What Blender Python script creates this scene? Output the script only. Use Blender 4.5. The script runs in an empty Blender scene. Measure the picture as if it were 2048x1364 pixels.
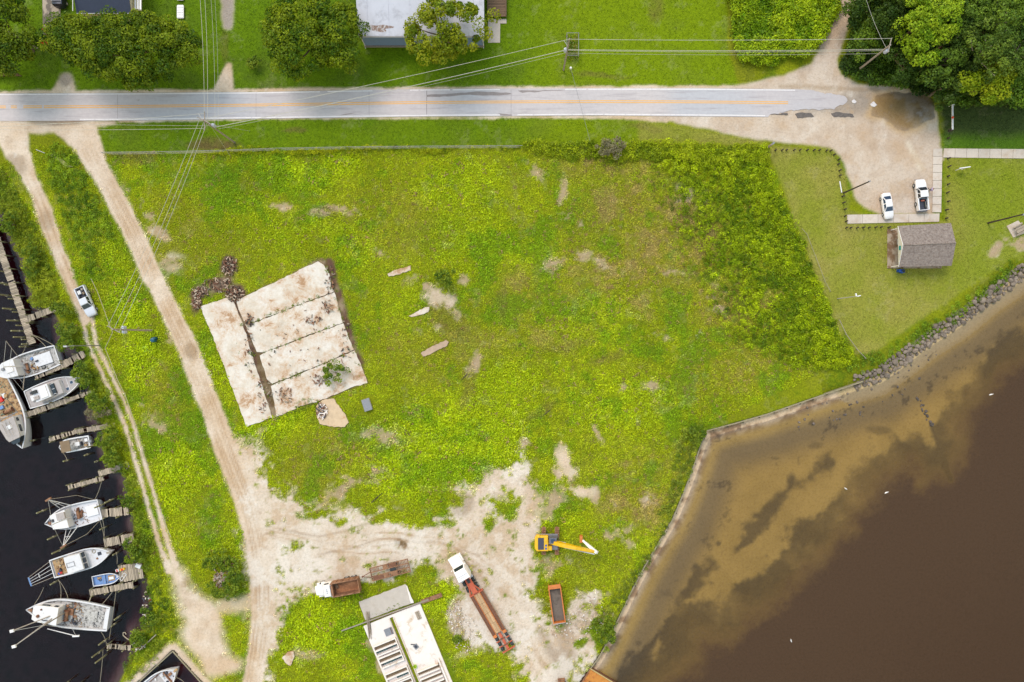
import bpy, math, random
import numpy as np
from mathutils import Vector
# ---------------------------------------------------------------- camera, sky, sun, exposure
scene = bpy.context.scene
ALT = 122.0          # flying height of the camera above the land, metres
UPM = 11.0           # image pixels per metre at ground level
cam_d = bpy.data.cameras.new("camera")
cam_d.sensor_width = 36.0
cam_d.lens = 36.0 * ALT / (2048.0 / UPM)
cam_d.clip_start = 1.0
cam_d.clip_end = 9000.0
cam = bpy.data.objects.new("camera", cam_d)
scene.collection.objects.link(cam)
cam.location = (0, 0, ALT)
cam.rotation_euler = (0, 0, 0)
scene.camera = cam
SUN_DIR = Vector((0.36, -0.72, -1.0)).normalized()      # the way the light travels
world = bpy.data.worlds.new("World")
scene.world = world
world.use_nodes = True
wn = world.node_tree
wn.nodes.clear()
sky = wn.nodes.new("ShaderNodeTexSky")
sky.sky_type = 'NISHITA'
sky.sun_disc = False
sky.sun_elevation = math.asin(-SUN_DIR.z)
sky.sun_rotation = math.atan2(-SUN_DIR.x, -SUN_DIR.y)
sky.air_density = 3.2
sky.dust_density = 0.3
sky.ozone_density = 0.0
bg = wn.nodes.new("ShaderNodeBackground")
bg.inputs[1].default_value = 0.13
wo = wn.nodes.new("ShaderNodeOutputWorld")
wn.links.new(sky.outputs[0], bg.inputs[0])
wn.links.new(bg.outputs[0], wo.inputs[0])
sun_d = bpy.data.lights.new("sun", 'SUN')
sun_d.energy = 1.25
sun_d.angle = math.radians(28)
sun_d.color = (1.0, 0.93, 0.84)
sun = bpy.data.objects.new("sun", sun_d)
scene.collection.objects.link(sun)
sun.rotation_euler = SUN_DIR.to_track_quat('-Z', 'Y').to_euler()
sun.location = (-60, 120, 200)
vs = scene.view_settings
vs.view_transform = 'Standard'
vs.look = 'None'
vs.gamma = 1.0
vs.use_curve_mapping = False
vs.exposure = 1.14
cy = scene.cycles
cy.max_bounces = 6
cy.diffuse_bounces = 3
cy.glossy_bounces = 2
cy.transmission_bounces = 3
cy.transparent_max_bounces = 12
cy.volume_bounces = 0
cy.caustics_reflective = False
cy.caustics_refractive = False

# ---------------------------------------------------------------- helpers
COL = scene.collection
rnd = random.Random(7)
RNG = np.random.default_rng(11)
WL = -0.9            # water level
K = (1.62, 1.80, 1.80)   # light on level ground: what a white card of albedo 1 shows


def lin(c):
    c = c / 255.0
    return c / 12.92 if c <= 0.04045 else ((c + 0.055) / 1.055) ** 2.4


def C(r, g, b, k=1.0):
    """surface albedo of something that looks (r,g,b) in level daylight"""
    return tuple(min(0.8, max(0.002, lin(x) / q * k)) for x, q in zip((r, g, b), K))


def G(u, v, z=0.0):
    """image pixel (u right, v down) -> metres, where its camera ray meets height z"""
    s = (ALT - z) / ALT
    return Vector(((u - 1024.0) / UPM * s, (682.0 - v) / UPM * s, z))


def gd(u, v):
    return Vector((u / UPM, -v / UPM, 0))


def tag(o, label=None, cat=None, group=None, kind=None):
    if label: o["label"] = label
    if cat: o["category"] = cat
    if group: o["group"] = group
    if kind: o["kind"] = kind
    return o


def link(name, me, parent=None):
    o = bpy.data.objects.new(name, me)
    COL.objects.link(o)
    if parent is not None:
        o.parent = parent
    return o


ORD = ['first', 'second', 'third', 'fourth', 'fifth', 'sixth', 'seventh', 'eighth', 'ninth', 'tenth', 'eleventh', 'twelfth']


def thing(name, label, cat, loc=(0, 0, 0), rz=0.0, group=None):
    o = bpy.data.objects.new(name, None)
    o.empty_display_size = 0.2
    COL.objects.link(o)
    o.location = loc
    o.rotation_euler = (0, 0, rz)
    return tag(o, label, cat, group)


class MB:
    """collects faces for one mesh"""

    def __init__(s):
        s.v = []
        s.f = []

    def add(s, vs_, fs):
        n = len(s.v)
        s.v += [tuple(p) for p in vs_]
        s.f += [tuple(i + n for i in f) for f in fs]
        return s

    def rings(s, rings, cap0=True, cap1=True, closed=True):
        n = len(rings[0])
        vs_ = [p for r in rings for p in r]
        fs = []
        for k in range(len(rings) - 1):
            for i in range(n if closed else n - 1):
                j = (i + 1) % n
                fs.append((k * n + i, k * n + j, (k + 1) * n + j, (k + 1) * n + i))
        if cap0: fs.append(tuple(range(n - 1, -1, -1)))
        if cap1: fs.append(tuple((len(rings) - 1) * n + i for i in range(n)))
        return s.add(vs_, fs)

    def prism(s, poly, z0, z1, bev=0.0, top=1.0):
        cx = sum(p[0] for p in poly) / len(poly)
        cy_ = sum(p[1] for p in poly) / len(poly)
        a = 0.0
        for i in range(len(poly)):
            x0, y0 = poly[i][:2]
            x1, y1 = poly[(i + 1) % len(poly)][:2]
            a += x0 * y1 - x1 * y0
        if a < 0:
            poly = poly[::-1]

        def ring(z, k, d=0.0):
            out = []
            for p in poly:
                dx, dy = (p[0] - cx) * k, (p[1] - cy_) * k
                l = math.hypot(dx, dy) or 1
                f = max(0, (l - d) / l)
                out.append((cx + dx * f, cy_ + dy * f, z))
            return out
        r = [ring(z0, 1.0)]
        if bev > 0:
            r.append(ring(z1 - bev, top))
            r.append(ring(z1, top, bev * 1.2))
        else:
            r.append(ring(z1, top))
        return s.rings(r)

    def box(s, c, d, rz=0.0, bev=0.0, top=1.0):
        hx, hy = d[0] / 2, d[1] / 2
        ca, sa = math.cos(rz), math.sin(rz)
        poly = [(c[0] + x * ca - y * sa, c[1] + x * sa + y * ca) for x, y in ((-hx, -hy), (hx, -hy), (hx, hy), (-hx, hy))]
        return s.prism(poly, c[2] - d[2] / 2, c[2] + d[2] / 2, bev, top)

    def tube(s, p0, p1, r0, r1=None, n=7):
        return s.path([p0, p1], [r0, r0 if r1 is None else r1], n)

    def path(s, pts, rad, n=6):
        pts = [Vector(p) for p in pts]
        if not hasattr(rad, '__len__'):
            rad = [rad] * len(pts)
        rr = []
        for i, p in enumerate(pts):
            t = (pts[min(i + 1, len(pts) - 1)] - pts[max(i - 1, 0)])
            if t.length < 1e-9: t = Vector((0, 0, 1))
            t.normalize()
            a = Vector((0, 0, 1)) if abs(t.z) < 0.9 else Vector((1, 0, 0))
            x = t.cross(a).normalized()
            y = t.cross(x)
            rr.append([p + (x * math.cos(2 * math.pi * k / n) - y * math.sin(2 * math.pi * k / n)) * rad[i] for k in range(n)])
        return s.rings(rr)

    def sheet(s, poly, z):
        a = sum(poly[i][0] * poly[(i + 1) % len(poly)][1] - poly[(i + 1) % len(poly)][0] * poly[i][1] for i in range(len(poly)))
        if a < 0: poly = poly[::-1]
        return s.add([(p[0], p[1], z) for p in poly], [tuple(range(len(poly)))])

    def quad(s, a, b, c, d):
        return s.add([a, b, c, d], [(0, 1, 2, 3)])

    def disc(s, c, r, h, n=16, r1=None):
        r1 = r if r1 is None else r1
        return s.rings([[(c[0] + r * math.cos(2 * math.pi * i / n), c[1] + r * math.sin(2 * math.pi * i / n), c[2]) for i in range(n)],
                        [(c[0] + r1 * math.cos(2 * math.pi * i / n), c[1] + r1 * math.sin(2 * math.pi * i / n), c[2] + h) for i in range(n)]])

    def mesh(s, name, mat):
        me = bpy.data.meshes.new(name)
        me.from_pydata([tuple(p) for p in s.v], [], s.f)
        if mat is not None: me.materials.append(mat)
        me.update()
        return me

    def build(s, name, mat, parent=None, smooth=False):
        me = s.mesh(name, mat)
        if smooth:
            me.shade_smooth()
            me.set_sharp_from_angle(angle=math.radians(40))
        return link(name, me, parent)


def np_mesh(name, verts, quads, mat, colors=None, extra=None, smooth=False):
    me = bpy.data.meshes.new(name)
    nv, nq, k = len(verts), len(quads), quads.shape[1]
    me.vertices.add(nv)
    me.vertices.foreach_set("co", np.ascontiguousarray(verts, dtype=np.float32).ravel())
    me.loops.add(nq * k)
    me.loops.foreach_set("vertex_index", np.ascontiguousarray(quads, dtype=np.int32).ravel())
    me.polygons.add(nq)
    me.polygons.foreach_set("loop_start", np.arange(0, nq * k, k, dtype=np.int32))
    me.update(calc_edges=True)
    if colors is not None:
        a = me.attributes.new("tint", 'FLOAT_COLOR', 'POINT')
        c = np.ones((nv, 4), dtype=np.float32)
        c[:, :3] = colors
        a.data.foreach_set("color", c.ravel())
    for nm, arr in (extra or {}).items():
        a = me.attributes.new(nm, 'FLOAT', 'POINT')
        a.data.foreach_set("value", np.ascontiguousarray(arr, dtype=np.float32))
    me.materials.append(mat)
    if smooth: me.shade_smooth()
    return me


# ---------------------------------------------------------------- materials
def new_mat(name):
    m = bpy.data.materials.new(name)
    m.use_nodes = True
    nt = m.node_tree
    b = nt.nodes["Principled BSDF"]
    return m, nt, b


def ramp_node(nt, fac, stops):
    r = nt.nodes.new("ShaderNodeValToRGB")
    e = r.color_ramp.elements
    while len(e) < len(stops): e.new(0.5)
    for i, (p, c) in enumerate(stops):
        e[i].position = p
        e[i].color = (*c, 1) if len(c) == 3 else c
    nt.links.new(fac, r.inputs[0])
    return r.outputs[0]


def noise_node(nt, vec, scale, detail=4, rough=0.6, dist=0.0):
    n = nt.nodes.new("ShaderNodeTexNoise")
    n.inputs["Scale"].default_value = scale
    n.inputs["Detail"].default_value = detail
    n.inputs["Roughness"].default_value = rough
    n.inputs["Distortion"].default_value = dist
    if vec is not None: nt.links.new(vec, n.inputs["Vector"])
    return n.outputs[0]


def mix_col(nt, fac, a, b, mode='MIX'):
    m = nt.nodes.new("ShaderNodeMix")
    m.data_type = 'RGBA'
    m.blend_type = mode
    for sock, val in ((m.inputs[0], fac), (m.inputs[6], a), (m.inputs[7], b)):
        if isinstance(val, (int, float)): sock.default_value = val
        elif isinstance(val, tuple): sock.default_value = (*val, 1) if len(val) == 3 else val
        else: nt.links.new(val, sock)
    return m.outputs[2]


def math_node(nt, op, a, b=0.0, clamp=False):
    m = nt.nodes.new("ShaderNodeMath")
    m.operation = op
    m.use_clamp = clamp
    for sock, val in ((m.inputs[0], a), (m.inputs[1], b)):
        if isinstance(val, (int, float)): sock.default_value = val
        else: nt.links.new(val, sock)
    return m.outputs[0]


def bump_node(nt, height, dist, strength, bsdf):
    b = nt.nodes.new("ShaderNodeBump")
    b.inputs["Distance"].default_value = dist
    b.inputs["Strength"].default_value = strength
    nt.links.new(height, b.inputs["Height"])
    nt.links.new(b.outputs[0], bsdf.inputs["Normal"])


def mat(name, col, rough=0.7, metal=0.0, var=0.25, scale=2.0, stain=None, stain_at=(0.58, 0.68), stain_scale=0.8, coat=0.0, bump=0.0,
        bump_scale=12.0, rand=0.0, grime=0.0, stretch=None):
    """mottled surface: base colour, fine variation, optional stains, bump and a per-object shift"""
    m, nt, b = new_mat(name)
    tc = nt.nodes.new("ShaderNodeTexCoord")
    vec = tc.outputs["Object"]
    if stretch:
        mp = nt.nodes.new("ShaderNodeMapping")
        mp.inputs["Scale"].default_value = stretch
        nt.links.new(vec, mp.inputs[0])
        vec = mp.outputs[0]
    if rand:
        oi0 = nt.nodes.new("ShaderNodeObjectInfo")
        ad = nt.nodes.new("ShaderNodeVectorMath")
        ad.operation = 'ADD'
        nt.links.new(vec, ad.inputs[0])
        sc_ = nt.nodes.new("ShaderNodeVectorMath")
        sc_.operation = 'SCALE'
        nt.links.new(oi0.outputs["Location"], sc_.inputs[0])
        sc_.inputs["Scale"].default_value = 3.7
        nt.links.new(sc_.outputs[0], ad.inputs[1])
        vec = ad.outputs[0]
    n1 = noise_node(nt, vec, scale, 6, 0.65)
    lo = tuple(x * (1 - var) for x in col)
    hi = tuple(min(0.85, x * (1 + var)) for x in col)
    c = ramp_node(nt, n1, [(0.3, lo), (0.7, hi)])
    if stain:
        n2 = noise_node(nt, vec, stain_scale, 7, 0.7, 0.3)
        f = ramp_node(nt, n2, [(stain_at[0], (0, 0, 0)), (stain_at[1], (1, 1, 1))])
        c = mix_col(nt, f, c, stain)
    if rand:
        oi = nt.nodes.new("ShaderNodeObjectInfo")
        rr = ramp_node(nt, oi.outputs["Random"], [(0.0, (1 - rand,) * 3), (1.0, (1 + rand * 0.6,) * 3)])
        c = mix_col(nt, 1.0, c, rr, 'MULTIPLY')
    nt.links.new(c, b.inputs["Base Color"])
    b.inputs["Roughness"].default_value = rough
    b.inputs["Metallic"].default_value = metal
    if coat: b.inputs["Coat Weight"].default_value = coat
    if bump:
        nb = noise_node(nt, vec, bump_scale, 5, 0.7)
        bump_node(nt, nb, bump, 0.8, b)
    return m


def leaf_mat(name, instancer=False, trans=0.25, hue=None):
    m, nt, b = new_mat(name)
    at = nt.nodes.new("ShaderNodeAttribute")
    at.attribute_name = "tint"
    if instancer: at.attribute_type = 'INSTANCER'
    col = at.outputs["Color"]
    if instancer:
        a2 = nt.nodes.new("ShaderNodeAttribute")
        a2.attribute_name = "shade"
        col = mix_col(nt, 1.0, col, a2.outputs["Color"], 'MULTIPLY')
    nt.nodes.remove(b)
    d = nt.nodes.new("ShaderNodeBsdfDiffuse")
    t = nt.nodes.new("ShaderNodeBsdfTranslucent")
    g = nt.nodes.new("ShaderNodeBsdfGlossy")
    g.inputs["Roughness"].default_value = 0.45
    g.inputs["Color"].default_value = (0.6, 0.65, 0.6, 1)
    nt.links.new(col, d.inputs[0])
    nt.links.new(col, t.inputs[0])
    mx = nt.nodes.new("ShaderNodeMixShader")
    mx.inputs[0].default_value = trans
    nt.links.new(d.outputs[0], mx.inputs[1])
    nt.links.new(t.outputs[0], mx.inputs[2])
    m2 = nt.nodes.new("ShaderNodeMixShader")
    m2.inputs[0].default_value = 0.012
    nt.links.new(mx.outputs[0], m2.inputs[1])
    nt.links.new(g.outputs[0], m2.inputs[2])
    nt.links.new(m2.outputs[0], nt.nodes["Material Output"].inputs[0])
    return m


M = {}
M['leaf'] = leaf_mat('leaf')
M['weed'] = leaf_mat('weed_leaf', True)
M['bark'] = mat('bark', C(120, 105, 90), 0.9, var=0.4, scale=5, bump=0.05, bump_scale=14)
M['deadwood'] = mat('dead_wood', C(190, 180, 165), 0.9, var=0.35, scale=6)
M['plank'] = mat('weathered_plank', C(190, 174, 152), 0.9, var=0.35, scale=7, rand=0.42, stretch=(1.0, 6.0, 1.0), bump=0.01, bump_scale=20)
M['pile'] = mat('mossy_pile', C(150, 146, 108), 0.9, var=0.4, scale=4, stain=C(120, 135, 60), stain_scale=1.3, rand=0.25)
M['darkpile'] = mat('wet_pile', C(92, 84, 62), 0.8, var=0.4, scale=5)
M['stringer'] = mat('stringer_wood', C(110, 95, 78), 0.9, var=0.3, scale=4)
M['white'] = mat('white_paint', C(246, 246, 246, 1.05), 0.35, var=0.05, scale=1.2, stain=C(196, 190, 180), stain_at=(0.62, 0.8), stain_scale=1.1)
M['boatwhite'] = mat('boat_white', C(238, 238, 240), 0.4, var=0.07, scale=1.6, stain=C(170, 158, 140), stain_at=(0.58, 0.76), stain_scale=1.5)
M['boathull'] = mat('boat_hull', C(225, 228, 236), 0.4, var=0.08, scale=0.9, stain=C(150, 140, 125), stain_at=(0.6, 0.8), stain_scale=0.8)
M['deckgrey'] = mat('deck_grey', C(190, 182, 178), 0.7, var=0.12, scale=3, stain=C(110, 90, 70), stain_at=(0.58, 0.72), stain_scale=1.8)
M['deckdirty'] = mat('deck_dirty', C(205, 202, 196), 0.75, var=0.25, scale=3, stain=C(84, 78, 70), stain_at=(0.5, 0.62), stain_scale=2.6)
M['deckwood'] = mat('deck_wood', C(196, 160, 112), 0.75, var=0.25, scale=3, stain=C(120, 82, 48), stain_at=(0.5, 0.65), stain_scale=2.0)
M['glass'] = mat('dark_glass', (0.018, 0.022, 0.028), 0.08, var=0.1, scale=1)
M['glassblue'] = mat('blue_glass', C(60, 78, 104), 0.08, var=0.1, scale=1)
M['black'] = mat('black_rubber', (0.02, 0.02, 0.022), 0.75, var=0.3, scale=3)
M['steel'] = mat('galvanised_steel', C(205, 206, 208), 0.45, metal=0.2, var=0.12, scale=3)
M['greysteel'] = mat('grey_steel', C(150, 152, 158), 0.5, metal=0.2, var=0.15, scale=3)
M['rust'] = mat('rusty_steel', C(160, 116, 84), 0.85, var=0.35, scale=3, stain=C(110, 68, 46), stain_at=(0.48, 0.64), stain_scale=1.4, bump=0.01)
M['rustdark'] = mat('dark_rust', C(126, 82, 58), 0.85, var=0.4, scale=4)
M['rope'] = mat('rope', C(196, 184, 158), 0.9, var=0.2, scale=6)
M['wire'] = mat('wire', C(214, 214, 206), 0.5, metal=0.2, var=0.05, scale=2)
M['orange'] = mat('orange_paint', C(218, 128, 58), 0.5, var=0.15, scale=2, stain=C(160, 96, 60), stain_at=(0.56, 0.72), stain_scale=1.6)
M['yellow'] = mat('yellow_paint', C(246, 196, 20), 0.4, var=0.1, scale=2, stain=C(170, 120, 40), stain_at=(0.64, 0.78), stain_scale=1.4)
M['blue'] = mat('blue_paint', C(120, 158, 214), 0.5, var=0.15, scale=3, stain=C(150, 140, 120), stain_at=(0.6, 0.75))
M['bluebin'] = mat('blue_plastic', C(20, 86, 190), 0.4, var=0.1, scale=3)
M['tealbin'] = mat('teal_plastic', C(16, 92, 120), 0.4, var=0.1, scale=3)
M['red'] = mat('red_paint', C(226, 44, 26), 0.4, var=0.1, scale=3)
M['teal'] = mat('teal_paint', C(30, 160, 160), 0.5, var=0.1, scale=3)
M['concrete'] = mat('pale_concrete', C(236, 222, 206), 0.9, var=0.09, scale=0.9, stain=C(200, 170, 138), stain_at=(0.52, 0.75), stain_scale=0.45, bump=0.01)
M['newconcrete'] = mat('grey_concrete', C(206, 196, 184), 0.9, var=0.08, scale=1.2, stain=C(180, 165, 145), stain_at=(0.55, 0.8), stain_scale=0.35)
M['walk'] = mat('sidewalk_concrete', C(222, 210, 196), 0.9, var=0.07, scale=1.5, stain=C(196, 172, 146), stain_at=(0.48, 0.75), stain_scale=0.4, rand=0.06)
M['darkwood'] = mat('dark_post_wood', C(72, 60, 52), 0.9, var=0.35, scale=6)
M['wood'] = mat('brown_wood', C(128, 102, 78), 0.9, var=0.35, scale=5, rand=0.3, stretch=(1, 6, 1))
M['polewood'] = mat('pole_wood', C(168, 158, 146), 0.9, var=0.25, scale=5)
M['rock'] = mat('riprap_stone', C(146, 132, 118), 0.9, var=0.35, scale=2.4, stain=C(98, 84, 72), stain_at=(0.5, 0.66), stain_scale=1.6, rand=0.4, bump=0.05, bump_scale=6)
M['navyroof'] = mat('navy_metal_roof', C(36, 38, 62), 0.35, metal=0.1, var=0.15, scale=0.8)
M['siding'] = mat('blue_grey_siding', C(122, 150, 190), 0.6, var=0.06, scale=1.5)
M['cream'] = mat('cream_wall', C(226, 220, 206), 0.7, var=0.06, scale=1.5)
# ---------------------------------------------------------------- terrain: masks, heights, colours
_TAB = np.random.default_rng(5).random((64, 256, 256)).astype(np.float32)


def vnoise(x, y, seed):
    t = _TAB[seed % 64]
    xi = np.floor(x).astype(np.int64)
    yi = np.floor(y).astype(np.int64)
    fx = (x - xi).astype(np.float32)
    fy = (y - yi).astype(np.float32)
    fx = fx * fx * (3 - 2 * fx)
    fy = fy * fy * (3 - 2 * fy)
    x0, x1, y0, y1 = xi & 255, (xi + 1) & 255, yi & 255, (yi + 1) & 255
    return (t[y0, x0] * (1 - fx) + t[y0, x1] * fx) * (1 - fy) + (t[y1, x0] * (1 - fx) + t[y1, x1] * fx) * fy


def fbm(x, y, size, octv=4, seed=0, gain=0.55):
    """0..1, mean 0.5; size = metres of the largest feature"""
    s = np.zeros_like(x, dtype=np.float32)
    a, tot, f = 1.0, 0.0, 1.0 / size
    for k in range(octv):
        s += a * vnoise(x * f + 37.3 * k, y * f + 11.7 * k, seed * 5 + k)
        tot += a
        a *= gain
        f *= 2.03
    return s / tot


def sstep(a, b, x):
    t = np.clip((x - a) / (b - a), 0, 1)
    return t * t * (3 - 2 * t)


STEP = 0.27
xf = np.arange(-101.0, 101.0, STEP)
yf = np.arange(-70.0, 70.0, STEP)
far = np.array([3, 8, 16, 30, 60, 120, 300, 800, 2000, 4500.0])
xs = np.concatenate([xf[0] - far[::-1], xf, xf[-1] + far])
ys = np.concatenate([yf[0] - far[::-1], yf, yf[-1] + far])
XX, YY = np.meshgrid(xs, ys)
XX = XX.astype(np.float32)
YY = YY.astype(np.float32)
U = XX * UPM + 1024.0          # image pixel coordinates of every ground vertex
V = 682.0 - YY * UPM
WU = (fbm(XX, YY, 7.0, 5, 1) - 0.5)
WV = (fbm(XX, YY, 7.0, 5, 2) - 0.5)
FINE = fbm(XX, YY, 1.6, 4, 3) - 0.5
MID = fbm(XX, YY, 5.0, 4, 4) - 0.5
BIG = fbm(XX, YY, 22.0, 4, 6) - 0.5


def seg_dist(px, py, poly, closed=True, widths=None):
    best = np.full(px.shape, 1e9, dtype=np.float32)
    n = len(poly)
    for i in range(n if closed else n - 1):
        ax, ay = poly[i][:2]
        bx, by = poly[(i + 1) % n][:2]
        dx, dy = bx - ax, by - ay
        t = np.clip(((px - ax) * dx + (py - ay) * dy) / (dx * dx + dy * dy + 1e-9), 0, 1)
        d = np.hypot(px - ax - t * dx, py - ay - t * dy)
        if widths is not None:
            d = d - (widths[i] * (1 - t) + widths[i + 1] * t) * 0.5
        best = np.minimum(best, d)
    return best


def inside(px, py, poly):
    r = np.zeros(px.shape, dtype=bool)
    n = len(poly)
    for i in range(n):
        ax, ay = poly[i][:2]
        bx, by = poly[(i + 1) % n][:2]
        if ay == by: continue
        c = ((ay > py) != (by > py)) & (px < (bx - ax) * (py - ay) / (by - ay) + ax)
        r ^= c
    return r


def sdist(poly, warp=0.0, u=None, v=None):
    """signed distance in image pixels, positive inside"""
    u = (U + WU * warp) if u is None else u
    v = (V + WV * warp) if v is None else v
    d = seg_dist(u, v, poly)
    return np.where(inside(u, v, poly), d, -d)


def zone(poly, soft=8.0, warp=30.0, fine=10.0):
    us = [p[0] for p in poly]
    vs_ = [p[1] for p in poly]
    mrg = soft + warp + 15
    i0, i1 = np.searchsorted(-V[:, 0] * -1, 0), 0
    rows = np.where((V[:, 0] > min(vs_) - mrg) & (V[:, 0] < max(vs_) + mrg))[0]
    cols = np.where((U[0] > min(us) - mrg) & (U[0] < max(us) + mrg))[0]
    out = np.zeros(U.shape, dtype=np.float32)
    if len(rows) == 0 or len(cols) == 0: return out
    sl = np.s_[rows[0]:rows[-1] + 1, cols[0]:cols[-1] + 1]
    u = U[sl] + WU[sl] * warp
    v = V[sl] + WV[sl] * warp
    d = seg_dist(u, v, poly)
    d = np.where(inside(u, v, poly), d, -d) + FINE[sl] * fine
    out[sl] = sstep(-soft, soft, d)
    return out


def stroke(pts, soft=5.0, warp=8.0, fine=5.0):
    us = [p[0] for p in pts]
    vs_ = [p[1] for p in pts]
    mrg = soft + warp + max(p[2] for p in pts) + 10
    rows = np.where((V[:, 0] > min(vs_) - mrg) & (V[:, 0] < max(vs_) + mrg))[0]
    cols = np.where((U[0] > min(us) - mrg) & (U[0] < max(us) + mrg))[0]
    out = np.zeros(U.shape, dtype=np.float32)
    if len(rows) == 0 or len(cols) == 0: return out
    sl = np.s_[rows[0]:rows[-1] + 1, cols[0]:cols[-1] + 1]
    d = seg_dist(U[sl] + WU[sl] * warp, V[sl] + WV[sl] * warp, pts, False, [p[2] for p in pts])
    out[sl] = sstep(soft, -soft, d + FINE[sl] * fine)
    return out


def blobs(lst, fine=0.7, warp=25.0, wide=False):
    out = np.zeros(U.shape, dtype=np.float32)
    for b in lst:
        cu, cv, ru, rv, rot, s = b
        m = max(ru, rv) * 2.4 + warp
        rows = np.where(np.abs(V[:, 0] - cv) < m)[0]
        cols = np.where(np.abs(U[0] - cu) < m)[0]
        if len(rows) == 0 or len(cols) == 0: continue
        sl = np.s_[rows[0]:rows[-1] + 1, cols[0]:cols[-1] + 1]
        a = math.radians(rot)
        x = U[sl] + WU[sl] * warp - cu
        y = V[sl] + WV[sl] * warp - cv
        xr = (x * math.cos(a) + y * math.sin(a)) / ru
        yr = (-x * math.sin(a) + y * math.cos(a)) / rv
        d = np.sqrt(xr * xr + yr * yr) + FINE[sl] * fine
        out[sl] = np.maximum(out[sl], np.clip((1.7 - d) / 1.5, 0, 1) * s) if wide else np.maximum(out[sl], sstep(1.25, 0.6, d) * s)
    return out


BAY = [(2048, 548), (1985, 590), (1925, 640), (1860, 682), (1800, 728), (1760, 756), (1723, 766), (1640, 794), (1536, 830), (1470, 848), (1415, 864),
       (1402, 890), (1385, 940), (1368, 985), (1345, 1040), (1318, 1085), (1290, 1132), (1262, 1185), (1240, 1232), (1212, 1290), (1196, 1318),
       (1182, 1337), (1162, 1364), (1120, 1430), (1000, 1700), (700, 6000), (9000, 6000), (9000, -400), (2500, 220), (2150, 470)]
CANAL = [(-6000, 100), (-300, 150), (-60, 300), (-12, 400), (12, 452), (34, 510), (52, 570), (62, 615), (98, 622), (112, 650), (122, 690), (160, 708), (158, 750), (180, 792),
         (178, 836), (196, 852), (198, 905), (212, 938), (240, 950), (244, 992), (256, 1020), (260, 1078), (248, 1100), (262, 1132), (284, 1172),
         (294, 1205), (292, 1250), (262, 1272), (262, 1315), (232, 1364), (150, 1500), (-200, 2200), (-6000, 3000)]
SLIP = [(345.6, 1303), (392, 1355), (470, 1441), (365, 1540), (230, 1408)]
sd_bay = sdist(BAY) / UPM
sd_canal = sdist(CANAL, 14.0) / UPM
sd_slip = sdist(SLIP) / UPM
# deep part of the bay, and dark weed beds on the bottom
DEEP = [(2200, 560), (2048, 655), (2000, 690), (1950, 735), (1905, 792), (1878, 830), (1874, 870), (1880, 900), (1840, 868), (1800, 868), (1778, 895), (1735, 922),
        (1694, 962), (1682, 1005), (1650, 1040), (1610, 1062), (1580, 1105), (1540, 1140), (1480, 1180), (1440, 1215), (1390, 1205), (1345, 1250),
        (1335, 1290), (1290, 1318), (1250, 1345), (1200, 1500), (1100, 6000), (9000, 6000), (9000, 500)]
deep = sdist(DEEP, 70.0) / UPM + (fbm(XX, YY, 3.0, 5, 21, .7) - .5) * 4.5
h = (fbm(XX, YY, 9.0, 3, 8) - 0.5) * 0.10 - 0.03
near = np.abs(XX) + np.abs(YY) < 400
bed_bay = WL + 0.10 - 0.30 * sstep(0, 3.2, sd_bay) - 0.28 * sstep(3, 9, sd_bay) - 0.75 * sstep(-1.5, 10, deep) - 0.7 * sstep(8, 60, deep)
RIP = [(2100, 470), (2048, 548), (1985, 590), (1925, 640), (1860, 682), (1800, 728), (1760, 756), (1712, 770)]
rip_d = seg_dist(U, V, RIP, False) / UPM
slope_rip = np.clip(-sd_bay / 3.2, 0, 1)
land_h = np.where(rip_d < 6, h * slope_rip + (WL + 0.1) * (1 - slope_rip), h)
hh = np.where(sd_bay > -0.12, np.minimum(bed_bay, WL + 0.1), land_h)
bank = np.clip(-sd_canal / 2.2, 0, 1)
bank = bank * bank * (3 - 2 * bank)
canal_h = np.where(sd_canal > 0, WL - 0.05 - 0.3 * sstep(0, 1.2, sd_canal) - 3.0 * sstep(0.4, 4.5, sd_canal), WL - 0.05 + (0.9) * bank)
hh = np.where(sd_canal > -2.2, np.minimum(hh, canal_h), hh)
hh = np.where(sd_slip > -0.1, -4.0, hh)
Z = hh.astype(np.float32)

# soil: bare sandy ground
road_main = stroke([(150, 240, 100), (172, 282, 58), (192, 330, 44), (216, 372, 40), (262, 455, 40), (300, 540, 42), (340, 622, 40), (374, 692, 42), (405, 770, 44), (440, 868, 46),
                    (470, 945, 50), (497, 1010, 52), (514, 1080, 54), (525, 1150, 54), (526, 1230, 46), (516, 1300, 42), (505, 1364, 42), (490, 1500, 42)], 4, 10, 5)
track = stroke([(20, 245, 75), (34, 300, 52), (55, 350, 30), (74, 385, 28), (90, 425, 34), (102, 460, 32), (118, 510, 26), (136, 552, 24), (155, 600, 20), (172, 640, 22)], 4, 8, 5)
rutA = stroke([(165, 632, 9), (175, 687, 8), (200, 737, 8), (225, 794, 9), (250, 852, 8), (267, 907, 8), (282, 962, 8), (297, 1017, 8), (307, 1048, 9), (322, 1098, 11), (338, 1140, 18)], 3, 4, 4)
rutB = stroke([(183, 632, 9), (192, 687, 8), (217, 737, 8), (245, 794, 8), (265, 844, 8), (280, 894, 8), (297, 952, 8), (317, 1017, 8), (325, 1048, 9), (337, 1090, 11), (350, 1130, 16)], 3, 4, 4)
fan = stroke([(343, 1130, 22), (362, 1180, 34), (385, 1215, 44), (410, 1240, 70), (405, 1275, 84), (425, 1320, 60), (470, 1330, 30)], 14, 26, 14)
fan2 = stroke([(440, 1215, 26), (500, 1200, 30), (520, 1190, 30)], 10, 16, 12)
slip_edge = np.clip(sstep(-2.2, -0.9, sd_slip), 0, 1)
apron = stroke([(-60, 256, 30), (100, 252, 26), (190, 248, 18), (228, 244, 8)], 5, 10, 8)
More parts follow.
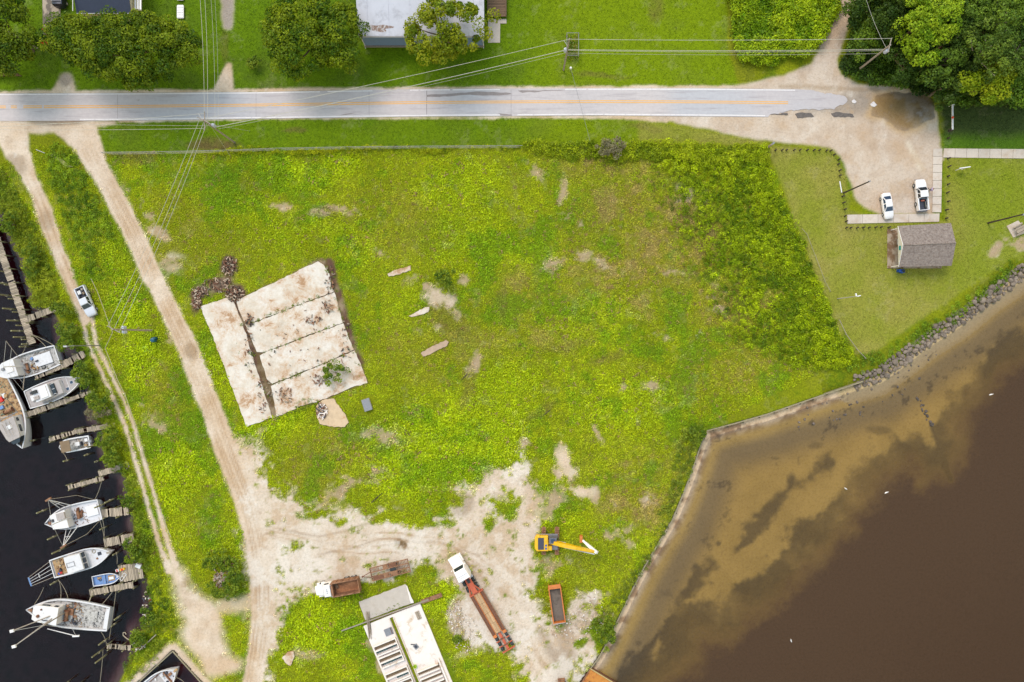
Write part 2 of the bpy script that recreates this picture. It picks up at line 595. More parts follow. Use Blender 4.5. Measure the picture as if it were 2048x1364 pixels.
drives = np.maximum.reduce([apron, stroke([(130, 158, 26), (130, 176, 44), (128, 190, 62)], 5, 6, 5), stroke([(458, 132, 12), (452, 160, 30), (448, 184, 44)], 4, 5, 4)])
junction = zone([(1450, 176), (1560, 152), (1622, 128), (1650, 70), (1676, 0), (1660, -80), (1690, -80), (1712, 0), (1692, 70), (1674, 120), (1682, 148), (1720, 166), (1800, 174),
                 (1856, 184), (1872, 226), (1880, 296), (1886, 318), (1868, 330), (1866, 428), (1762, 428), (1730, 418), (1706, 390), (1695, 350), (1682, 312),
                 (1656, 294), (1600, 287), (1500, 277), (1430, 262), (1350, 246), (1300, 238), (1300, 225), (1450, 225)], 4, 8, 6)
roadside = np.maximum(stroke([(-80, 186, 8), (500, 182, 8), (1024, 176, 9), (1100, 178, 11), (1300, 176, 8), (1480, 176, 10)], 3, 6, 6),
                      stroke([(240, 240, 10), (512, 238, 3), (1024, 234, 4), (1250, 235, 8), (1330, 238, 14)], 3, 5, 5))
yard = zone([(470, 880), (505, 895), (536, 930), (545, 965), (590, 1000), (640, 1028), (740, 1036), (800, 1050), (870, 1046), (905, 1040), (925, 990), (965, 962), (1012, 925),
             (1040, 900), (1052, 945), (1078, 1000), (1072, 1050), (1068, 1110), (1078, 1150), (1066, 1180), (1080, 1210), (1110, 1250), (1160, 1205), (1195, 1180),
             (1200, 1230), (1176, 1270), (1192, 1300), (1182, 1335), (1150, 1372), (1130, 1500), (1060, 1500), (1040, 1364), (1020, 1300), (940, 1300), (905, 1230), (890, 1180), (850, 1130), (800, 1150),
             (720, 1165), (640, 1200), (600, 1200), (560, 1230), (548, 1364), (520, 1364), (500, 1150)], 34, 40, 14)
patches = blobs([(1135, 925, 16, 30, -15, 1), (1120, 945, 14, 12, 0, 1), (1165, 975, 28, 11, 10, 1), (1190, 985, 8, 20, 0, .9), (1110, 1000, 16, 40, 20, .7), (1060, 985, 14, 45, -10, .8),
                 (1050, 885, 14, 12, 0, .7), (870, 595, 26, 20, 20, .9), (905, 610, 26, 14, 60, .8), (850, 575, 14, 10, 0, .8), (680, 420, 40, 10, 10, .5), (560, 412, 34, 9, 5, .65),
                 (640, 425, 26, 9, 0, .55), (1112, 525, 24, 16, -20, .7), (1125, 395, 8, 45, 2, .6), (1150, 440, 30, 12, 20, .5), (1160, 510, 22, 14, 0, .5), (1200, 530, 18, 14, 0, .45),
                 (1370, 390, 20, 24, 20, .5), (1430, 590, 26, 20, 0, .4), (1470, 560, 22, 18, 0, .45), (1440, 625, 22, 12, -20, .45), (1310, 670, 26, 12, 0, .5), (1400, 660, 20, 14, 0, .4),
                 (1195, 860, 7, 26, -22, .6), (1272, 848, 4, 9, 0, .5), (1240, 775, 8, 12, 0, .5), (1300, 770, 22, 8, 0, .5), (1068, 345, 22, 18, 0, .6), (1045, 330, 14, 12, 0, .6),
                 (955, 715, 12, 50, 12, .6), (935, 745, 24, 20, 0, .5), (760, 505, 26, 12, 0, .5), (830, 560, 30, 14, 0, .4), (930, 555, 14, 14, 0, .5), (865, 660, 34, 10, -20, .35),
                 (1290, 430, 10, 30, 10, .35), (1340, 540, 40, 12, 10, .35), (268, 400, 34, 10, 50, .6), (320, 470, 26, 12, 20, .75), (300, 440, 20, 14, 40, .5), (345, 530, 22, 26, 0, .4),
                 (345, 690, 10, 30, -20, .45), (310, 850, 34, 16, 20, .45), (290, 820, 20, 20, 0, .4), (700, 975, 60, 18, -15, .55), (745, 940, 24, 12, 0, .5), (600, 1010, 60, 14, -10, .7),
                 (560, 970, 26, 20, 30, .5), (770, 875, 26, 14, 30, .5), (740, 865, 20, 14, 0, .4), (1230, 1000, 18, 10, 0, .5), (1240, 1070, 26, 26, 0, .55), (1215, 1080, 30, 14, 30, .5), (1290, 1010, 30, 26, -20, .4),
                 (1110, 1130, 30, 20, 0, .6), (1180, 1215, 30, 36, 30, .8), (1010, 470, 16, 10, 0, .3), (520, 860, 16, 10, 0, .5), (440, 640, 12, 30, 0, .3), (375, 1170, 24, 24, 0, .4), (610, 1310, 30, 20, 0, .45), (760, 1310, 16, 60, -22, .75),
                 (930, 1250, 30, 50, -20, .8), (1990, 500, 40, 10, -25, .8), (2040, 490, 20, 14, 0, .8), (445, 480, 30, 24, 0, .3), (660, 320, 40, 8, 0, .2), (350, 440, 30, 20, 30, .25)], 0.5, 26, True)
BRK = fbm(XX, YY, 2.2, 5, 9, 0.72)
BRN = (BRK - BRK[20:-20, 20:-20].mean()) / BRK[20:-20, 20:-20].std()
patches = sstep(.08, .3, patches) * sstep(-.22, .30, patches * 1.12 - 0.5 - 0.26 * BRN) * (0.55 + 0.45 * np.clip(patches, 0, 1))
green_in_yard = blobs([(790, 1040, 40, 12, 0, .9), (620, 1030, 30, 10, -10, .8), (1005, 1010, 30, 26, -20, .9), (985, 1040, 20, 16, 0, .7), (860, 1140, 26, 20, 0, .9), (880, 1190, 46, 26, -20, 1),
                       (700, 1190, 60, 18, -12, 1), (640, 1240, 70, 50, 10, 1), (700, 1290, 50, 50, 20, 1), (600, 1330, 44, 40, 0, 1), (690, 1355, 60, 40, 0, 1), (980, 1350, 40, 34, -30, .9),
                       (1100, 1080, 20, 40, 0, .8), (1110, 1180, 28, 40, 10, .9), (1085, 1220, 20, 26, 0, .6), (1130, 1060, 40, 20, 0, .8), (1160, 1290, 14, 10, 0, .6), (1155, 1325, 10, 10, 0, .6), (560, 1160, 18, 30, 20, .45),
                       (580, 1100, 30, 14, -30, .3), (740, 1130, 12, 5, 0, .6), (640, 1140, 20, 8, 0, .4), (770, 1350, 8, 20, 0, .4)], 0.5, 24, True)
green_in_yard = sstep(-.2, .22, green_in_yard - 0.5 - 0.22 * BRN)
yard = sstep(-.25, .25, yard - 0.5 - 0.22 * BRN)
soil = np.maximum.reduce([road_main, track, rutA, rutB, fan, fan2 * .8, drives, junction, roadside, np.maximum(yard - green_in_yard, 0), patches, slip_edge])
island = zone([(82, 282), (120, 278), (150, 310), (172, 345), (170, 380), (110, 350), (85, 320)], 4, 8, 6)
soil = soil * (1 - island)
soil = np.clip(soil, 0, 1)
slab_gap = np.maximum(stroke([(466, 598, 10), (482, 640, 12), (500, 690, 16), (512, 730, 12), (530, 790, 12), (548, 832, 10)], 5, 10, 8), stroke([(656, 525, 12), (676, 585, 12), (694, 650, 12), (712, 700, 12), (734, 760, 8)], 5, 14, 14))
rubble_soil = np.maximum(blobs([(460, 532, 20, 22, 0, 1), (440, 570, 36, 16, -30, 1), (400, 585, 22, 14, -30, 1), (470, 585, 22, 20, 0, 1), (395, 610, 12, 20, 0, .8)], 0.8, 12),
                         zone([(468, 600), (640, 520), (660, 524), (736, 765), (550, 838), (540, 834)], 4, 8, 6) * 0.9)
wetdark = blobs([(800, 1090, 14, 10, 20, 1), (930, 1010, 20, 26, 20, .5), (400, 940, 30, 26, 0, .1), (30, 330, 26, 22, 20, .45), (95, 440, 18, 20, 0, .4), (383, 705, 14, 20, -20, .5)], 0.6, 14)
gravel = np.maximum(stroke([(455, -60, 26), (455, 30, 26), (456, 48, 20)], 5, 6, 6), blobs([(130, 158, 16, 14, 0, .8)], .4, 6))
drysoil_road = blobs([(30, 225, 90, 16, 4, 1), (120, 240, 80, 10, 0, .8), (220, 238, 40, 8, 0, .6)], 0.5, 16)
muddy = np.maximum(stroke([(1120, 1220, 16), (1128, 1270, 22), (1140, 1364, 60)], 12, 14, 12), stroke([(1080, 1260, 10), (1120, 1320, 30), (1140, 1380, 40)], 10, 14, 12)) * .7
tracksd = np.maximum(stroke([(640, 1110, 4), (760, 1080, 4), (880, 1085, 4), (960, 1110, 4)], 2, 14, 5), stroke([(560, 1060, 4), (640, 1075, 5), (760, 1040, 4)], 2, 12, 4)) * .5

# vegetation kinds
lawn_n = zone([(-200, -400), (1452, -400), (1456, 100), (1480, 178), (-200, 186)], 4, 6, 4)
lawn_s = zone([(200, 240), (1280, 236), (1275, 292), (205, 304)], 5, 8, 5)
lawn_e = zone([(1536, 292), (1660, 296), (1690, 350), (1700, 420), (1760, 440), (1890, 440), (1890, 300), (2300, 318), (2300, 520), (2020, 520), (1900, 600), (1740, 710), (1690, 700), (1540, 310)], 5, 8, 5)
lawn_ne = zone([(1880, 205), (2400, 205), (2400, 300), (1880, 300)], 8, 12, 8)
lawn_strip = zone([(1276, 240), (1420, 264), (1530, 284), (1520, 292), (1276, 285)], 5, 6, 5)
bright = blobs([(880, 900, 190, 95, -12, 1), (960, 830, 120, 60, 0, .7), (1010, 760, 60, 50, 0, .7), (590, 345, 80, 28, 8, 1), (680, 330, 50, 22, 0, 1), (255, 620, 34, 70, -20, 1), (290, 720, 44, 60, 0, 1),
                (235, 530, 22, 50, -20, .5), (360, 930, 46, 60, -20, .9), (350, 990, 40, 40, 0, .9), (560, 850, 50, 22, -20, 1), (500, 870, 40, 20, 0, .9), (440, 740, 26, 60, -20, .7), (640, 1270, 90, 70, 0, 1),
                (890, 1190, 50, 40, 0, .7), (700, 480, 60, 50, 0, .7), (640, 440, 60, 30, 0, .4), (950, 470, 90, 80, 0, .5), (920, 370, 90, 50, 0, .6), (1180, 640, 90, 50, -20, .5), (1260, 800, 110, 60, 0, .55),
                (820, 640, 60, 60, 0, .3), (560, 470, 60, 40, 0, .5), (480, 420, 60, 40, 0, .4), (1120, 1050, 40, 20, 0, .6), (450, 1080, 40, 50, 0, .4), (1080, 520, 60, 60, 0, .3), (1650, 640, 60, 60, 0, .4), (490, 295, 90, 12, 0, .7)], 0.9, 60)
deepg = blobs([(920, 940, 90, 40, -10, .6), (880, 470, 70, 50, 0, .2), (420, 1050, 30, 60, -10, .4), (380, 820, 26, 90, -18, .4), (240, 470, 26, 60, -25, .5), (420, 360, 70, 30, 0, .5), (470, 400, 60, 30, 0, .4), (150, 600, 10, 60, -20, .4), (1390, 862, 30, 20, -20, .6),
               (730, 850, 60, 40, 0, .2), (1180, 430, 60, 60, 0, .2), (480, 1130, 30, 40, 0, .4)], 0.8, 40)
olive = np.clip(blobs([(1300, 500, 190, 140, 10, .9), (1200, 330, 120, 40, 0, .7), (1480, 640, 120, 60, 0, .7), (1450, 740, 160, 60, -15, .7), (1100, 620, 120, 80, 0, .5), (780, 440, 120, 70, 0, .45),
               (560, 560, 40, 30, 0, .2), (700, 900, 120, 60, -15, .75), (640, 930, 80, 50, -10, .7), (860, 700, 110, 70, 0, .5), (440, 520, 80, 60, 0, .5), (360, 470, 60, 90, -20, .6), (1260, 960, 90, 60, -30, .5), (1290, 1000, 70, 60, -30, .8),
               (330, 800, 40, 80, -15, .6), (420, 1200, 50, 30, 0, .5), (1340, 950, 40, 90, 20, .3), (1000, 640, 70, 60, 0, .4), (1040, 700, 50, 40, 0, .3)], 0.8, 70) + 0.10, 0, 1)
burnt = blobs([(430, 290, 60, 12, -4, .9), (270, 308, 50, 7, 0, .6), (280, 318, 40, 6, 0, .5), (655, 422, 26, 12, 0, .6), (900, 640, 60, 30, 30, .4), (940, 760, 14, 60, 15, .45), (1130, 690, 60, 10, -20, .35), (1080, 820, 40, 10, -30, .4),
               (700, 975, 70, 12, -30, .35), (1215, 715, 40, 10, -20, .4), (1400, 450, 50, 60, 20, .4), (1470, 600, 50, 40, 10, .35), (1010, 600, 10, 40, 0, .3), (1315, 25, 18, 30, 20, .45), (1200, 152, 60, 6, -3, .5), (1290, 258, 40, 8, 0, .4), (590, 265, 26, 5, 0, .6), (455, 90, 10, 40, 0, .4)], 0.8, 30)


def cmix(a, b, m):
    return a * (1 - m[..., None]) + b * m[..., None]


def arr(*c):
    return np.array(C(*c), dtype=np.float32)


col = np.empty(U.shape + (3,), dtype=np.float32)
col[:] = arr(136, 150, 12)
col = cmix(col, arr(160, 176, 14), np.clip(MID * 2.2 + 0.3, 0, 1))
col = cmix(col, arr(104, 128, 10), np.clip(FINE * 2.4, 0, 1) * .7)
col = cmix(col, arr(140, 134, 44), np.clip(olive * (0.5 + MID * 1.5), 0, 1))
col = cmix(col, arr(178, 166, 70), np.clip(olive * (FINE * 3.0), 0, 1) * .6)
col = cmix(col, arr(164, 188, 8), np.clip(bright * (0.8 + FINE), 0, 1) * .72)
THN = fbm(XX, YY, 6.0, 6, 31, .72)
THN = (THN - THN[20:-20, 20:-20].mean()) / THN[20:-20, 20:-20].std()
col = cmix(col, arr(96, 138, 14), sstep(.2, 1.6, -THN) * .6)
col = cmix(col, arr(166, 142, 92), sstep(.35, 1.7, THN) * np.clip(olive * 1.25 - bright * .5, 0, 1) * sstep(700, 1150, U) * .6)
col = cmix(col, arr(84, 130, 8), np.clip(deepg * (0.9 + FINE), 0, 1) * .8)
ln = arr(104, 136, 6) * np.ones_like(col)
ln = cmix(ln, arr(86, 120, 6), np.clip(MID * 2.5 + .2, 0, 1))
ln = cmix(ln, arr(112, 146, 10), np.clip(FINE * 2 + BIG * 2, 0, 1) * .7)
ln = cmix(ln, arr(138, 158, 4), sstep(980, 1150, U) * .6)
ln = cmix(ln, arr(122, 132, 60), np.clip(MID * 3.0, 0, 1) * .25)
col = cmix(col, ln, np.maximum(lawn_n, lawn_s * .85))
le = arr(158, 156, 70) * np.ones_like(col)
le = cmix(le, arr(142, 152, 46), np.clip(MID * 2.2 + .4, 0, 1))
le = cmix(le, arr(172, 162, 90), np.clip(WU * 3.0, 0, 1) * .6)
le = cmix(le, arr(132, 152, 30), sstep(1890, 1960, U) * .6)
col = cmix(col, le, np.maximum(lawn_e, lawn_strip))
ne = arr(74, 90, 44) * np.ones_like(col)
ne = cmix(ne, arr(112, 104, 78), np.clip(WU * 4 + .1, 0, 1))
ne = cmix(ne, arr(92, 128, 30), sstep(255, 285, V))
col = cmix(col, ne, lawn_ne)
col = cmix(col, arr(120, 96, 66), np.clip(burnt * (1 + FINE * 1.5), 0, 1) * .8)
sc_ = arr(238, 221, 200) * np.ones_like(col)
sc_ = cmix(sc_, arr(222, 195, 164), np.clip(MID * 2.6 + .35, 0, 1))
sc_ = cmix(sc_, arr(186, 162, 134), np.clip(FINE * 2.4, 0, 1) * .5)
sc_ = cmix(sc_, arr(232, 220, 204), np.clip(yard * (BIG * 2 + .5), 0, 1) * .8)
sc_ = cmix(sc_, arr(150, 128, 104), np.clip(muddy + tracksd, 0, 1) * .8)
sc_ = cmix(sc_, arr(132, 108, 78), wetdark)
sc_ = cmix(sc_, arr(158, 150, 142), gravel * .8)
sc_ = cmix(sc_, arr(126, 112, 98), drysoil_road * .8)
sc_ = cmix(sc_, arr(196, 180, 166), junction * .35)
PUD = [(1750, 190), (1790, 182), (1840, 186), (1870, 196), (1874, 238), (1852, 246), (1832, 260), (1808, 267), (1788, 258), (1768, 240), (1735, 232), (1745, 210)]
pudm = zone(PUD, 14, 14, 5)
sc_ = cmix(sc_, arr(150, 140, 128), zone([(1600, 222), (1720, 180), (1780, 182), (1780, 232), (1700, 236)], 16, 24, 16) * .6)
sc_ = cmix(sc_, arr(222, 192, 142), pudm)
sc_ = cmix(sc_, arr(198, 158, 94), pudm * np.clip(.55 + WU * 3, 0, 1) * .7)
sc_ = cmix(sc_, arr(172, 134, 64), blobs([(1850, 200, 34, 12, 10, .7), (1838, 225, 12, 10, 0, .9), (1810, 186, 40, 6, 0, .6)], .6, 14) * pudm)
sc_ = cmix(sc_, arr(176, 152, 120), stroke([(1560, 172, 6), (1680, 176, 8), (1760, 180, 6)], 4, 10, 6) * .6)
sc_ = cmix(sc_, arr(238, 226, 204), stroke([(1816, 285, 8), (1828, 310, 12), (1842, 335, 10)], 6, 6, 6) * .7)
sc_ = cmix(sc_, arr(190, 164, 136), np.clip(patches * 1.5 - road_main - track - yard - junction, 0, 1) * (1 - blobs([(1135, 925, 30, 40, 0, 1), (1165, 975, 36, 20, 0, 1), (880, 600, 40, 26, 20, .7), (1180, 1215, 40, 40, 0, 1)], .4, 20)) * .9)
rc = [(178, 300), (200, 345), (262, 455), (300, 540), (340, 622), (374, 692), (405, 770), (440, 868), (470, 945), (497, 1010), (514, 1080), (525, 1150), (526, 1230), (516, 1300), (505, 1380)]
ruts = np.maximum.reduce([stroke([(a + o, b, 3.5) for a, b in rc], 2.2, 5, 4) for o in (-13, -6, 4, 11)])
ruts = np.maximum(ruts, np.maximum.reduce([stroke([(a + o, b, 3) for a, b in ((60, 360), (90, 425), (118, 510), (136, 552), (155, 600))], 2, 5, 4) for o in (-8, 6)]))
yr = np.maximum.reduce([stroke([(530, 1040 + k * 9, 3), (640, 1062 + k * 12, 3), (760, 1068 + k * 13, 3), (900, 1078 + k * 12, 3), (985, 1130 + k * 10, 3), (1040, 1230 + k * 8, 3), (1100, 1340 + k * 4, 4)], 2, 16, 5) for k in range(4)])
sc_ = cmix(sc_, arr(184, 152, 116), np.clip(ruts + yr, 0, 1) * np.clip(.55 + MID * 2.5, 0, 1) * .75)
sc_ = cmix(sc_, arr(168, 138, 108), np.clip(yard * (BRN * .5 - .25), 0, 1) * .6)
sc_ = cmix(sc_, arr(246, 238, 226), sstep(.4, 1.5, THN) * np.clip(yard + junction * .4, 0, 1) * .6)
sc_ = cmix(sc_, arr(206, 176, 140), sstep(.4, 1.6, -THN) * np.clip(yard + junction * .7 + road_main * .5 + track * .5, 0, 1) * .6)
soilc = sc_
soil = np.maximum(soil, gravel)
col = cmix(col, soilc, soil)
sgap = np.maximum(slab_gap, rubble_soil)
col = cmix(col, cmix(arr(112, 86, 70) * np.ones_like(col), arr(168, 146, 124), np.clip(FINE * 3 + .1, 0, 1)), sgap)
# sea and canal bottoms
sand = arr(212, 178, 102) * np.ones_like(col)
sand = cmix(sand, arr(196, 164, 92), np.clip(MID * 3 + .3, 0, 1))
shell = arr(232, 206, 172) * np.ones_like(col)
sand = cmix(sand, cmix(shell, arr(170, 140, 110), np.clip(FINE * 5 + .3, 0, 1)), sstep(3.0, 1.0, sd_bay) * (rip_d > 3))
sand = cmix(sand, arr(212, 190, 150), sstep(5.0, 2.0, sd_bay) * (rip_d <= 3.5) * .8)
grey_band = sstep(2.5, 5, sd_bay) * sstep(11, 6, sd_bay)
sand = cmix(sand, arr(150, 130, 98), grey_band * .75)
weedbed = np.maximum.reduce([stroke([(1672, 912, 14), (1655, 942, 22), (1620, 958, 14), (1590, 970, 16), (1572, 1004, 22), (1548, 1038, 26), (1512, 1064, 36), (1486, 1088, 18)], 10, 44, 34),
                             stroke([(1430, 1136, 22), (1400, 1160, 38), (1374, 1192, 18), (1364, 1228, 14), (1346, 1262, 18)], 10, 40, 34), stroke([(1322, 1276, 8), (1306, 1300, 14), (1284, 1320, 16)], 4, 16, 14),
                             stroke([(1872, 850, 5), (1884, 880, 12), (1900, 930, 18), (1916, 965, 12)], 4, 8, 8), blobs([(1640, 895, 18, 8, 0, .5), (1765, 862, 30, 10, 0, .6), (1438, 1092, 6, 5, 0, .9), (1282, 1292, 8, 6, 0, .6)], .7, 20)])
weedbed = np.maximum(weedbed, sstep(-1.0, 1.0, deep) * sstep(9, 3, deep) * np.clip(0.85 + WU * 2.0, 0, 1))
spots = sstep(1.5, 2.1, BRN) * np.clip(sstep(16, 4, sd_bay) * sstep(1250, 1500, U) + .12, 0, 1) * (deep < 0)
weedbed = np.maximum(weedbed, spots * .8)
sand = cmix(sand, arr(74, 64, 54), weedbed * .66)
mud = arr(126, 102, 80) * np.ones_like(col)
sand = cmix(sand, mud, sstep(-.5, 7, deep) * (1 - weedbed))
col = cmix(col, sand, (sd_bay > -0.15).astype(np.float32))
cm = arr(112, 90, 84) * np.ones_like(col)
cm = cmix(cm, arr(84, 66, 52), np.clip(FINE * 3 + .2, 0, 1))
col = cmix(col, cm, sstep(-0.9, 0.1, sd_canal))
soil_attr = np.clip(np.maximum.reduce([soil, sgap, (sd_bay > -0.1) * 1.0, sstep(-0.6, 0.2, sd_canal)]), 0, 1)
lawn_any = np.clip(lawn_n + lawn_s + lawn_e + lawn_ne + lawn_strip, 0, 1)

ny_, nx_ = U.shape
idx = np.arange(ny_ * nx_).reshape(ny_, nx_)
quads = np.stack([idx[:-1, :-1], idx[:-1, 1:], idx[1:, 1:], idx[1:, :-1]], -1).reshape(-1, 4)


def ground_material():
    m, nt, b = new_mat('ground')
    geo = nt.nodes.new("ShaderNodeNewGeometry")
    pos = geo.outputs["Position"]
    at = nt.nodes.new("ShaderNodeAttribute")
    at.attribute_name = "tint"
    so = nt.nodes.new("ShaderNodeAttribute")
    so.attribute_name = "soil"
    lw = nt.nodes.new("ShaderNodeAttribute")
    lw.attribute_name = "lawn"
    # grass: blade-sized light and dark flecks; soil: grains and pebbles
    ng = noise_node(nt, pos, 3.2, 6, 0.75, 0.4)
    fg = ramp_node(nt, ng, [(0.30, (0.45, 0.47, 0.43)), (0.5, (1.0, 1.0, 1.0)), (0.70, (1.6, 1.5, 1.35))])
    fgl = mix_col(nt, 0.35, fg, (1.0, 1.0, 1.0))
    fg = mix_col(nt, lw.outputs["Fac"], fg, fgl)
    ns = noise_node(nt, pos, 2.3, 7, 0.78)
    fs = ramp_node(nt, ns, [(0.28, (0.74, 0.72, 0.69)), (0.5, (1, 1, 1)), (0.75, (1.12, 1.12, 1.13))])
    f = mix_col(nt, so.outputs["Fac"], fg, fs)
    c = mix_col(nt, 1.0, at.outputs["Color"], f, 'MULTIPLY')
    n3 = noise_node(nt, pos, 1.1, 8, 0.8)
    dk = ramp_node(nt, n3, [(0.66, (0, 0, 0)), (0.74, (1, 1, 1))])
    dkm = math_node(nt, 'MULTIPLY', dk, so.outputs["Fac"])
    dkm = math_node(nt, 'MULTIPLY', dkm, 0.45)
    c = mix_col(nt, dkm, c, C(140, 118, 92))
    nt.links.new(c, b.inputs["Base Color"])
    b.inputs["Roughness"].default_value = 0.95
    b.inputs["Specular IOR Level"].default_value = 0.1
    bump_node(nt, ng, 0.25, 0.55, b)
    return m


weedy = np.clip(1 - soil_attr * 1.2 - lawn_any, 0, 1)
gcol = cmix(col, col * .75 + arr(96, 88, 30) * .25, weedy)  # ground among the weeds darkened, painting in the shade of the gaps between leaves
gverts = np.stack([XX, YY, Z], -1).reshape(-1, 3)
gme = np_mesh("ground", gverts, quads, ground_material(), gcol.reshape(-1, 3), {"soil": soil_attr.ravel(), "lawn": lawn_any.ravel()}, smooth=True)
tag(link("ground", gme), kind="structure")


def sample(a, x, y):
    """value of a ground array at metres x,y (inside the fine part)"""
    i = np.clip(np.round((np.asarray(x) - xf[0]) / STEP).astype(int) + len(far), 0, nx_ - 1)
    j = np.clip(np.round((np.asarray(y) - yf[0]) / STEP).astype(int) + len(far), 0, ny_ - 1)
    return a[j, i]


def gz(x, y):
    return float(sample(Z, x, y))


def GZ(u, v):
    p = G(u, v)
    p.z = gz(p.x, p.y)
    return p


# ---------------------------------------------------------------- water
def water_material(name, absorb, density, wave, rip):
    m, nt, b = new_mat(name)
    nt.nodes.remove(b)
    out = nt.nodes["Material Output"]
    tr = nt.nodes.new("ShaderNodeBsdfTransparent")
    gl = nt.nodes.new("ShaderNodeBsdfGlossy")
    gl.inputs["Roughness"].default_value = 0.06
    fr = nt.nodes.new("ShaderNodeFresnel")
    fr.inputs[0].default_value = 1.33
    geo = nt.nodes.new("ShaderNodeNewGeometry")
    n = noise_node(nt, geo.outputs["Position"], wave, 4, 0.6, 0.3)
    bu = nt.nodes.new("ShaderNodeBump")
    bu.inputs["Distance"].default_value = rip
    bu.inputs["Strength"].default_value = 0.6
    nt.links.new(n, bu.inputs["Height"])
    nt.links.new(bu.outputs[0], gl.inputs["Normal"])
    mx = nt.nodes.new("ShaderNodeMixShader")
    nt.links.new(fr.outputs[0], mx.inputs[0])
    nt.links.new(tr.outputs[0], mx.inputs[1])
    nt.links.new(gl.outputs[0], mx.inputs[2])
    nt.links.new(mx.outputs[0], out.inputs["Surface"])
    va = nt.nodes.new("ShaderNodeVolumeAbsorption")
    va.inputs["Color"].default_value = (*absorb, 1)
    va.inputs["Density"].default_value = density
    nt.links.new(va.outputs[0], out.inputs["Volume"])
    return m


def water_box(name, x0, x1, y0, y1, m):
    o = MB().box(((x0 + x1) / 2, (y0 + y1) / 2, WL - 4.5), (x1 - x0, y1 - y0, 9.0)).build(name, m)
    return tag(o, kind="structure")


water_box("bay_water", 8, 4000, -4000, 35, water_material('bay_water', (0.88, 0.82, 0.68), 1.0, 1.6, 0.02))
water_box("canal_water", -4000, -52, -4000, 30, water_material('canal_water', (0.70, 0.50, 0.60), 0.95, 1.3, 0.03))
# ---------------------------------------------------------------- road, walks, slabs
def ragged(poly, step=0.5, amp=0.12, seed=0):
    r = random.Random(seed)
    out = []
    n = len(poly)
    for i in range(n):
        a, b = Vector(poly[i][:2]), Vector(poly[(i + 1) % n][:2])
        L = (b - a).length
        k = max(1, int(L / step))
        nrm = Vector((-(b - a).y, (b - a).x)) / (L or 1)
        for j in range(k):
            p = a.lerp(b, j / k) + nrm * (r.uniform(-amp, amp) if j else 0)
            out.append((p.x, p.y))
    return out


def plan(pts, z=0.0):
    return [tuple(G(p[0], p[1], z)[:2]) for p in pts]


def road_material():
    m, nt, b = new_mat('asphalt')
    geo = nt.nodes.new("ShaderNodeNewGeometry")
    pos = geo.outputs["Position"]
    mp = nt.nodes.new("ShaderNodeMapping")
    mp.inputs["Scale"].default_value = (0.045, 0.02, 1)
    nt.links.new(pos, mp.inputs[0])
    n1 = noise_node(nt, mp.outputs[0], 1.0, 2, 0.4)
    c = ramp_node(nt, n1, [(0.40, C(200, 200, 206)), (0.5, C(208, 202, 204)), (0.6, C(214, 206, 206))])
    n2 = noise_node(nt, pos, 1.5, 8, 0.75)
    c = mix_col(nt, 1.0, c, ramp_node(nt, n2, [(0.3, (0.9, 0.9, 0.9)), (0.7, (1.06, 1.06, 1.06))]), 'MULTIPLY')
    mp2 = nt.nodes.new("ShaderNodeMapping")
    mp2.inputs["Scale"].default_value = (0.12, 1.6, 1)
    nt.links.new(pos, mp2.inputs[0])
    n3 = noise_node(nt, mp2.outputs[0], 1.0, 6, 0.7)
    c = mix_col(nt, ramp_node(nt, n3, [(0.52, (0, 0, 0)), (0.70, (0.6, 0.6, 0.6))]), c, C(160, 152, 156))
    nt.links.new(c, b.inputs["Base Color"])
    b.inputs["Roughness"].default_value = 0.85
    bump_node(nt, n2, 0.01, 0.5, b)
    return m


RT = [(-400, 189), (0, 187), (260, 186), (512, 184), (700, 180.5), (850, 178), (1024, 177), (1200, 176.5), (1400, 176.5), (1590, 178.5)]      # north edge
RB = [(-400, 243), (0, 242), (260, 241), (512, 237.5), (700, 235), (850, 233), (1024, 232), (1200, 231), (1400, 232.5), (1590, 234)]
BRK_E = [(1622, 180), (1632, 183), (1650, 188), (1662, 186), (1690, 193), (1695, 201), (1686, 210), (1676, 212), (1668, 219), (1650, 217), (1638, 221), (1622, 218), (1600, 219), (1575, 222), (1556, 228), (1540, 229), (1536, 234)]
broken = ragged(BRK_E, 4, 1.5, 4)
broken = broken[:max(i for i, p in enumerate(broken) if math.dist(p, BRK_E[-1]) < .01) + 1]
road = MB()
road.prism(plan([p for p in RT] + broken + [p for p in RB[::-1] if p[0] < 1530]), -0.12, 0.03, 0.0)
ro = tag(road.build("road", road_material()), kind="structure")


def along(edge, off, w, u0, u1, z, step=40):
    """painted strip that follows an edge of the road"""
    pts = []
    u = u0
    us = [p[0] for p in edge]
    vv = [p[1] for p in edge]
    while u < u1:
        pts.append(u)
        u += step
    pts.append(u1)
    top = [(u, float(np.interp(u, us, vv)) + off) for u in pts]
    bot = [(u, v + w) for u, v in top]
    return MB().sheet(plan(top + bot[::-1]), z)


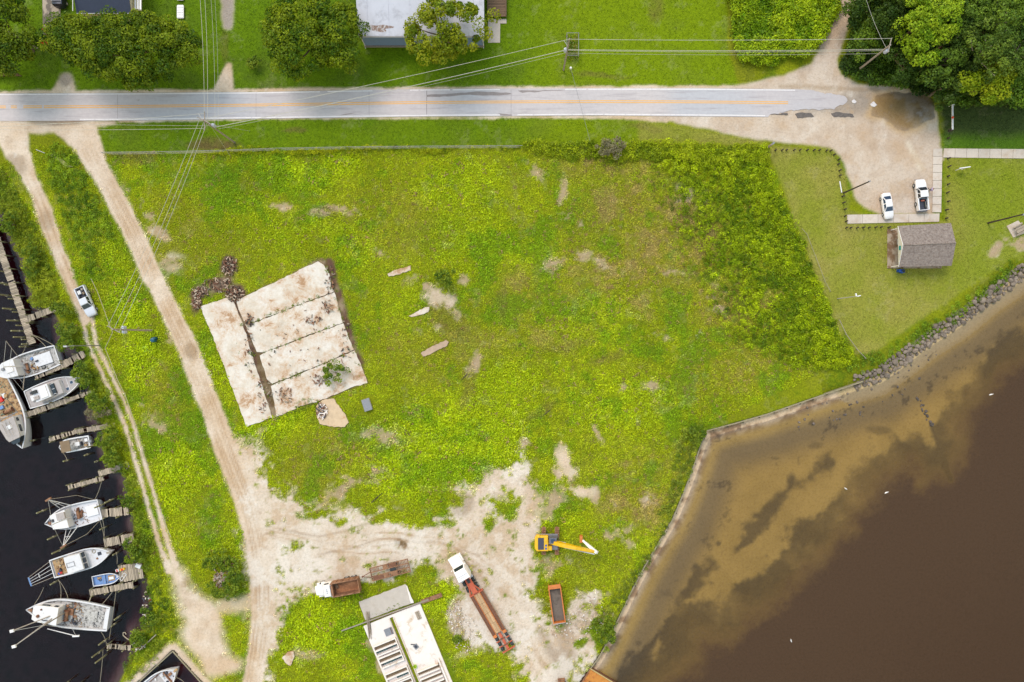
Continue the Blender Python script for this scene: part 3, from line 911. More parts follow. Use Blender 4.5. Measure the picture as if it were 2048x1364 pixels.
M['roadwhite'] = mat('road_white_paint', C(244, 240, 240), 0.7, var=0.06, scale=3, stain=C(206, 196, 198), stain_at=(0.55, 0.7), stain_scale=2)
M['roadyellow'] = mat('road_yellow_paint', C(250, 186, 84), 0.7, var=0.08, scale=3, stain=C(214, 190, 160), stain_at=(0.6, 0.75), stain_scale=2)
M['patch'] = mat('dark_asphalt_patch', C(156, 146, 144), 0.8, var=0.12, scale=2)
M['tar'] = mat('tar_joint', C(118, 110, 112), 0.8, var=0.2, scale=3)
M['oldasphalt'] = mat('crumbling_asphalt', C(112, 104, 100), 0.9, var=0.3, scale=3)
for u0, u1 in ((-300, 640), (655, 745), (820, 900), (905, 1000), (1130, 1590)):
    tag(along(RT, 0.9, 2.2, u0, u1, 0.034).build("edge_line", M['roadwhite'], ro))
for u0, u1 in ((160, 1000), (1035, 1530)):
    along(RB, -3.4, 2.2, u0, u1, 0.034).build("edge_line", M['roadwhite'], ro)
CT = [((a[0] + b[0]) / 2, (a[1] + b[1]) / 2 - 0.6) for a, b in zip(RT, RB)]
for off in (-2.6, 0.9):
    for u0, u1 in ((-300, 12), (22, 34), (47, 84), (88, 1576)):
        along(CT, off, 1.7, u0, u1, 0.034).build("centre_line", M['roadyellow'], ro)
for k, (poly) in enumerate([[(853, 190), (905, 187), (960, 183), (1020, 186), (1024, 188), (990, 191), (930, 190), (870, 194), (853, 194)], [(670, 232.4), (690, 228), (715, 226.5), (690, 230)],
                            [(1045, 186), (1100, 182), (1140, 181), (1090, 180), (1035, 181.5)], [(980, 231), (1000, 227), (1024, 229), (1024, 231.5)], [(260, 211.5), (276, 209.5), (280, 211)], [(272, 200), (280, 199.3), (278, 201)]]):
    MB().sheet(plan(ragged(plan(poly), 0.7, 0.08, k)) if False else ragged(plan(poly), 0.7, 0.08, k), 0.033).build("dark_patch", M['patch'], ro)  # thin ragged sheets of a darker tone on the asphalt
for u in (738, 853, 1022, 512, 235):
    v0, v1 = float(np.interp(u, [p[0] for p in RT], [p[1] for p in RT])), float(np.interp(u, [p[0] for p in RB], [p[1] for p in RB]))
    MB().sheet(plan([(u, v0 + 3.2), (u + (.9 if u == 853 else .45), v0 + 3.2), (u + (.9 if u == 853 else .45), v1 - 3.6), (u, v1 - 3.6)]), 0.0315).build("road_joint", M['tar'], ro)
for k, pl in enumerate([[(1590, 228), (1600, 225), (1622, 226), (1628, 233), (1595, 236)], [(1662, 227), (1672, 224), (1705, 228), (1708, 234), (1668, 234)], [(1540, 229), (1575, 226), (1576, 230)]]):
    tag(MB().prism(ragged(plan(pl), 0.4, 0.1, k), -0.05, 0.06, 0.03).build("asphalt_chunk", M['oldasphalt']),
        ["crumbled dark asphalt piece lying in the sand below the road's ragged end", "dark broken asphalt piece nearest the brown puddle", "thin dark asphalt sliver left at the road's lower edge"][k], "asphalt chunk", "broken asphalt at the road end")
for k, (cu, cv, r) in enumerate([(1708, 204, 5), (1747, 210, 7), (1610, 232 - 14, 0)]):
    if not r: continue
    tag(MB().prism(ragged(plan([(cu - r, cv - 2), (cu, cv - r), (cu + r, cv), (cu + 2, cv + r * .6), (cu - r * .6, cv + r * .4)]), 0.25, 0.06, k), -0.02, 0.09, 0.03).build("pavement_chunk", M['roadwhite']),
        ["small pale pavement chunk just past the broken end of the road", "larger white pavement chunk standing in the puddle's edge"][k], "pavement chunk", "pale chunks beyond the road end")
# puddle: a shallow sheet of brown water in the dip at the road's end
pud = MB().sheet(ragged(plan([(1752, 190), (1790, 184), (1840, 188), (1868, 200), (1870, 236), (1850, 244), (1830, 257), (1808, 263), (1790, 256), (1770, 238), (1742, 230), (1748, 210)]), 0.6, 0.2, 3), 0.02)
mp_, ntp, bp = new_mat('puddle_water')
ntp.nodes.remove(bp)
trp = ntp.nodes.new("ShaderNodeBsdfTransparent")
glp = ntp.nodes.new("ShaderNodeBsdfGlossy")
glp.inputs["Roughness"].default_value = 0.05
frp = ntp.nodes.new("ShaderNodeFresnel")
frp.inputs[0].default_value = 1.33
mxp = ntp.nodes.new("ShaderNodeMixShader")
ntp.links.new(frp.outputs[0], mxp.inputs[0])
ntp.links.new(trp.outputs[0], mxp.inputs[1])
ntp.links.new(glp.outputs[0], mxp.inputs[2])
ntp.links.new(mxp.outputs[0], ntp.nodes["Material Output"].inputs[0])
tag(pud.build("puddle", mp_), kind="structure")

# concrete walks of the little park, cast in panels
walk = tag(thing("pavement", "", ""), kind="structure")



def panels(corners_a, corners_b, n, parent, m, z0=-0.1, z1=0.09, name="pavement_panel", gap=0.025):
    a0, a1 = [Vector(p) for p in corners_a]
    b0, b1 = [Vector(p) for p in corners_b]
    for i in range(n):
        t0, t1 = i / n, (i + 1) / n
        g0 = gap / max(0.1, (a1 - a0).length)
        q = [a0.lerp(a1, t0 + g0), a0.lerp(a1, t1 - g0), b0.lerp(b1, t1 - g0), b0.lerp(b1, t0 + g0)]
        MB().prism([(p.x, p.y) for p in q], z0, z1, 0.02).build(name, m, parent)


panels((G(1887, 297), G(2350, 301)), (G(1886, 315), G(2350, 321)), 20, walk, M['walk'])
panels((G(1866, 297), G(1864, 425)), (G(1884.5, 297), G(1882, 425)), 8, walk, M['walk'])
panels((G(1694, 429.5), G(1879, 427)), (G(1694.5, 447.5), G(1878, 443.5)), 6, walk, M['walk'], z1=0.095)
# driveway of the navy-roofed house
dv = tag(MB().prism(plan([(84, -80), (122, -80), (121, 40), (118, 69), (86, 69)]), -0.1, 0.04, 0.02).build("driveway", mat('stained_driveway', C(190, 176, 158), 0.9, var=0.1, scale=1, stain=C(122, 112, 102), stain_at=(0.47, 0.53), stain_scale=0.35)), kind="structure")

# big abandoned floor slab
def slab_material():
    m, nt, b = new_mat('old_floor_slab')
    geo = nt.nodes.new("ShaderNodeNewGeometry")
    pos = geo.outputs["Position"]
    n1 = noise_node(nt, pos, 0.28, 7, 0.65)
    c = ramp_node(nt, n1, [(0.3, C(212, 198, 180)), (0.45, C(232, 222, 206)), (0.6, C(242, 236, 226)), (0.75, C(218, 202, 184))])
    n2 = noise_node(nt, pos, 1.7, 8, 0.8)
    c = mix_col(nt, 1.0, c, ramp_node(nt, n2, [(0.3, (0.84, 0.82, 0.8)), (0.55, (1, 1, 1)), (0.8, (1.08, 1.08, 1.08))]), 'MULTIPLY')
    n3 = noise_node(nt, pos, 0.42, 9, 0.82, 0.4)
    n4 = noise_node(nt, pos, 0.12, 2, 0.5)
    s = math_node(nt, 'ADD', n3, math_node(nt, 'MULTIPLY', math_node(nt, 'SUBTRACT', n4, 0.5), 0.35))
    c = mix_col(nt, ramp_node(nt, s, [(0.57, (0, 0, 0)), (0.63, (0.85, 0.85, 0.85))]), c, C(122, 92, 70))
    c = mix_col(nt, ramp_node(nt, s, [(0.46, (0, 0, 0)), (0.6, (0.6, 0.6, 0.6))]), c, C(206, 160, 112))
    nt.links.new(c, b.inputs["Base Color"])
    b.inputs["Roughness"].default_value = 0.9
    bump_node(nt, n2, 0.02, 0.5, b)
    return m


M['slab'] = slab_material()
bs = tag(thing("floor_slab", "large abandoned pale concrete floor slab cracked into five panels in the weedy field", "concrete slab"))
slab_parts = [
    [(401, 613.5), (455, 595.5), (466, 602), (472, 614), (483, 640), (495, 676), (501, 700), (515, 744), (528, 780), (545, 835), (493.5, 854), (470, 790), (446, 726), (424, 668)],
    [(473, 602), (500, 588), (636, 522.5), (648, 530), (658, 545), (663, 570), (668, 583), (600, 609), (509, 643.6), (488, 642), (478, 620)],
    [(491, 649), (509, 645), (600, 610.4), (669, 584.6), (678, 618), (686, 645), (630, 665.4), (528, 704.6), (514, 704), (504, 680)],
    [(520, 711), (528, 706.2), (620, 670.2), (687, 646.6), (696, 672), (708, 699), (640, 730.2), (545, 767.6), (534, 758)],
    [(542, 772), (548, 768.8), (640, 731.6), (709, 701), (722, 728), (735, 766), (700, 776), (633, 804.5), (600, 812), (586, 820), (553, 833), (548, 800)]]
for k, p in enumerate(slab_parts):
    MB().prism(ragged(plan(p), 0.6, 0.10, 20 + k), -0.15, 0.13, 0.03).build("slab_panel", M['slab'], bs)
loose = [
    ([(775, 548), (790, 540), (810, 535), (822, 531), (822, 541), (806, 545), (800, 549), (778, 553)], "pale broken concrete strip northeast of the big floor slab", "slab"),
    ([(817, 632), (828, 627), (832, 624), (852, 614), (859, 614), (857, 624), (840, 630), (824, 634)], "pinkish concrete strip in the weeds, middle one of three", "slab"),
    ([(842, 706), (858, 696), (892, 680), (898, 684), (894, 692), (862, 708), (847, 713)], "long low concrete strip in the weeds, farthest from the road", "walkrem"),
    ([(633, 812), (645, 800), (668, 797), (680, 815), (692, 830), (698, 845), (690, 854), (660, 853), (640, 848), (634, 832)], "rounded tan concrete remnant heaped with dark rubble below the big slab", "tan"),
    ([(565, 1315), (576, 1303), (588, 1302), (590, 1312), (582, 1330), (574, 1326)], "wedge shaped pale concrete chunk in weeds beside the dirt road", "slab")]
M['tan'] = mat('tan_concrete', C(222, 196, 162), 0.9, var=0.12, scale=1.2, stain=C(196, 150, 100), stain_at=(0.56, 0.7), stain_scale=0.7)
M['walkrem'] = mat('dusty_concrete', C(196, 170, 146), 0.9, var=0.15, scale=1.2)
for k, (p, lab, mm) in enumerate(loose):
    tag(MB().prism(ragged(plan(p), 0.35, 0.09, 50 + k), -0.12, 0.2 if k < 4 else 0.35, 0.05).build("concrete_chunk", M[mm]), lab, "concrete chunk")
gb = thing("concrete_box", "small grey concrete box with a flat lid in weeds east of the slab", "concrete box", G(735, 809), math.radians(70 - 90 + 0))
MB().box((0, 0, 0.25), (1.35, 2.1, 0.6), 0, 0.03).build("body", M['newconcrete'], gb)
MB().box((0, 0, 0.60), (1.45, 2.2, 0.10), 0, 0.02).build("lid", M['greysteel'], gb)
gb.rotation_euler.z = math.radians(18)

# bulkheads along the bay
M['bulk'] = mat('bulkhead_timber', C(158, 148, 120), 0.9, var=0.25, scale=2, stain=C(110, 118, 80), stain_scale=1.0)


def bulkhead(name, label, pts, post_step=2.4):
    ps = [G(u, v) for u, v in pts]
    t = thing(name, label, "bulkhead", (ps[0].x, ps[0].y, WL))
    o = Vector((ps[0].x, ps[0].y, 0))
    side = Vector((0, 0, 0))
    for i in range(len(ps) - 1):
        a, b = ps[i] - o, ps[i + 1] - o
        d = (b - a)
        L = d.length
        d.normalize()
        n = Vector((d.y, -d.x, 0))
        n = n if side.length == 0 or n.dot(side) > 0 else -n
        side = n
        q = [a + n * 0.05, b + n * 0.05, b - n * 0.10, a - n * 0.10]
        MB().prism([(p.x, p.y) for p in q], -2.2, 0.86).build("sheet_wall", M['bulk'], t)
        q = [a + n * 0.09, b + n * 0.09, b - n * 0.12, a - n * 0.12]
        MB().prism([(p.x, p.y) for p in q], 0.863, 0.95 + 0.004 * (i % 2), 0.02).build("cap_board", M['bulk'], t)
        k = max(1, int(L / post_step))
        for j in range(k):
            p = a + d * (L * (j + 0.5) / k)
            for s in (0.24,):
                MB().disc((p.x + n.x * s, p.y + n.y * s, -2.2), 0.12, 2.95, 7).build("post", M['darkpile'], t)
    return t


bulkhead("bulkhead", "weathered timber bulkhead below the weedy field, running up to the rock revetment", [(1413, 862), (1470, 847), (1536, 828), (1640, 792), (1726, 763)])
bulkhead("bulkhead", "long timber bulkhead slanting down from the corner to the rusty barge", [(1182, 1336), (1196, 1318), (1212, 1290), (1240, 1232), (1262, 1185), (1290, 1132), (1318, 1085), (1345, 1040), (1368, 985), (1385, 940), (1402, 890), (1412, 864)])
b3 = bulkhead("slip_wall", "concrete edged wall around the dark blue boat slip", [(230, 1409), (281, 1361.5), (345.6, 1302.5), (392.5, 1354.5), (471, 1441)], 1e9)
# ---------------------------------------------------------------- vegetation
def leaf_cloud(pts, nrm, size, tint, rng, aspect=0.62):
    """one folded diamond per leaf spray; returns vertices, quads, per-vertex tint"""
    n = len(pts)
    nrm = nrm / (np.linalg.norm(nrm, axis=1, keepdims=True) + 1e-9)
    t = rng.normal(size=(n, 3))
    t -= nrm * np.sum(t * nrm, 1, keepdims=True)
    t /= (np.linalg.norm(t, axis=1, keepdims=True) + 1e-9)
    b = np.cross(nrm, t)
    s = size[:, None]
    v = np.stack([pts - t * s * .5, pts + b * s * .5 * aspect + nrm * s * .08, pts + t * s * .55 - nrm * s * .10, pts - b * s * .5 * aspect + nrm * s * .08], 1).reshape(-1, 3)
    q = np.arange(n * 4).reshape(n, 4)
    return v, q, np.repeat(tint, 4, axis=0)


def crown_mesh(name, rng, r3, nclump, cr, per, size, base, alt, flat=0.75, low=-0.25, irr=0.25, holes=0.0, shell=0.62):
    """leaf sprays gathered in clumps through an uneven crown; r3 = radii, centre at origin"""
    ph = rng.random(4) * 6.28
    az = rng.random(nclump) * 6.283
    rr0 = np.sqrt(rng.random(nclump))
    lump = 1 + irr * (np.sin(az * 2 + ph[0]) * .5 + np.sin(az * 3 + ph[1]) * .5 + np.sin(az * 5 + ph[2]) * .35)
    top = np.sqrt(np.clip(1 - (rr0 * .92) ** 2, 0, 1)) * (0.55 + 0.45 * rng.random(nclump))
    zz_ = np.where(rng.random(nclump) < .82, top, low + (top - low) * rng.random(nclump))
    d = np.stack([np.cos(az) * rr0 * lump, np.sin(az) * rr0 * lump, zz_], 1)
    if holes:
        d = d[rng.random(len(d)) > holes]
    cen = d * np.array(r3)
    crad = cr * (0.65 + 0.7 * rng.random(len(cen)))
    k = np.repeat(np.arange(len(cen)), per)
    o = rng.normal(size=(len(k), 3))
    o /= np.linalg.norm(o, axis=1, keepdims=True)
    o[:, 2] = np.where(rng.random(len(k)) < .7, np.abs(o[:, 2]), o[:, 2])
    rr = (0.45 + 0.55 * rng.random(len(k)) ** 0.5)
    off = o * rr[:, None] * crad[k][:, None] * np.array([1, 1, flat])
    pts = cen[k] + off
    nrm = o * 0.7 + np.array([0, 0, 0.55]) + rng.normal(size=o.shape) * 0.45
    ct = rng.random(len(cen))
    base, alt = np.array(base), np.array(alt)
    mixf = np.clip(ct[k] * .8 + rng.normal(size=len(k)) * .18, 0, 1)[:, None]
    tint = (base * (1 - mixf) + alt * mixf) * (0.95 + 0.75 * rng.random(len(k)))[:, None]
    sz = size * (0.6 + 0.8 * rng.random(len(k)))
    v, q, c = leaf_cloud(pts, nrm, sz, tint, rng)
    return np_mesh(name, v, q, M['leaf'], c), cen


DARK, MIDG, LIME, YEL, OLV = C(44, 68, 16), C(88, 112, 28), C(132, 168, 40), C(166, 180, 40), C(128, 132, 52)


def tree(name, label, u, v, ru, rv, zc, rz_, nclump, cr, per, size, base, alt, seed, group=None, trunk_r=0.3, trunk_dx=(0, 0), irr=0.25, holes=0.0, cat="tree", flat=0.75, low=-0.25, limbs=7, limb_mat='bark'):
    """u,v: plan position over which the crown's middle stands (at height zc); ru,rv crown radii in survey units"""
    rng = np.random.default_rng(seed)
    c = G(u, v, zc)
    base_z = gz(c.x, c.y)
    t = thing(name, label, cat, (c.x, c.y, base_z), 0, group)
    me, cen = crown_mesh("crown", rng, (ru / UPM, rv / UPM, rz_), nclump, cr, per, size, base, alt, flat, low, irr, holes)
    o = link("crown", me, t)
    zc_l = zc - base_z
    o.location = (0, 0, zc_l)
    h0 = max(0.25, zc_l - rz_ * 0.35)
    MB().path([(trunk_dx[0], trunk_dx[1], -0.1), (trunk_dx[0] * .6, trunk_dx[1] * .6, h0 * .5), (0, 0, h0)], [trunk_r * 1.35, trunk_r, trunk_r * .8], 8).build("trunk", M['bark'], t, True)
    sel = rng.permutation(len(cen))[:limbs]
    lf = 1.18 if limb_mat == 'deadwood' else .95
    for k in sel:
        e = cen[k]
        MB().path([(0, 0, h0 - .1), (e[0] * .45, e[1] * .45, h0 + (zc_l + e[2] - h0) * .35), (e[0] * lf, e[1] * lf, zc_l + e[2] * lf + lf * .4)],
                  [trunk_r * .55, trunk_r * .32, trunk_r * .12], 5).build("limb", M[limb_mat], t, True)
    return t


tree("oak_tree", "huge wide live oak standing between the navy roof and the road", 252, 100, 138, 62, 6.5, 4.2, 240, 1.3, 190, 0.36, C(58, 88, 10), C(132, 148, 22), 1, trunk_r=0.6, irr=0.16)
tree("oak_tree", "round broad tree on the lawn left of the white roofed house", 627, 74, 86, 80, 6.0, 4.6, 160, 1.2, 175, 0.36, C(62, 94, 8), C(140, 156, 20), 2, trunk_r=0.45, irr=0.2)
tree("oak_tree", "loose tree overhanging the white roof's lower corner", 893, 66, 76, 62, 6.6, 4.0, 96, 1.1, 150, 0.36, C(92, 118, 14), C(160, 164, 30), 3, trunk_r=0.35, irr=0.3, holes=.1)
tree("oak_tree", "dense dark tree at the photo's upper left corner", 14, 72, 54, 84, 6.0, 4.2, 125, 1.25, 170, 0.36, C(54, 84, 10), C(126, 142, 22), 4, trunk_r=0.4, irr=0.12)
# woods beyond the puddle
WOODS = [
    (1722, 18, 34, 40, 4.0, 3.0, 40, DARK, MIDG), (1738, 78, 36, 36, 3.4, 2.6, 40, C(70, 100, 30), C(118, 146, 36)), (1788, 36, 44, 44, 6.0, 3.6, 50, DARK, C(84, 106, 34)),
    (1816, 132, 40, 40, 4.5, 3.0, 44, DARK, C(80, 108, 36)), (1858, 34, 56, 46, 9.0, 4.2, 60, C(110, 146, 22), C(168, 192, 40)), (1836, 78, 40, 40, 8.0, 3.6, 50, C(104, 144, 20), C(164, 190, 36)),
    (1872, 120, 46, 44, 6.5, 3.4, 50, C(64, 92, 30), C(112, 140, 42)), (1912, 74, 42, 50, 7.0, 4.0, 50, DARK, C(94, 118, 40)), (1938, 22, 46, 40, 8.0, 4.0, 50, C(62, 90, 28), C(112, 140, 40)),
    (1966, 100, 46, 46, 9.0, 4.5, 46, C(74, 100, 34), C(124, 148, 50)), (2004, 40, 52, 50, 9.5, 4.8, 54, C(78, 108, 34), C(132, 160, 48)), (2044, 96, 52, 56, 9.0, 4.4, 54, C(70, 98, 34), C(120, 146, 50)),
    (1972, 170, 44, 36, 6.0, 3.0, 50, C(120, 148, 20), C(182, 190, 34)), (2026, 178, 46, 36, 5.5, 3.0, 46, C(74, 108, 32), C(130, 162, 40)), (1892, 172, 40, 34, 4.5, 2.6, 44, DARK, C(92, 116, 40)),
    (1928, 150, 36, 36, 5.0, 2.8, 40, C(54, 78, 26), C(90, 112, 38)), (2090, 20, 50, 60, 8.0, 4.0, 40, DARK, MIDG), (2100, 140, 50, 60, 7.0, 4.0, 40, DARK, MIDG), (1800, -40, 60, 50, 7, 4, 40, DARK, MIDG), (1900, -50, 60, 50, 8, 4, 40, DARK, MIDG), (2000, -50, 60, 50, 8, 4, 40, DARK, MIDG)]
WL_LAB = {6: 'mid green tree between the lime green crowns and the puddle', 7: 'dark narrow tree right of the lime green crowns in mid woods', 15: 'darkest low tree deep in the woods above the yellow green one', 16: 'dark crown at the top right corner beyond the photo edge', 17: 'dark crown beyond the right edge above the mown strip', 18: 'dark crown beyond the top edge above the transformer pole', 19: 'dark crown beyond the top edge above the lime green tree', 20: 'dark crown beyond the top edge near the right corner', 0: "dark low tree beside the dirt lane's top end", 1: "bushy mid green tree between the dirt lane and the transformer pole", 2: "dark tree in the woods left of the lime green crowns", 3: "dark tree just right of the transformer pole's crossarm",
          4: "tallest lime green tree in the woods at the top edge", 5: "lime green tree in the woods above the transformer pole", 8: "mid green tree at the top edge right of the lime green crowns", 9: "tree with bare pale limbs in the middle of the woods",
          10: "broad green tree at the top edge near the upper right corner", 12: "yellow green tree at the woods' lower edge by the white barrier", 14: "dark tree at the woods' edge touching the puddle", 13: "green tree at the woods' lower edge in the right corner", 11: "tall tree cut by the right edge of the photo amid the woods"}
for i, (u, v, ru, rv, zc, rz_, nc, b_, a_) in enumerate(WOODS):
    tree("woodland_tree", WL_LAB.get(i, "dark green tree crowded among taller crowns in the roadside woods"), u, v, ru, rv, zc, rz_, int(nc * 1.25), 1.05, 125, 0.35, b_, a_, 100 + i, "trees of the roadside woods",
         trunk_r=0.22, irr=0.34, holes=0.25, limbs=9, limb_mat='deadwood' if i in (9, 10, 11, 7) else 'bark')
# shrubs along the canal and in the field
SHRUBS = [
    (815, -1, 0, 0, 0, None),
    (122, 616, 26, 22, 1.0, "rounded shrub at the shore end of the short boardwalk branch"), (140, 660, 28, 18, .9, "shrub between the parked pickup and the white trawler's stern"), (132, 688, 22, 14, .9, "shrub hiding the trawler's stern corner below the lamp pole"),
    (165, 742, 20, 22, .9, "shrub on the bank between the upper trawler and the motor yacht"), (170, 765, 16, 16, .8, "small round shrub by the motor yacht's bow"), (200, 802, 36, 22, 1.2, "broad shrub on the bank below the motor yacht's dock"),
    (195, 822, 26, 16, 1.0, "greyish shrub leaning over the water below the yacht's dock"), (218, 880, 30, 26, 1.2, "dense green shrub beside the small boat with the brown canopy"), (226, 918, 26, 18, 1.1, "spreading shrub between two old piers below the canopy boat"),
    (262, 1000, 20, 16, .9, "shrub at the stern of the rigged trawler"), (275, 1092, 26, 20, 1.0, "shrub on the bank above the white boat's bow"), (270, 1112, 20, 16, .9, "low shrub reaching toward the white boat's bow"),
    (300, 1240, 22, 24, 1.0, "bank shrub right of the large grey decked trawler"), (278, 1275, 18, 20, .9, "shrub at the root of the overgrown pier"), (22, 448, 22, 26, 1.0, "marsh shrub at the head of the long boardwalk"), (62, 520, 16, 30, .9, "marsh shrub between boardwalk and sandy track"),
    (890, 556, 17, 20, 1.2, "lone dark leafy bush in the open field"), (670, 746, 24, 20, .9, "scrubby bush growing through the big slab's lower panel"), (510, 125, 12, 11, .8, "small round bush on the north lawn"),
    (1220, 297, 26, 20, 1.4, "grey leafless bush in the fence row"), (1392, 866, 22, 18, 1.0, "marsh bush at the corner of the bulkheads"), (1208, 1262, 24, 30, 1.3, "leafy bush on the shore just above the barge"), (440, 1120, 30, 22, .9, "bushes around the gravel heap beside the dirt road"),
    (452, 1178, 28, 20, 1.0, "round bush below the gravel heap"), (470, 1150, 16, 22, 1.0, "bush right of the gravel heap"), (914, 1276, 7, 7, .5, "tiny clipped green bush beside the long low trailer")]
for i, s_ in enumerate(SHRUBS[1:]):
    u, v, ru, rv, zc, lab = s_
    grey = lab.startswith("grey")
    if i < 15: ru, rv = ru * .82, rv * .82
    tree("shrub", lab, u, v, ru, rv, zc + .2, zc * .9, int(14 + ru * rv / 22), 0.5, 46, 0.27, C(122, 118, 84) if grey else C(74, 104, 26), C(150, 142, 112) if grey else C(142, 160, 40), 300 + i, "shrubs", 0.07, irr=0.3, cat="shrub", low=-0.1, limbs=4)


# ---- masses of weeds that nobody could count: leaf clumps set out on scattered points
def clump_proto(name, seed, n, spread, hgt, size):
    rng = np.random.default_rng(seed)
    a = rng.random(n) * 6.283
    r = spread * np.sqrt(rng.random(n))
    z = hgt * (0.25 + 0.75 * rng.random(n)) * (1 - 0.5 * (r / spread) ** 2)
    p = np.stack([np.cos(a) * r, np.sin(a) * r, z], 1)
    nn = np.stack([np.cos(a) * .6, np.sin(a) * .6, np.ones(n)], 1) + rng.normal(size=(n, 3)) * .4
    v, q, _ = leaf_cloud(p, nn, size * (.6 + .8 * rng.random(n)), np.ones((n, 3)), rng, 0.6)
    sh = np.repeat(0.62 + 0.7 * rng.random(n), 4)
    me = np_mesh(name, v, q, M['weed'])
    at = me.attributes.new("shade", 'FLOAT_COLOR', 'POINT')
    c = np.ones((len(v), 4), dtype=np.float32)
    c[:, :3] = sh[:, None] * np.array([1.0, 1.0, 1.0])
    at.data.foreach_set("color", c.ravel())
    return bpy.data.objects.new(name, me)


PROTOS = [clump_proto("weed_clump", 40 + k, 11, 0.42, 0.24, 0.25) for k in range(5)]
TALL = [clump_proto("tall_weed_clump", 60 + k, 30, 0.72, 0.75, 0.32) for k in range(4)]


def scatter(name, label, pts, scl, tint, protos, seed, kind="stuff", cat="weeds"):
    rng = np.random.default_rng(seed)
    n = len(pts)
    me = bpy.data.meshes.new(name)
    me.vertices.add(n)
    me.vertices.foreach_set("co", pts.astype(np.float32).ravel())
    a = me.attributes.new("tint", 'FLOAT_COLOR', 'POINT')
    c = np.ones((n, 4), dtype=np.float32)
    c[:, :3] = tint
    a.data.foreach_set("color", c.ravel())
    a = me.attributes.new("scl", 'FLOAT_VECTOR', 'POINT')
    a.data.foreach_set("vector", (scl[:, None] * np.array([1, 1, 0.9])).astype(np.float32).ravel())
    a = me.attributes.new("rot", 'FLOAT_VECTOR', 'POINT')
    r = np.zeros((n, 3), dtype=np.float32)
    r[:, 2] = rng.random(n) * 6.283
    r[:, :2] = rng.normal(size=(n, 2)) * .12
    a.data.foreach_set("vector", r.ravel())
    a = me.attributes.new("pick", 'INT', 'POINT')
    a.data.foreach_set("value", rng.integers(0, len(protos), n).astype(np.int32))
    o = link(name, me)
    tag(o, label, cat, None, kind)
    ng = bpy.data.node_groups.new(name + "_set", 'GeometryNodeTree')
    ng.interface.new_socket("Geometry", in_out='INPUT', socket_type='NodeSocketGeometry')
    ng.interface.new_socket("Geometry", in_out='OUTPUT', socket_type='NodeSocketGeometry')
    gi, go = ng.nodes.new("NodeGroupInput"), ng.nodes.new("NodeGroupOutput")
    ip = ng.nodes.new("GeometryNodeInstanceOnPoints")
    ip.inputs["Pick Instance"].default_value = True
    jn = ng.nodes.new("GeometryNodeJoinGeometry")
    for p in protos[::-1]:
        oi = ng.nodes.new("GeometryNodeObjectInfo")
        oi.inputs["Object"].default_value = p
        oi.inputs["As Instance"].default_value = True
        ng.links.new(oi.outputs["Geometry"], jn.inputs[0])

    def named(nm, ty):
        nd = ng.nodes.new("GeometryNodeInputNamedAttribute")
        nd.data_type = ty
        nd.inputs["Name"].default_value = nm
        return nd.outputs["Attribute"]
    ng.links.new(gi.outputs[0], ip.inputs["Points"])
    ng.links.new(jn.outputs[0], ip.inputs["Instance"])
    ng.links.new(named("pick", 'INT'), ip.inputs["Instance Index"])
    ng.links.new(named("rot", 'FLOAT_VECTOR'), ip.inputs["Rotation"])
    ng.links.new(named("scl", 'FLOAT_VECTOR'), ip.inputs["Scale"])
    ng.links.new(ip.outputs[0], go.inputs[0])
    md = o.modifiers.new("set", 'NODES')
    md.node_group = ng
    return o


def rand_points(n, u0, v0, u1, v1, seed):
    rng = np.random.default_rng(seed)
    u = u0 + (u1 - u0) * rng.random(n)
    v = v0 + (v1 - v0) * rng.random(n)
    return (u - 1024) / UPM, (682 - v) / UPM, u, v, rng


SLABS = [p for p in slab_parts] + [l[0] for l in loose] + [[(715, 1204), (812, 1164), (842, 1204), (925, 1370), (760, 1370), (725, 1250)], [(718, 790), (750, 790), (750, 828), (718, 828)]]


def on_slab(u, v):
    r = np.zeros(u.shape, bool)
    for p in SLABS:
        r |= inside(u, v, p)
    return r


# low weeds of the open field
FIELD = [(205, 306), (1530, 300), (1700, 715), (1410, 856), (1370, 980), (1185, 1330), (1150, 1364), (230, 1364), (300, 1260), (300, 1180), (262, 1000), (120, 600), (0, 350), (0, 330), (70, 290), (180, 300)]
x, y, u, v, rng = rand_points(230000, 0, 270, 1740, 1380, 70)
soilv = sample(soil_attr, x, y)
dens = sample(BRK, x, y)
keep = inside(u, v, FIELD) & (rng.random(len(u)) > soilv * 1.15) & (sample(sd_canal, x, y) < -0.6) & (sample(lawn_any, x, y) < .5) & ~on_slab(u, v) & (rng.random(len(u)) < 0.12 + 1.1 * dens)
x, y, u, v = x[keep], y[keep], u[keep], v[keep]
tint = sample(col, x, y) * ((1.72 + .62 * rng.random(len(x))) * (1 - .10 * np.clip(sample(bright, x, y), 0, 1)))[:, None]
dead = (rng.random(len(x)) < .02 + .09 * sample(olive, x, y))[:, None]
tint = np.where(dead, np.array(C(176, 150, 96)) * (.8 + .6 * rng.random((len(x), 1))), tint)
hue = rng.normal(size=(len(x), 1)) * .05
tint = np.clip(tint * (1.05 + hue * np.array([1.2, 0.2, -0.3])), 0.002, .8)
scl = (0.55 + 0.75 * rng.random(len(x)) ** 2) * (0.8 + 0.5 * sample(bright, x, y))
scatter("weeds", "low green weeds covering the open field", np.stack([x, y, sample(Z, x, y)], 1), scl, tint, PROTOS, 1)
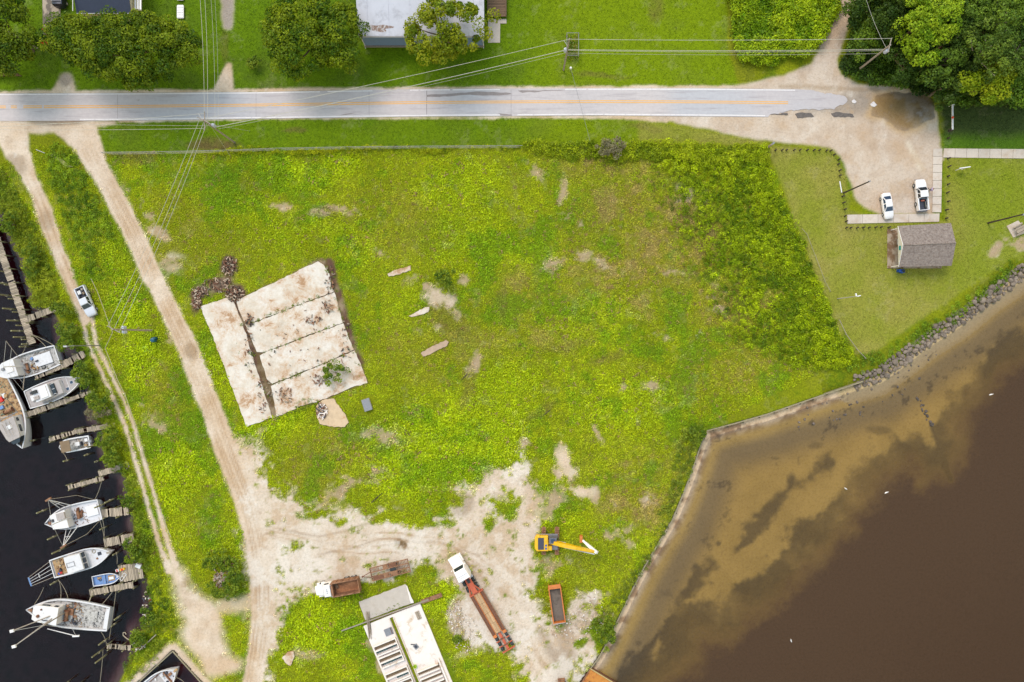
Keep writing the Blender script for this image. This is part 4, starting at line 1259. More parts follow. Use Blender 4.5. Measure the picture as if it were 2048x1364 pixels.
# mown grass of the lawns, short tufts only
x, y, u, v, rng = rand_points(110000, -60, -20, 2110, 730, 71)
keep = (sample(lawn_any, x, y) > .5) & (sample(soil_attr, x, y) < .3) & (sample(sd_bay, x, y) < -1.5)
x, y = x[keep], y[keep]
scatter("grass", "mown grass of the roadside lawns", np.stack([x, y, sample(Z, x, y) - .04], 1), .38 + .2 * rng.random(len(x)), np.clip(sample(col, x, y) * (1.3 + 0.6 * rng.random(len(x)))[:, None], .002, .8), PROTOS, 2, cat="grass")
# tall weeds and vines: east edge of the field, fence row, thicket north of the road, canal bank
HEDGE_E = [(1380, 300), (1530, 302), (1550, 380), (1600, 470), (1638, 580), (1682, 670), (1716, 722), (1690, 742), (1580, 730), (1460, 680), (1390, 580), (1340, 480), (1300, 400), (1250, 340)]
ROW = [(1048, 292), (1150, 285), (1280, 284), (1400, 290), (1535, 298), (1538, 330), (1400, 324), (1250, 318), (1060, 310)]
THICK = [(1452, -60), (1690, -60), (1668, 30), (1640, 90), (1600, 118), (1520, 128), (1466, 116)]
UNDER = [(1700, 20), (1760, -40), (2150, -40), (2150, 200), (2010, 214), (1900, 214), (1860, 182), (1760, 172), (1700, 158), (1684, 130), (1700, 70)]


def mass(poly, n, seed, name, label, base, alt, s0, s1, lift, fade=None, fade_w=1.0):
    us, vs_ = [p[0] for p in poly], [p[1] for p in poly]
    x, y, u, v, rng = rand_points(n, min(us), min(vs_), max(us), max(vs_), seed)
    wx = (fbm(x.astype(np.float32), y.astype(np.float32), 5, 4, 12) - .5) * 30
    k = inside(u + wx, v + wx, poly)
    if fade: k &= rng.random(len(u)) < np.clip(seg_dist(u, v, fade, False) / -fade_w + 1.25, .12, 1)
    x, y, u, v = x[k], y[k], u[k], v[k]
    mound = fbm(x.astype(np.float32), y.astype(np.float32), 3.5, 4, 13)
    z = np.maximum(sample(Z, x, y), -.6) + lift * np.clip(mound * 2 - .55, 0, 1) * rng.random(len(x)) ** .4
    f = np.clip(mound * 1.6 - .3 + rng.normal(size=len(x)) * .22, 0, 1)[:, None]
    t = (np.array(base) * (1 - f) + np.array(alt) * f) * (0.9 + 0.7 * rng.random(len(x)))[:, None]
    scl = s0 + (s1 - s0) * rng.random(len(x))
    return scatter(name, label, np.stack([x, y, z], 1), scl, t, TALL, seed + 1, cat="weeds")


mass(HEDGE_E, 8200, 80, "tall_weeds", "tangle of tall weeds and vines along the field's east fence", C(94, 126, 8), C(184, 206, 18), .4, .95, 1.2, [(1536, 300), (1560, 380), (1612, 470), (1650, 580), (1690, 670), (1724, 716)], 210)
mass(ROW, 1500, 82, "hedge_weeds", "viny fence row between the roadside grass and the field", C(112, 136, 12), C(178, 194, 26), .5, .95, 1.3)
mass(THICK, 3600, 84, "thicket", "bright green thicket west of the dirt lane", C(96, 138, 8), C(172, 196, 24), .6, 1.3, 2.2)
mass(UNDER, 6000, 86, "undergrowth", "dark undergrowth filling the floor of the woods", C(48, 70, 24), C(98, 132, 34), .7, 1.4, 1.6)
FROW = [(425, 296), (560, 298), (700, 296), (850, 294), (1045, 292), (1045, 300), (850, 302), (700, 304), (500, 308), (425, 304)]
mass(FROW, 900, 98, "fence_weeds", "bright weeds grown through the chain link fence", C(120, 144, 12), C(188, 196, 24), .3, .6, .7)
BANK = [(0, 330), (40, 400), (75, 450), (95, 520), (115, 580), (130, 610), (100, 618), (62, 612), (52, 566), (34, 506), (12, 450), (-14, 396)]
mass(BANK, 1500, 88, "marsh_grass", "yellow green marsh growth between the boardwalk and the sandy track", C(98, 126, 28), C(170, 182, 40), .4, .9, .8)
BANK2 = [(150, 640), (178, 700), (205, 770), (235, 850), (262, 930), (282, 1000), (296, 1060), (318, 1130), (330, 1180), (350, 1230), (356, 1270), (262, 1364), (232, 1364), (262, 1312), (266, 1275), (296, 1250), (298, 1205), (288, 1172), (266, 1132), (254, 1100), (264, 1078), (260, 1018), (248, 990), (244, 950), (214, 936), (202, 905), (200, 852), (182, 836), (184, 792), (162, 750), (164, 706), (128, 690)]
mass(BANK2, 3200, 90, "bank_weeds", "weeds on the bank between the boats and the twin wheel tracks", C(92, 122, 28), C(160, 178, 40), .35, .8, .5)
VERGE = [(85, 285), (120, 282), (150, 310), (172, 350), (215, 440), (235, 480), (205, 470), (190, 500), (215, 560), (180, 560), (150, 480), (110, 390)]
mass(VERGE, 1100, 92, "verge_weeds", "ragged weeds between the two dirt roads near their junction", C(84, 118, 24), C(150, 180, 36), .4, .8, .5)
SHORE = [(1410, 862), (1398, 890), (1382, 940), (1366, 985), (1343, 1040), (1316, 1084), (1288, 1130), (1258, 1186), (1236, 1232), (1206, 1280), (1186, 1250), (1220, 1200), (1262, 1130), (1300, 1070), (1330, 1010), (1345, 930), (1350, 880), (1380, 850)]
mass(SHORE, 1900, 94, "shore_grass", "rank grass along the top of the long bulkhead", C(98, 122, 34), C(156, 168, 52), .4, .8, .5)
SHORE2 = [(1712, 716), (1730, 712), (1800, 680), (1880, 628), (1960, 560), (2030, 510), (2036, 526), (1975, 590), (1900, 645), (1830, 690), (1770, 738), (1720, 752), (1690, 745)]
mass(SHORE2, 1500, 96, "revetment_grass", "bright long grass at the head of the rock revetment", C(98, 132, 26), C(150, 180, 40), .4, .8, .4)
# weeds in the joints of the slabs
J = []
jr = random.Random(4)
for a, b, n, sp in (((480, 652), (508, 644), 10, 3), ((510, 642), (640, 592), 46, 2.5), ((526, 705), (672, 650), 34, 2), ((546, 768), (697, 706), 30, 2), ((570, 758), (600, 748), 16, 4), ((470, 690), (540, 800), 18, 6), ((655, 530), (725, 760), 40, 7), ((745, 1230), (815, 1203), 12, 3), ((800, 1214), (806, 1212), 10, 3), ((548, 838), (640, 806), 40, 5), ((590, 812), (622, 800), 30, 7), ((500, 706), (510, 712), 10, 3)):
    for k in range(n):
        t = jr.random()
        J.append((a[0] + (b[0] - a[0]) * t + jr.uniform(-sp, sp), a[1] + (b[1] - a[1]) * t + jr.uniform(-sp, sp)))
J = np.array(J)
jx, jy = (J[:, 0] - 1024) / UPM, (682 - J[:, 1]) / UPM
jg = np.random.default_rng(9)
scatter("joint_weeds", "weeds sprouting in the joints of the floor slab", np.stack([jx, jy, np.full(len(J), .10)], 1), .3 + .5 * jg.random(len(J)), np.array(C(118, 140, 34)) * (1.0 + .6 * jg.random(len(J)))[:, None], PROTOS, 5)
# ---------------------------------------------------------------- buildings
wh = thing("white_roofed_house", "house with a weathered white roof and pale blue siding north of the road", "house", G(850, 92))
wo_ = wh.location.copy()


def rel(p, o=None):
    return Vector(p) - (wo_ if o is None else o)


ez, rzz = 4.6, 6.3
wl, wr = G(730, 92), G(968, 92)
depth = 17.0
MB().box(((wl.x + wr.x) / 2 - wo_.x, depth / 2, ez / 2), (wr.x - wl.x, depth, ez - 0.02)).build("wall", M['siding'], wh)
nb = 12
for k in range(nb):     # clapboards
    MB().box(((wl.x + wr.x) / 2 - wo_.x, -0.03, 0.55 + k * 0.33), (wr.x - wl.x + .02, 0.05, 0.29)).build("clapboard", M['siding'], wh)
MB().box(((wl.x + wr.x) / 2 - wo_.x, -0.12, 0.18), (wr.x - wl.x + .1, 0.3, 0.34), 0, .03).build("brick_footing", mat('footing', C(150, 140, 132), 0.9, var=.4, scale=6), wh)
M['whiteroof'] = mat('weathered_white_roof', C(214, 216, 226), 0.55, var=0.05, scale=0.7, stain=C(178, 178, 186), stain_at=(0.52, 0.72), stain_scale=0.5)
M['roofrust'] = mat('peeled_roof', C(150, 124, 110), 0.8, var=0.4, scale=4, stain=C(210, 206, 206), stain_at=(.5, .56), stain_scale=2.2)
xl, xr = wl.x - wo_.x - .25, wr.x - wo_.x + .25
rf = MB()
rf.add([(xl, -.35, ez), (xr, -.35, ez), (xr, depth / 2, rzz), (xl, depth / 2, rzz), (xr, depth + .35, ez), (xl, depth + .35, ez),
        (xl, -.35, ez + .16), (xr, -.35, ez + .16), (xr, depth / 2, rzz + .16), (xl, depth / 2, rzz + .16), (xr, depth + .35, ez + .16), (xl, depth + .35, ez + .16)],
       [(6, 7, 8, 9), (9, 8, 10, 11), (0, 3, 2, 1), (3, 5, 4, 2), (0, 1, 7, 6), (5, 11, 10, 4), (0, 6, 9, 3), (3, 9, 11, 5), (1, 2, 8, 7), (2, 4, 10, 8)])
roof = rf.build("roof", M['whiteroof'], wh)
sl = (rzz - ez) / (depth / 2 + .35)
for k in range(6):
    xk = xl + (xr - xl) * (k + .5) / 6
    MB().add([(xk - .03, -.33, ez + .165), (xk + .03, -.33, ez + .165), (xk + .03, depth / 2, rzz + .165), (xk - .03, depth / 2, rzz + .165), (xk - .03, -.33, ez + .20), (xk + .03, -.33, ez + .20), (xk + .03, depth / 2, rzz + .20), (xk - .03, depth / 2, rzz + .20)],
             [(4, 5, 6, 7), (0, 1, 5, 4), (0, 4, 7, 3), (1, 2, 6, 5)]).build("seam", M['whiteroof'], roof)
pr = []
for i in range(22):
    a = i / 22 * 6.283
    r_ = 1 + .28 * math.sin(a * 3) + .2 * math.sin(a * 5 + 1)
    px_, py_ = xl + 3.9 + 2.0 * r_ * math.cos(a), .95 + .55 * r_ * math.sin(a)
    pr.append((px_, py_, ez + .17 + (py_ + .35) * sl))
MB().add(pr, [tuple(range(22))]).build("peeled_patch", M['roofrust'], roof)
MB().tube((xl, -.42, ez - .02), (xr, -.42, ez - .02), .08, n=6).build("gutter", M['steel'], wh)
for xk in (xl + .35, xr - .35):
    MB().path([(xk, -.42, ez), (xk, -.12, ez - .4), (xk, -.1, .2), (xk, -.5, .08)], .06, 6).build("downspout", M['white'], wh)
dk = thing("wooden_deck", "brown timber deck at the right end of the white roofed house", "deck", G(994, 36))
for k in range(14):
    MB().box((0, .12 + k * .3, .62), (3.5, .27, .06)).build("board", M['wood'], dk)
for sx in (-1.65, 1.65):
    for k in range(3):
        MB().box((sx, .15 + k * 1.9, .45), (.12, .12, .9)).build("post", M['wood'], dk)
    MB().box((sx, 2.1, 1.02), (.12, 4.2, .06)).build("handrail", M['wood'], dk)
tag(MB().prism(plan([(976, 38), (1013, 38), (1013, 47), (1000.5, 47), (1000, 85.5), (976, 85.5)]), -.1, .08, .02).build("patio", M['newconcrete']), kind="structure")

nh = thing("navy_roofed_house", "house with a dark navy metal roof at the top edge behind the huge oak", "house", G(207, 22, 0))
no = nh.location.copy()
q = [G(153, 26, 4.0), G(262, 26, 4.0)]
x0, x1, y0 = q[0].x - no.x, q[1].x - no.x, q[0].y - no.y
MB().box(((x0 + x1) / 2, y0 + 6.5, 1.9), (x1 - x0 - .6, 12.4, 3.8)).build("wall", M['cream'], nh)
r2 = MB()
r2.add([(x0, y0, 3.85), (x1, y0, 3.85), (x1, y0 + 6.5, 5.6), (x0, y0 + 6.5, 5.6), (x1, y0 + 13, 3.85), (x0, y0 + 13, 3.85), (x0, y0, 4.0), (x1, y0, 4.0), (x1, y0 + 6.5, 5.75), (x0, y0 + 6.5, 5.75), (x1, y0 + 13, 4.0), (x0, y0 + 13, 4.0)],
       [(6, 7, 8, 9), (9, 8, 10, 11), (0, 3, 2, 1), (3, 5, 4, 2), (0, 1, 7, 6), (5, 11, 10, 4), (0, 6, 9, 3), (3, 9, 11, 5), (1, 2, 8, 7), (2, 4, 10, 8)])
nr = r2.build("roof", M['navyroof'], nh)
MB().box((x0 - .06, y0 + 6.4, 4.9), (.1, 13, .08)).build("trim", M['steel'], nr)
MB().tube((x0, y0 - .06, 3.95), (x1, y0 - .06, 3.95), .07).build("gutter", M['steel'], nh)
for k in range(3):
    MB().box((x0 + .6 * 0 + 9.9 + .45 * k, y0 + 4, 3.2), (.3, 6, .06)).build("awning_board", M['white'], nh)

# park restroom with a shingled gable roof
sh = thing("park_restroom", "small shingled gable roof building with a white gable and teal vent", "building", G(1832, 498))
so_ = sh.location.copy()
ez2, rz2 = 2.7, 4.2
A, B_, Cc, D_ = [G(a, b, ez2) - so_ for a, b in ((1797, 452), (1901, 446), (1902.5, 531.5), (1798.5, 534))]
R0, R1 = G(1806, 490.5, rz2) - so_, G(1911, 486, rz2) - so_
for p in (A, B_, Cc, D_): p.z = ez2
M['shingle'] = mat('brown_shingles', C(160, 148, 140), 0.9, var=0.12, scale=1.4, stain=C(116, 100, 94), stain_at=(.42, .66), stain_scale=3.0, bump=.03, bump_scale=7)


def roof_slab(pts, th, name, m, par):
    up = [(p[0], p[1], p[2] + th) for p in pts]
    n = len(pts)
    return MB().add([tuple(p) for p in pts] + up, [tuple(range(n, 2 * n)), tuple(range(n - 1, -1, -1))] + [(i, (i + 1) % n, n + (i + 1) % n, n + i) for i in range(n)]).build(name, m, par)


ra = roof_slab([R0, R1, B_, A][::-1], .12, "roof_slope", M['shingle'], sh)
rb = roof_slab([D_, Cc, R1, R0][::-1] if False else [R0, D_, Cc, R1], .12, "roof_slope", M['shingle'], sh)
for par, (e0, e1) in ((ra, (A, B_)), (rb, (D_, Cc))):      # shingle courses, each a lapped strip
    for k in range(1, 9):
        t0 = k / 9
        a, b = e0.lerp(R0, t0), e1.lerp(R1, t0)
        a2, b2 = e0.lerp(R0, t0 + .10), e1.lerp(R1, t0 + .10)
        zf = Vector((0, 0, .122)), Vector((0, 0, .145))
        MB().add([a + zf[1], b + zf[1], b2 + zf[0], a2 + zf[0], a + zf[0], b + zf[0]], [(0, 1, 2, 3), (4, 5, 1, 0)]).build("shingle_course", M['shingle'], par)
MB().path([R0 + Vector((0, 0, .16)), R1 + Vector((0, 0, .16))], .09, 6).build("ridge_cap", M['shingle'], sh)
gx = A.x - .05
MB().add([(A.x + .02, A.y, ez2 - .1), (D_.x + .02, D_.y, ez2 - .1), (R0.x + .02, R0.y, rz2 + .1), (A.x - .1, A.y, ez2 - .1), (D_.x - .1, D_.y, ez2 - .1), (R0.x - .1, R0.y, rz2 + .1)], [(0, 2, 1), (3, 4, 5), (0, 1, 4, 3), (1, 2, 5, 4), (2, 0, 3, 5)]).build("gable", M['white'], sh)
MB().box((A.x - .12, R0.y - .35, 3.35), (.06, .75, .6)).build("vent", M['teal'], sh)
MB().box(((A.x + B_.x) / 2 + .55, (A.y + D_.y) / 2, 1.3), (B_.x - A.x - 2.2, A.y - D_.y - 1.0, 2.6)).build("wall", M['cream'], sh)
for yk in (A.y - .3, D_.y + .3):
    MB().box((A.x + .2, yk, 1.3), (.16, .16, 2.6)).build("porch_post", M['white'], sh)
MB().box((A.x + 1.22, (A.y + D_.y) / 2 + 1.2, 1.05), (.06, .95, 2.1)).build("door", M['steel'], sh)
MB().box(((A.x + B_.x) / 2 - .2, (A.y + D_.y) / 2, .05), (B_.x - A.x + .6, A.y - D_.y - .1, .16), 0, .02).build("floor", mat('stained_porch', C(184, 168, 148), .9, var=.1, scale=1, stain=C(132, 104, 76), stain_at=(.46, .56), stain_scale=.5), sh)
bb = thing("blue_bin", "bright blue barrel bin beside the restroom's lower corner", "bin", G(1801, 543))
MB().rings([[(r * math.cos(2 * math.pi * i / 14), r * math.sin(2 * math.pi * i / 14), z) for i in range(14)] for r, z in ((.33, 0), (.38, .3), (.38, .7), (.35, .92), (.30, .95))], True, False).build("drum", M['bluebin'], bb, True)
MB().disc((0, 0, .90), .30, .02, 14).build("lining", M['black'], bb)
MB().box((-.55, .1, .45), (.35, .5, .9), 0, .05).build("caddy", M['bluebin'], bb)
b2 = thing("blue_barrel", "dark teal plastic barrel in weeds below the left utility pole", "barrel", G(310.5, 680))
MB().rings([[(r * math.cos(2 * math.pi * i / 14), r * math.sin(2 * math.pi * i / 14), z) for i in range(14)] for r, z in ((.36, 0), (.42, .3), (.42, .75), (.38, 1.05), (.34, 1.08))], True, True).build("drum", M['tealbin'], b2, True)
MB().box((.2, .3, .5), (.5, .4, .9), .3, .05).build("housing", M['tealbin'], b2)

# picnic table on its pad
pt = thing("picnic_table", "weathered picnic table with benches on the concrete pad by the shore", "picnic table", G(2036, 459, .09), math.radians(28))
pt.location.z = .09
for k in range(4):
    MB().box((0, -.33 + k * .22, .74), (1.9, .20, .045)).build("board", M['plank'], pt)
for s in (-.75, .75):
    for k in range(2):
        MB().box((0, s + (k - .5) * .16, .44), (1.9, .14, .045)).build("bench_board", M['plank'], pt)
for s in (-.65, .65):
    MB().box((s, 0, .41), (.08, 1.7, .06)).build("brace", M['stringer'], pt)
    MB().tube((s, -.7, 0), (s, -.25, .7), .05).build("leg", M['stringer'], pt)
    MB().tube((s, .7, 0), (s, .25, .7), .05).build("leg", M['stringer'], pt)
tag(MB().prism(plan([(2013, 452), (2036, 441), (2056, 464), (2026, 475)]), -.1, .085, .02).build("concrete_pad", M['walk']), "square concrete pad under the picnic table", "concrete pad")

# bollards round the park
BOLL = [(1550, 301), (1563, 301), (1572, 301), (1587, 301), (1599, 301), (1613, 301), (1627, 301), (1638, 301), (1652, 302), (1660, 302), (1667, 310), (1676, 320), (1675.5, 329), (1678, 341.6), (1678.6, 351.6),
        (1684, 393), (1685.5, 406), (1688.6, 419), (1689, 432.5), (1691, 443), (1691.7, 456), (1700, 456), (1713, 456), (1725, 455.5), (1737, 455.5), (1750, 455), (1761, 454.5), (1776, 455),
        (1895, 277), (1896, 334), (1895, 317.5), (1895, 353), (1895, 369), (1893, 386), (1895, 403), (1891, 420), (1891, 437)]
bm = MB().rings([[(.13 * math.cos(i * math.pi / 4) * s, .13 * math.sin(i * math.pi / 4) * s, z) for i in range(8)] for z, s in ((-.2, 1), (.78, 1), (.83, .8))]).mesh("bollard", M['darkwood'])
def bl_label(i):
    if i < 10: return "%s short dark timber post from the grey lantern along the lawn's upper edge" % ORD[i]
    if i < 15: return "%s dark timber post going down the lawn's curved corner beside the sandy lot" % ORD[i - 10]
    if i < 20: return "%s dark timber post going down from the dark lamp pole beside the lot" % ORD[i - 15]
    if i < 28: return "%s short timber post from the left in the row below the concrete walk" % ORD[i - 20]
    if i == 28: return "lone dark timber post above the walk's corner, below the white barrier"
    if i == 29: return "dark timber post beside the white framed sign"
    if i == 30: return "dark timber post just below the corner of the concrete walks"
    return "%s dark timber post from the top in the row right of the white pickup" % ORD[i - 31]
for i, (u, v) in enumerate(BOLL):
    o = link("bollard", bm)
    p = GZ(u, v)
    o.location = p
    o.rotation_euler = (rnd.uniform(-.06, .06), rnd.uniform(-.06, .06), rnd.uniform(0, 3))
    o.scale = (1, 1, rnd.uniform(.85, 1.15))
    tag(o, bl_label(i), "bollard", "timber posts round the park")

# white framed sign, barrier arm, parking rail
sg = thing("notice_sign", "white framed sign on two posts beside the concrete walk", "sign", G(1917, 340), math.radians(8))
for s in (-.55, .55):
    MB().box((s, 0, .85), (.12, .12, 1.7)).build("post", M['white'], sg)
MB().box((0, 0, 1.75), (2.0, .16, .12)).build("header", M['white'], sg)
MB().box((0, .0, 1.1), (.96, .06, .8)).build("board", M['steel'], sg)
ba = thing("barrier_arm", "long white barrier arm with an orange reflector beside the puddle", "barrier", G(1898, 262))
MB().box((0, 0, .5), (.35, .35, 1.0), 0, .03).build("post", M['darkwood'], ba)
MB().box((0, 2.25, .98), (.28, 4.6, .14), 0, .02).build("arm", M['white'], ba)
MB().box((0, 4.5, .46), (.14, .14, .92)).build("rest", M['white'], ba)
MB().box((-.03, 2.1, 1.10), (.36, .34, .10), .78).build("reflector", mat('orange_reflector', C(255, 90, 40), .4, var=.05), ba)
MB().box((0, 4.4, 1.10), (.6, .14, .08)).build("end_bar", M['white'], ba)
tag(MB().box((0, 0, 0), (.16, 2.1, .12), 0, .02).build("parking_rail", M['white']), "short white rail lying by the lamp pole's foot on the lawn", "rail")
bpy.context.view_layer.update()
o = bpy.data.objects["parking_rail"]
o.location = GZ(1681, 374) + Vector((0, 0, .10))
o.rotation_euler.z = math.radians(10)

# ---------------------------------------------------------------- poles and lines
def pole(name, label, u, v, hgt, r=.15, m='polewood', cat="utility pole"):
    p = GZ(u, v)
    t = thing(name, label, cat, p)
    MB().path([(0, 0, -.3), (0, 0, hgt)], [r * 1.15, r * .8], 9).build("pole", M[m], t, True)
    return t


def arm(t, c, half, ang, m='polewood', n_ins=3):
    d = Vector((math.cos(ang), math.sin(ang), 0))
    c = Vector(c)
    a = MB().box((c.x, c.y, c.z), (half * 2, .12, .14), ang).build("crossarm", M[m], t)
    for k in range(n_ins):
        q = c + d * half * (-.92 + 1.84 * k / max(1, n_ins - 1))
        MB().disc((q.x, q.y, c.z + .07), .07, .18, 8, .04).build("insulator", M['steel'], a)


def can(t, c, r=.28, h=.9):
    o = MB().rings([[(c[0] + q * math.cos(2 * math.pi * i / 14), c[1] + q * math.sin(2 * math.pi * i / 14), c[2] + z) for i in range(14)] for q, z in ((r, 0), (r, h * .9), (r * .85, h), (r * .5, h * 1.06))]).build("transformer", mat('transformer_grey', C(196, 206, 226), .4, var=.06) if 'can' not in M else M['can'], t, True)
    M['can'] = o.data.materials[0]
    MB().disc((c[0], c[1], c[2] + h * 1.06), .05, .2, 8).build("bushing", M['steel'], o)


pA = pole("utility_pole", "road pole with crossarm and transformer beside the burnt grass, south of the road", 469, 285, 12.6)
arm(pA, (0, 0, 11.9), 1.6, math.radians(90), n_ins=3)
arm(pA, (0, 0, 12.45), 1.1, math.radians(-25), n_ins=2)
can(pA, (.35, .1, 8.9))
can(pA, (-.3, .25, 9.0), .22, .7)
MB().tube((0, 0, 12.5), (-.55, .9, 12.9), .07).build("bracket", M['steel'], pA)
pB = pole("utility_pole", "pole with transformer beside the vine filled frame on the north lawn", 1127, 140, 12.6)
can(pB, (-.35, -.1, 8.2))
MB().tube((0, 0, 9.8), (-.7, .7, 10.3), .05).build("bracket", M['steel'], pB)
pC = pole("utility_pole", "leaning looking pole with transformer in front of the woods", 1715, 141, 10.6, .17)
arm(pC, (0, 0, 10.4), 1.25, math.radians(76), n_ins=2)
can(pC, (.25, -.35, 8.5), .3)
pD = pole("utility_pole", "tall pole with three transformers between the twin tracks and the dirt road", 305, 661, 12.2, .16)
arm(pD, (0, 0, 11.8), 1.2, math.radians(-28), n_ins=3)
for k in range(3):
    can(pD, (-.25 + .3 * k * .4, .4 - .4 * k, 8.2 + .1 * k), .26, .85)
lp = pole("lamp_pole", "thin grey street light pole across the twin wheel tracks", 200, 691, 7.4, .09, 'greysteel', "street light")
MB().path([(0, 0, 7.3), (-.6, -.05, 7.6), (-1.2, -.1, 7.6)], .05).build("arm", M['greysteel'], lp)
MB().box((-1.3, -.1, 7.58), (.65, .28, .14), 0, .04).build("lamp_head", M['steel'], lp)
lq = pole("lamp_pole", "dark timber light pole standing at the left edge of the sandy lot", 1687, 386, 8.7, .13, 'darkwood', "light pole")
MB().box((.2, .1, 8.5), (.4, .25, .14), .4).build("lamp_head", M['greysteel'], lq)
lr = pole("lamp_pole", "dark timber light pole on the lawn near the picnic table", 1976, 446, 8.3, .14, 'darkwood', "light pole")
MB().box((.2, 0, 8.1), (.45, .28, .14), .2).build("lamp_head", M['greysteel'], lr)
ls = pole("lamp_pole", "pale grey light pole with white lamp on the lawn near the weedy fence", 1675, 597.5, 7.0, .09, 'steel', "light pole")
MB().box((.3, .05, 6.9), (.75, .16, .12), .2, .03).build("lamp_head", M['white'], ls)
MB().box((-.1, .25, 6.8), (.22, .5, .2), .2, .03).build("control_box", M['white'], ls)
lt = pole("lamp_post", "small white topped post on the north lawn near the transformer pole", 1140, 143, 1.6, .06, 'greysteel', "lamp post")
MB().disc((0, 0, 1.55), .24, .3, 12, .16).build("globe", M['white'], lt)
lu = pole("gate_lamp", "grey lantern post leaning at the fence corner by the sandy lot", 1533, 297, 2.6, .2, 'polewood', "lamp post")
MB().box((.25, .2, 2.6), (.5, .34, .2), .7, .04).build("lamp_head", M['greysteel'], lu)


def span(name, label, a, b, sag=.6, r=.028, m='wire', group="overhead lines"):
    a, b = Vector(a), Vector(b)
    o = a
    pts = []
    for k in range(13):
        t = k / 12
        pts.append((a - o).lerp(b - o, t) + Vector((0, 0, -4 * sag * t * (1 - t))))
    w = MB().path(pts, r, 4).build(name, M[m])
    w.location = a
    return tag(w, label, "cable", group)


def top(t, dx=0, dy=0, z=0):
    return t.location + Vector((dx, dy, z))


span("power_line", "overhead wire from the road pole's crossarm north across the lawn, left strand", top(pA, 0, 1.5, 12.05), G(398, -30, 10), .5)
span("power_line", "overhead wire from the road pole north across the lawn, middle strand", top(pA, .3, .5, 11.5), G(408, -30, 9.5), .5)
span("power_line", "thin dashed looking wire running north from the road pole, right strand", top(pA, .4, .2, 9.0), G(420, -30, 8), .6, .022)
span("power_line", "faint lowest wire running north from the road pole", top(pA, .5, .2, 8.0), G(428, -30, 7), .6, .018)
span("power_line", "upper wire from the road pole to the left photo edge", top(pA, 0, 1.2, 12.0), G(-60, 256, 12), .5)
span("power_line", "lower wire from the road pole to the left photo edge", top(pA, 0, -1.2, 11.95), G(-60, 259, 11), .5)
span("power_line", "faint wire crossing the road mouth to the left edge", top(pA, 0, 0, 9.5), G(-60, 242, 10), .5, .02)
span("power_line", "upper wire from the road pole slanting up to the lawn pole", top(pA, .2, .3, 12.2), top(pB, 0, 0, 12.5), .8, .034)
span("power_line", "thick lower cable from the road pole slanting up to the lawn pole", top(pA, .2, .2, 8.2), top(pB, 0, 0, 8.6), .9, .05)
span("power_line", "thin telephone wire below the cable slanting up to the lawn pole", top(pA, .2, .2, 7.2), top(pB, 0, 0, 7.4), 1.0, .02)
span("power_line", "upper wire between the lawn pole and the woods pole", top(pB, 0, 0, 12.5), top(pC, .2, 1.1, 10.5), .5, .034)
span("power_line", "middle cable between the lawn pole and the woods pole", top(pB, 0, 0, 8.6), top(pC, 0, 0, 8.9), .5, .04)
span("power_line", "second cable just under the middle one toward the woods pole", top(pB, 0, 0, 8.3), top(pC, 0, 0, 8.4), .6, .03)
span("power_line", "faint lowest wire between the lawn pole and the woods pole", top(pB, 0, 0, 7.2), top(pC, 0, 0, 7.2), .6, .02)
span("power_line", "left wire from the road pole down the field to the left pole", top(pA, -.5, .4, 12.4), top(pD, -1.0, .5, 11.9), .9, .03)
span("power_line", "middle wire from the road pole down the field to the left pole", top(pA, -.1, -.2, 12.0), top(pD, 0, 0, 11.9), .9, .03)
span("power_line", "right wire from the road pole down the field to the left pole", top(pA, .2, -.3, 11.6), top(pD, .9, -.4, 11.9), .9, .03)
span("power_line", "dark service wire from the white topped post over the road to the fence", top(lt, 0, 0, 1.6), G(1180, 281, 1.8), .1, .025, 'greysteel')
span("guy_wire", "guy wire from the woods pole up into the trees", top(pC, 0, 0, 9.4), G(1730, -10, 9), .4, .025)
span("guy_wire", "guy wire from the road pole down into the roadside grass", top(pA, 0, 0, 10.5), GZ(500, 262), .05, .025)
span("guy_wire", "guy wire from the road pole down to the fence", top(pA, 0, 0, 9.8), GZ(460, 312), .05, .025)

# vine filled frame beside the lawn pole
vf = thing("vine_enclosure", "square pipe enclosure full of vines beside the lawn pole", "enclosure", G(1144, 118))
hw, hd = 1.05, 2.0
for sx in (-1, 1):
    for sy in (0, 1):
        MB().tube((sx * hw, sy * hd * 2, -.2), (sx * hw, sy * hd * 2, 1.7), .06).build("post", M['polewood'], vf)
    MB().tube((sx * hw, 0, 1.6), (sx * hw, hd * 2, 1.6), .05).build("rail", M['greysteel'], vf)
for sy in (0, 1):
    MB().tube((-hw, sy * hd * 2, 1.62), (hw, sy * hd * 2, 1.62), .05).build("rail", M['greysteel'], vf)
rngv = np.random.default_rng(77)
n_ = 420
pv = np.stack([rngv.uniform(-hw, hw, n_), rngv.uniform(-.3, hd * 2, n_), rngv.uniform(.1, 1.4, n_)], 1)
fv = rngv.random((n_, 1))
vv_, qq_, cc_ = leaf_cloud(pv, rngv.normal(size=(n_, 3)) + np.array([0, 0, 1.2]), .3 * (.6 + .8 * rngv.random(n_)), (np.array(C(84, 128, 30)) * (1 - fv) + np.array(C(150, 140, 70)) * fv) * 1.2, rngv)
link("vine", np_mesh("vine", vv_, qq_, M['leaf'], cc_), vf)

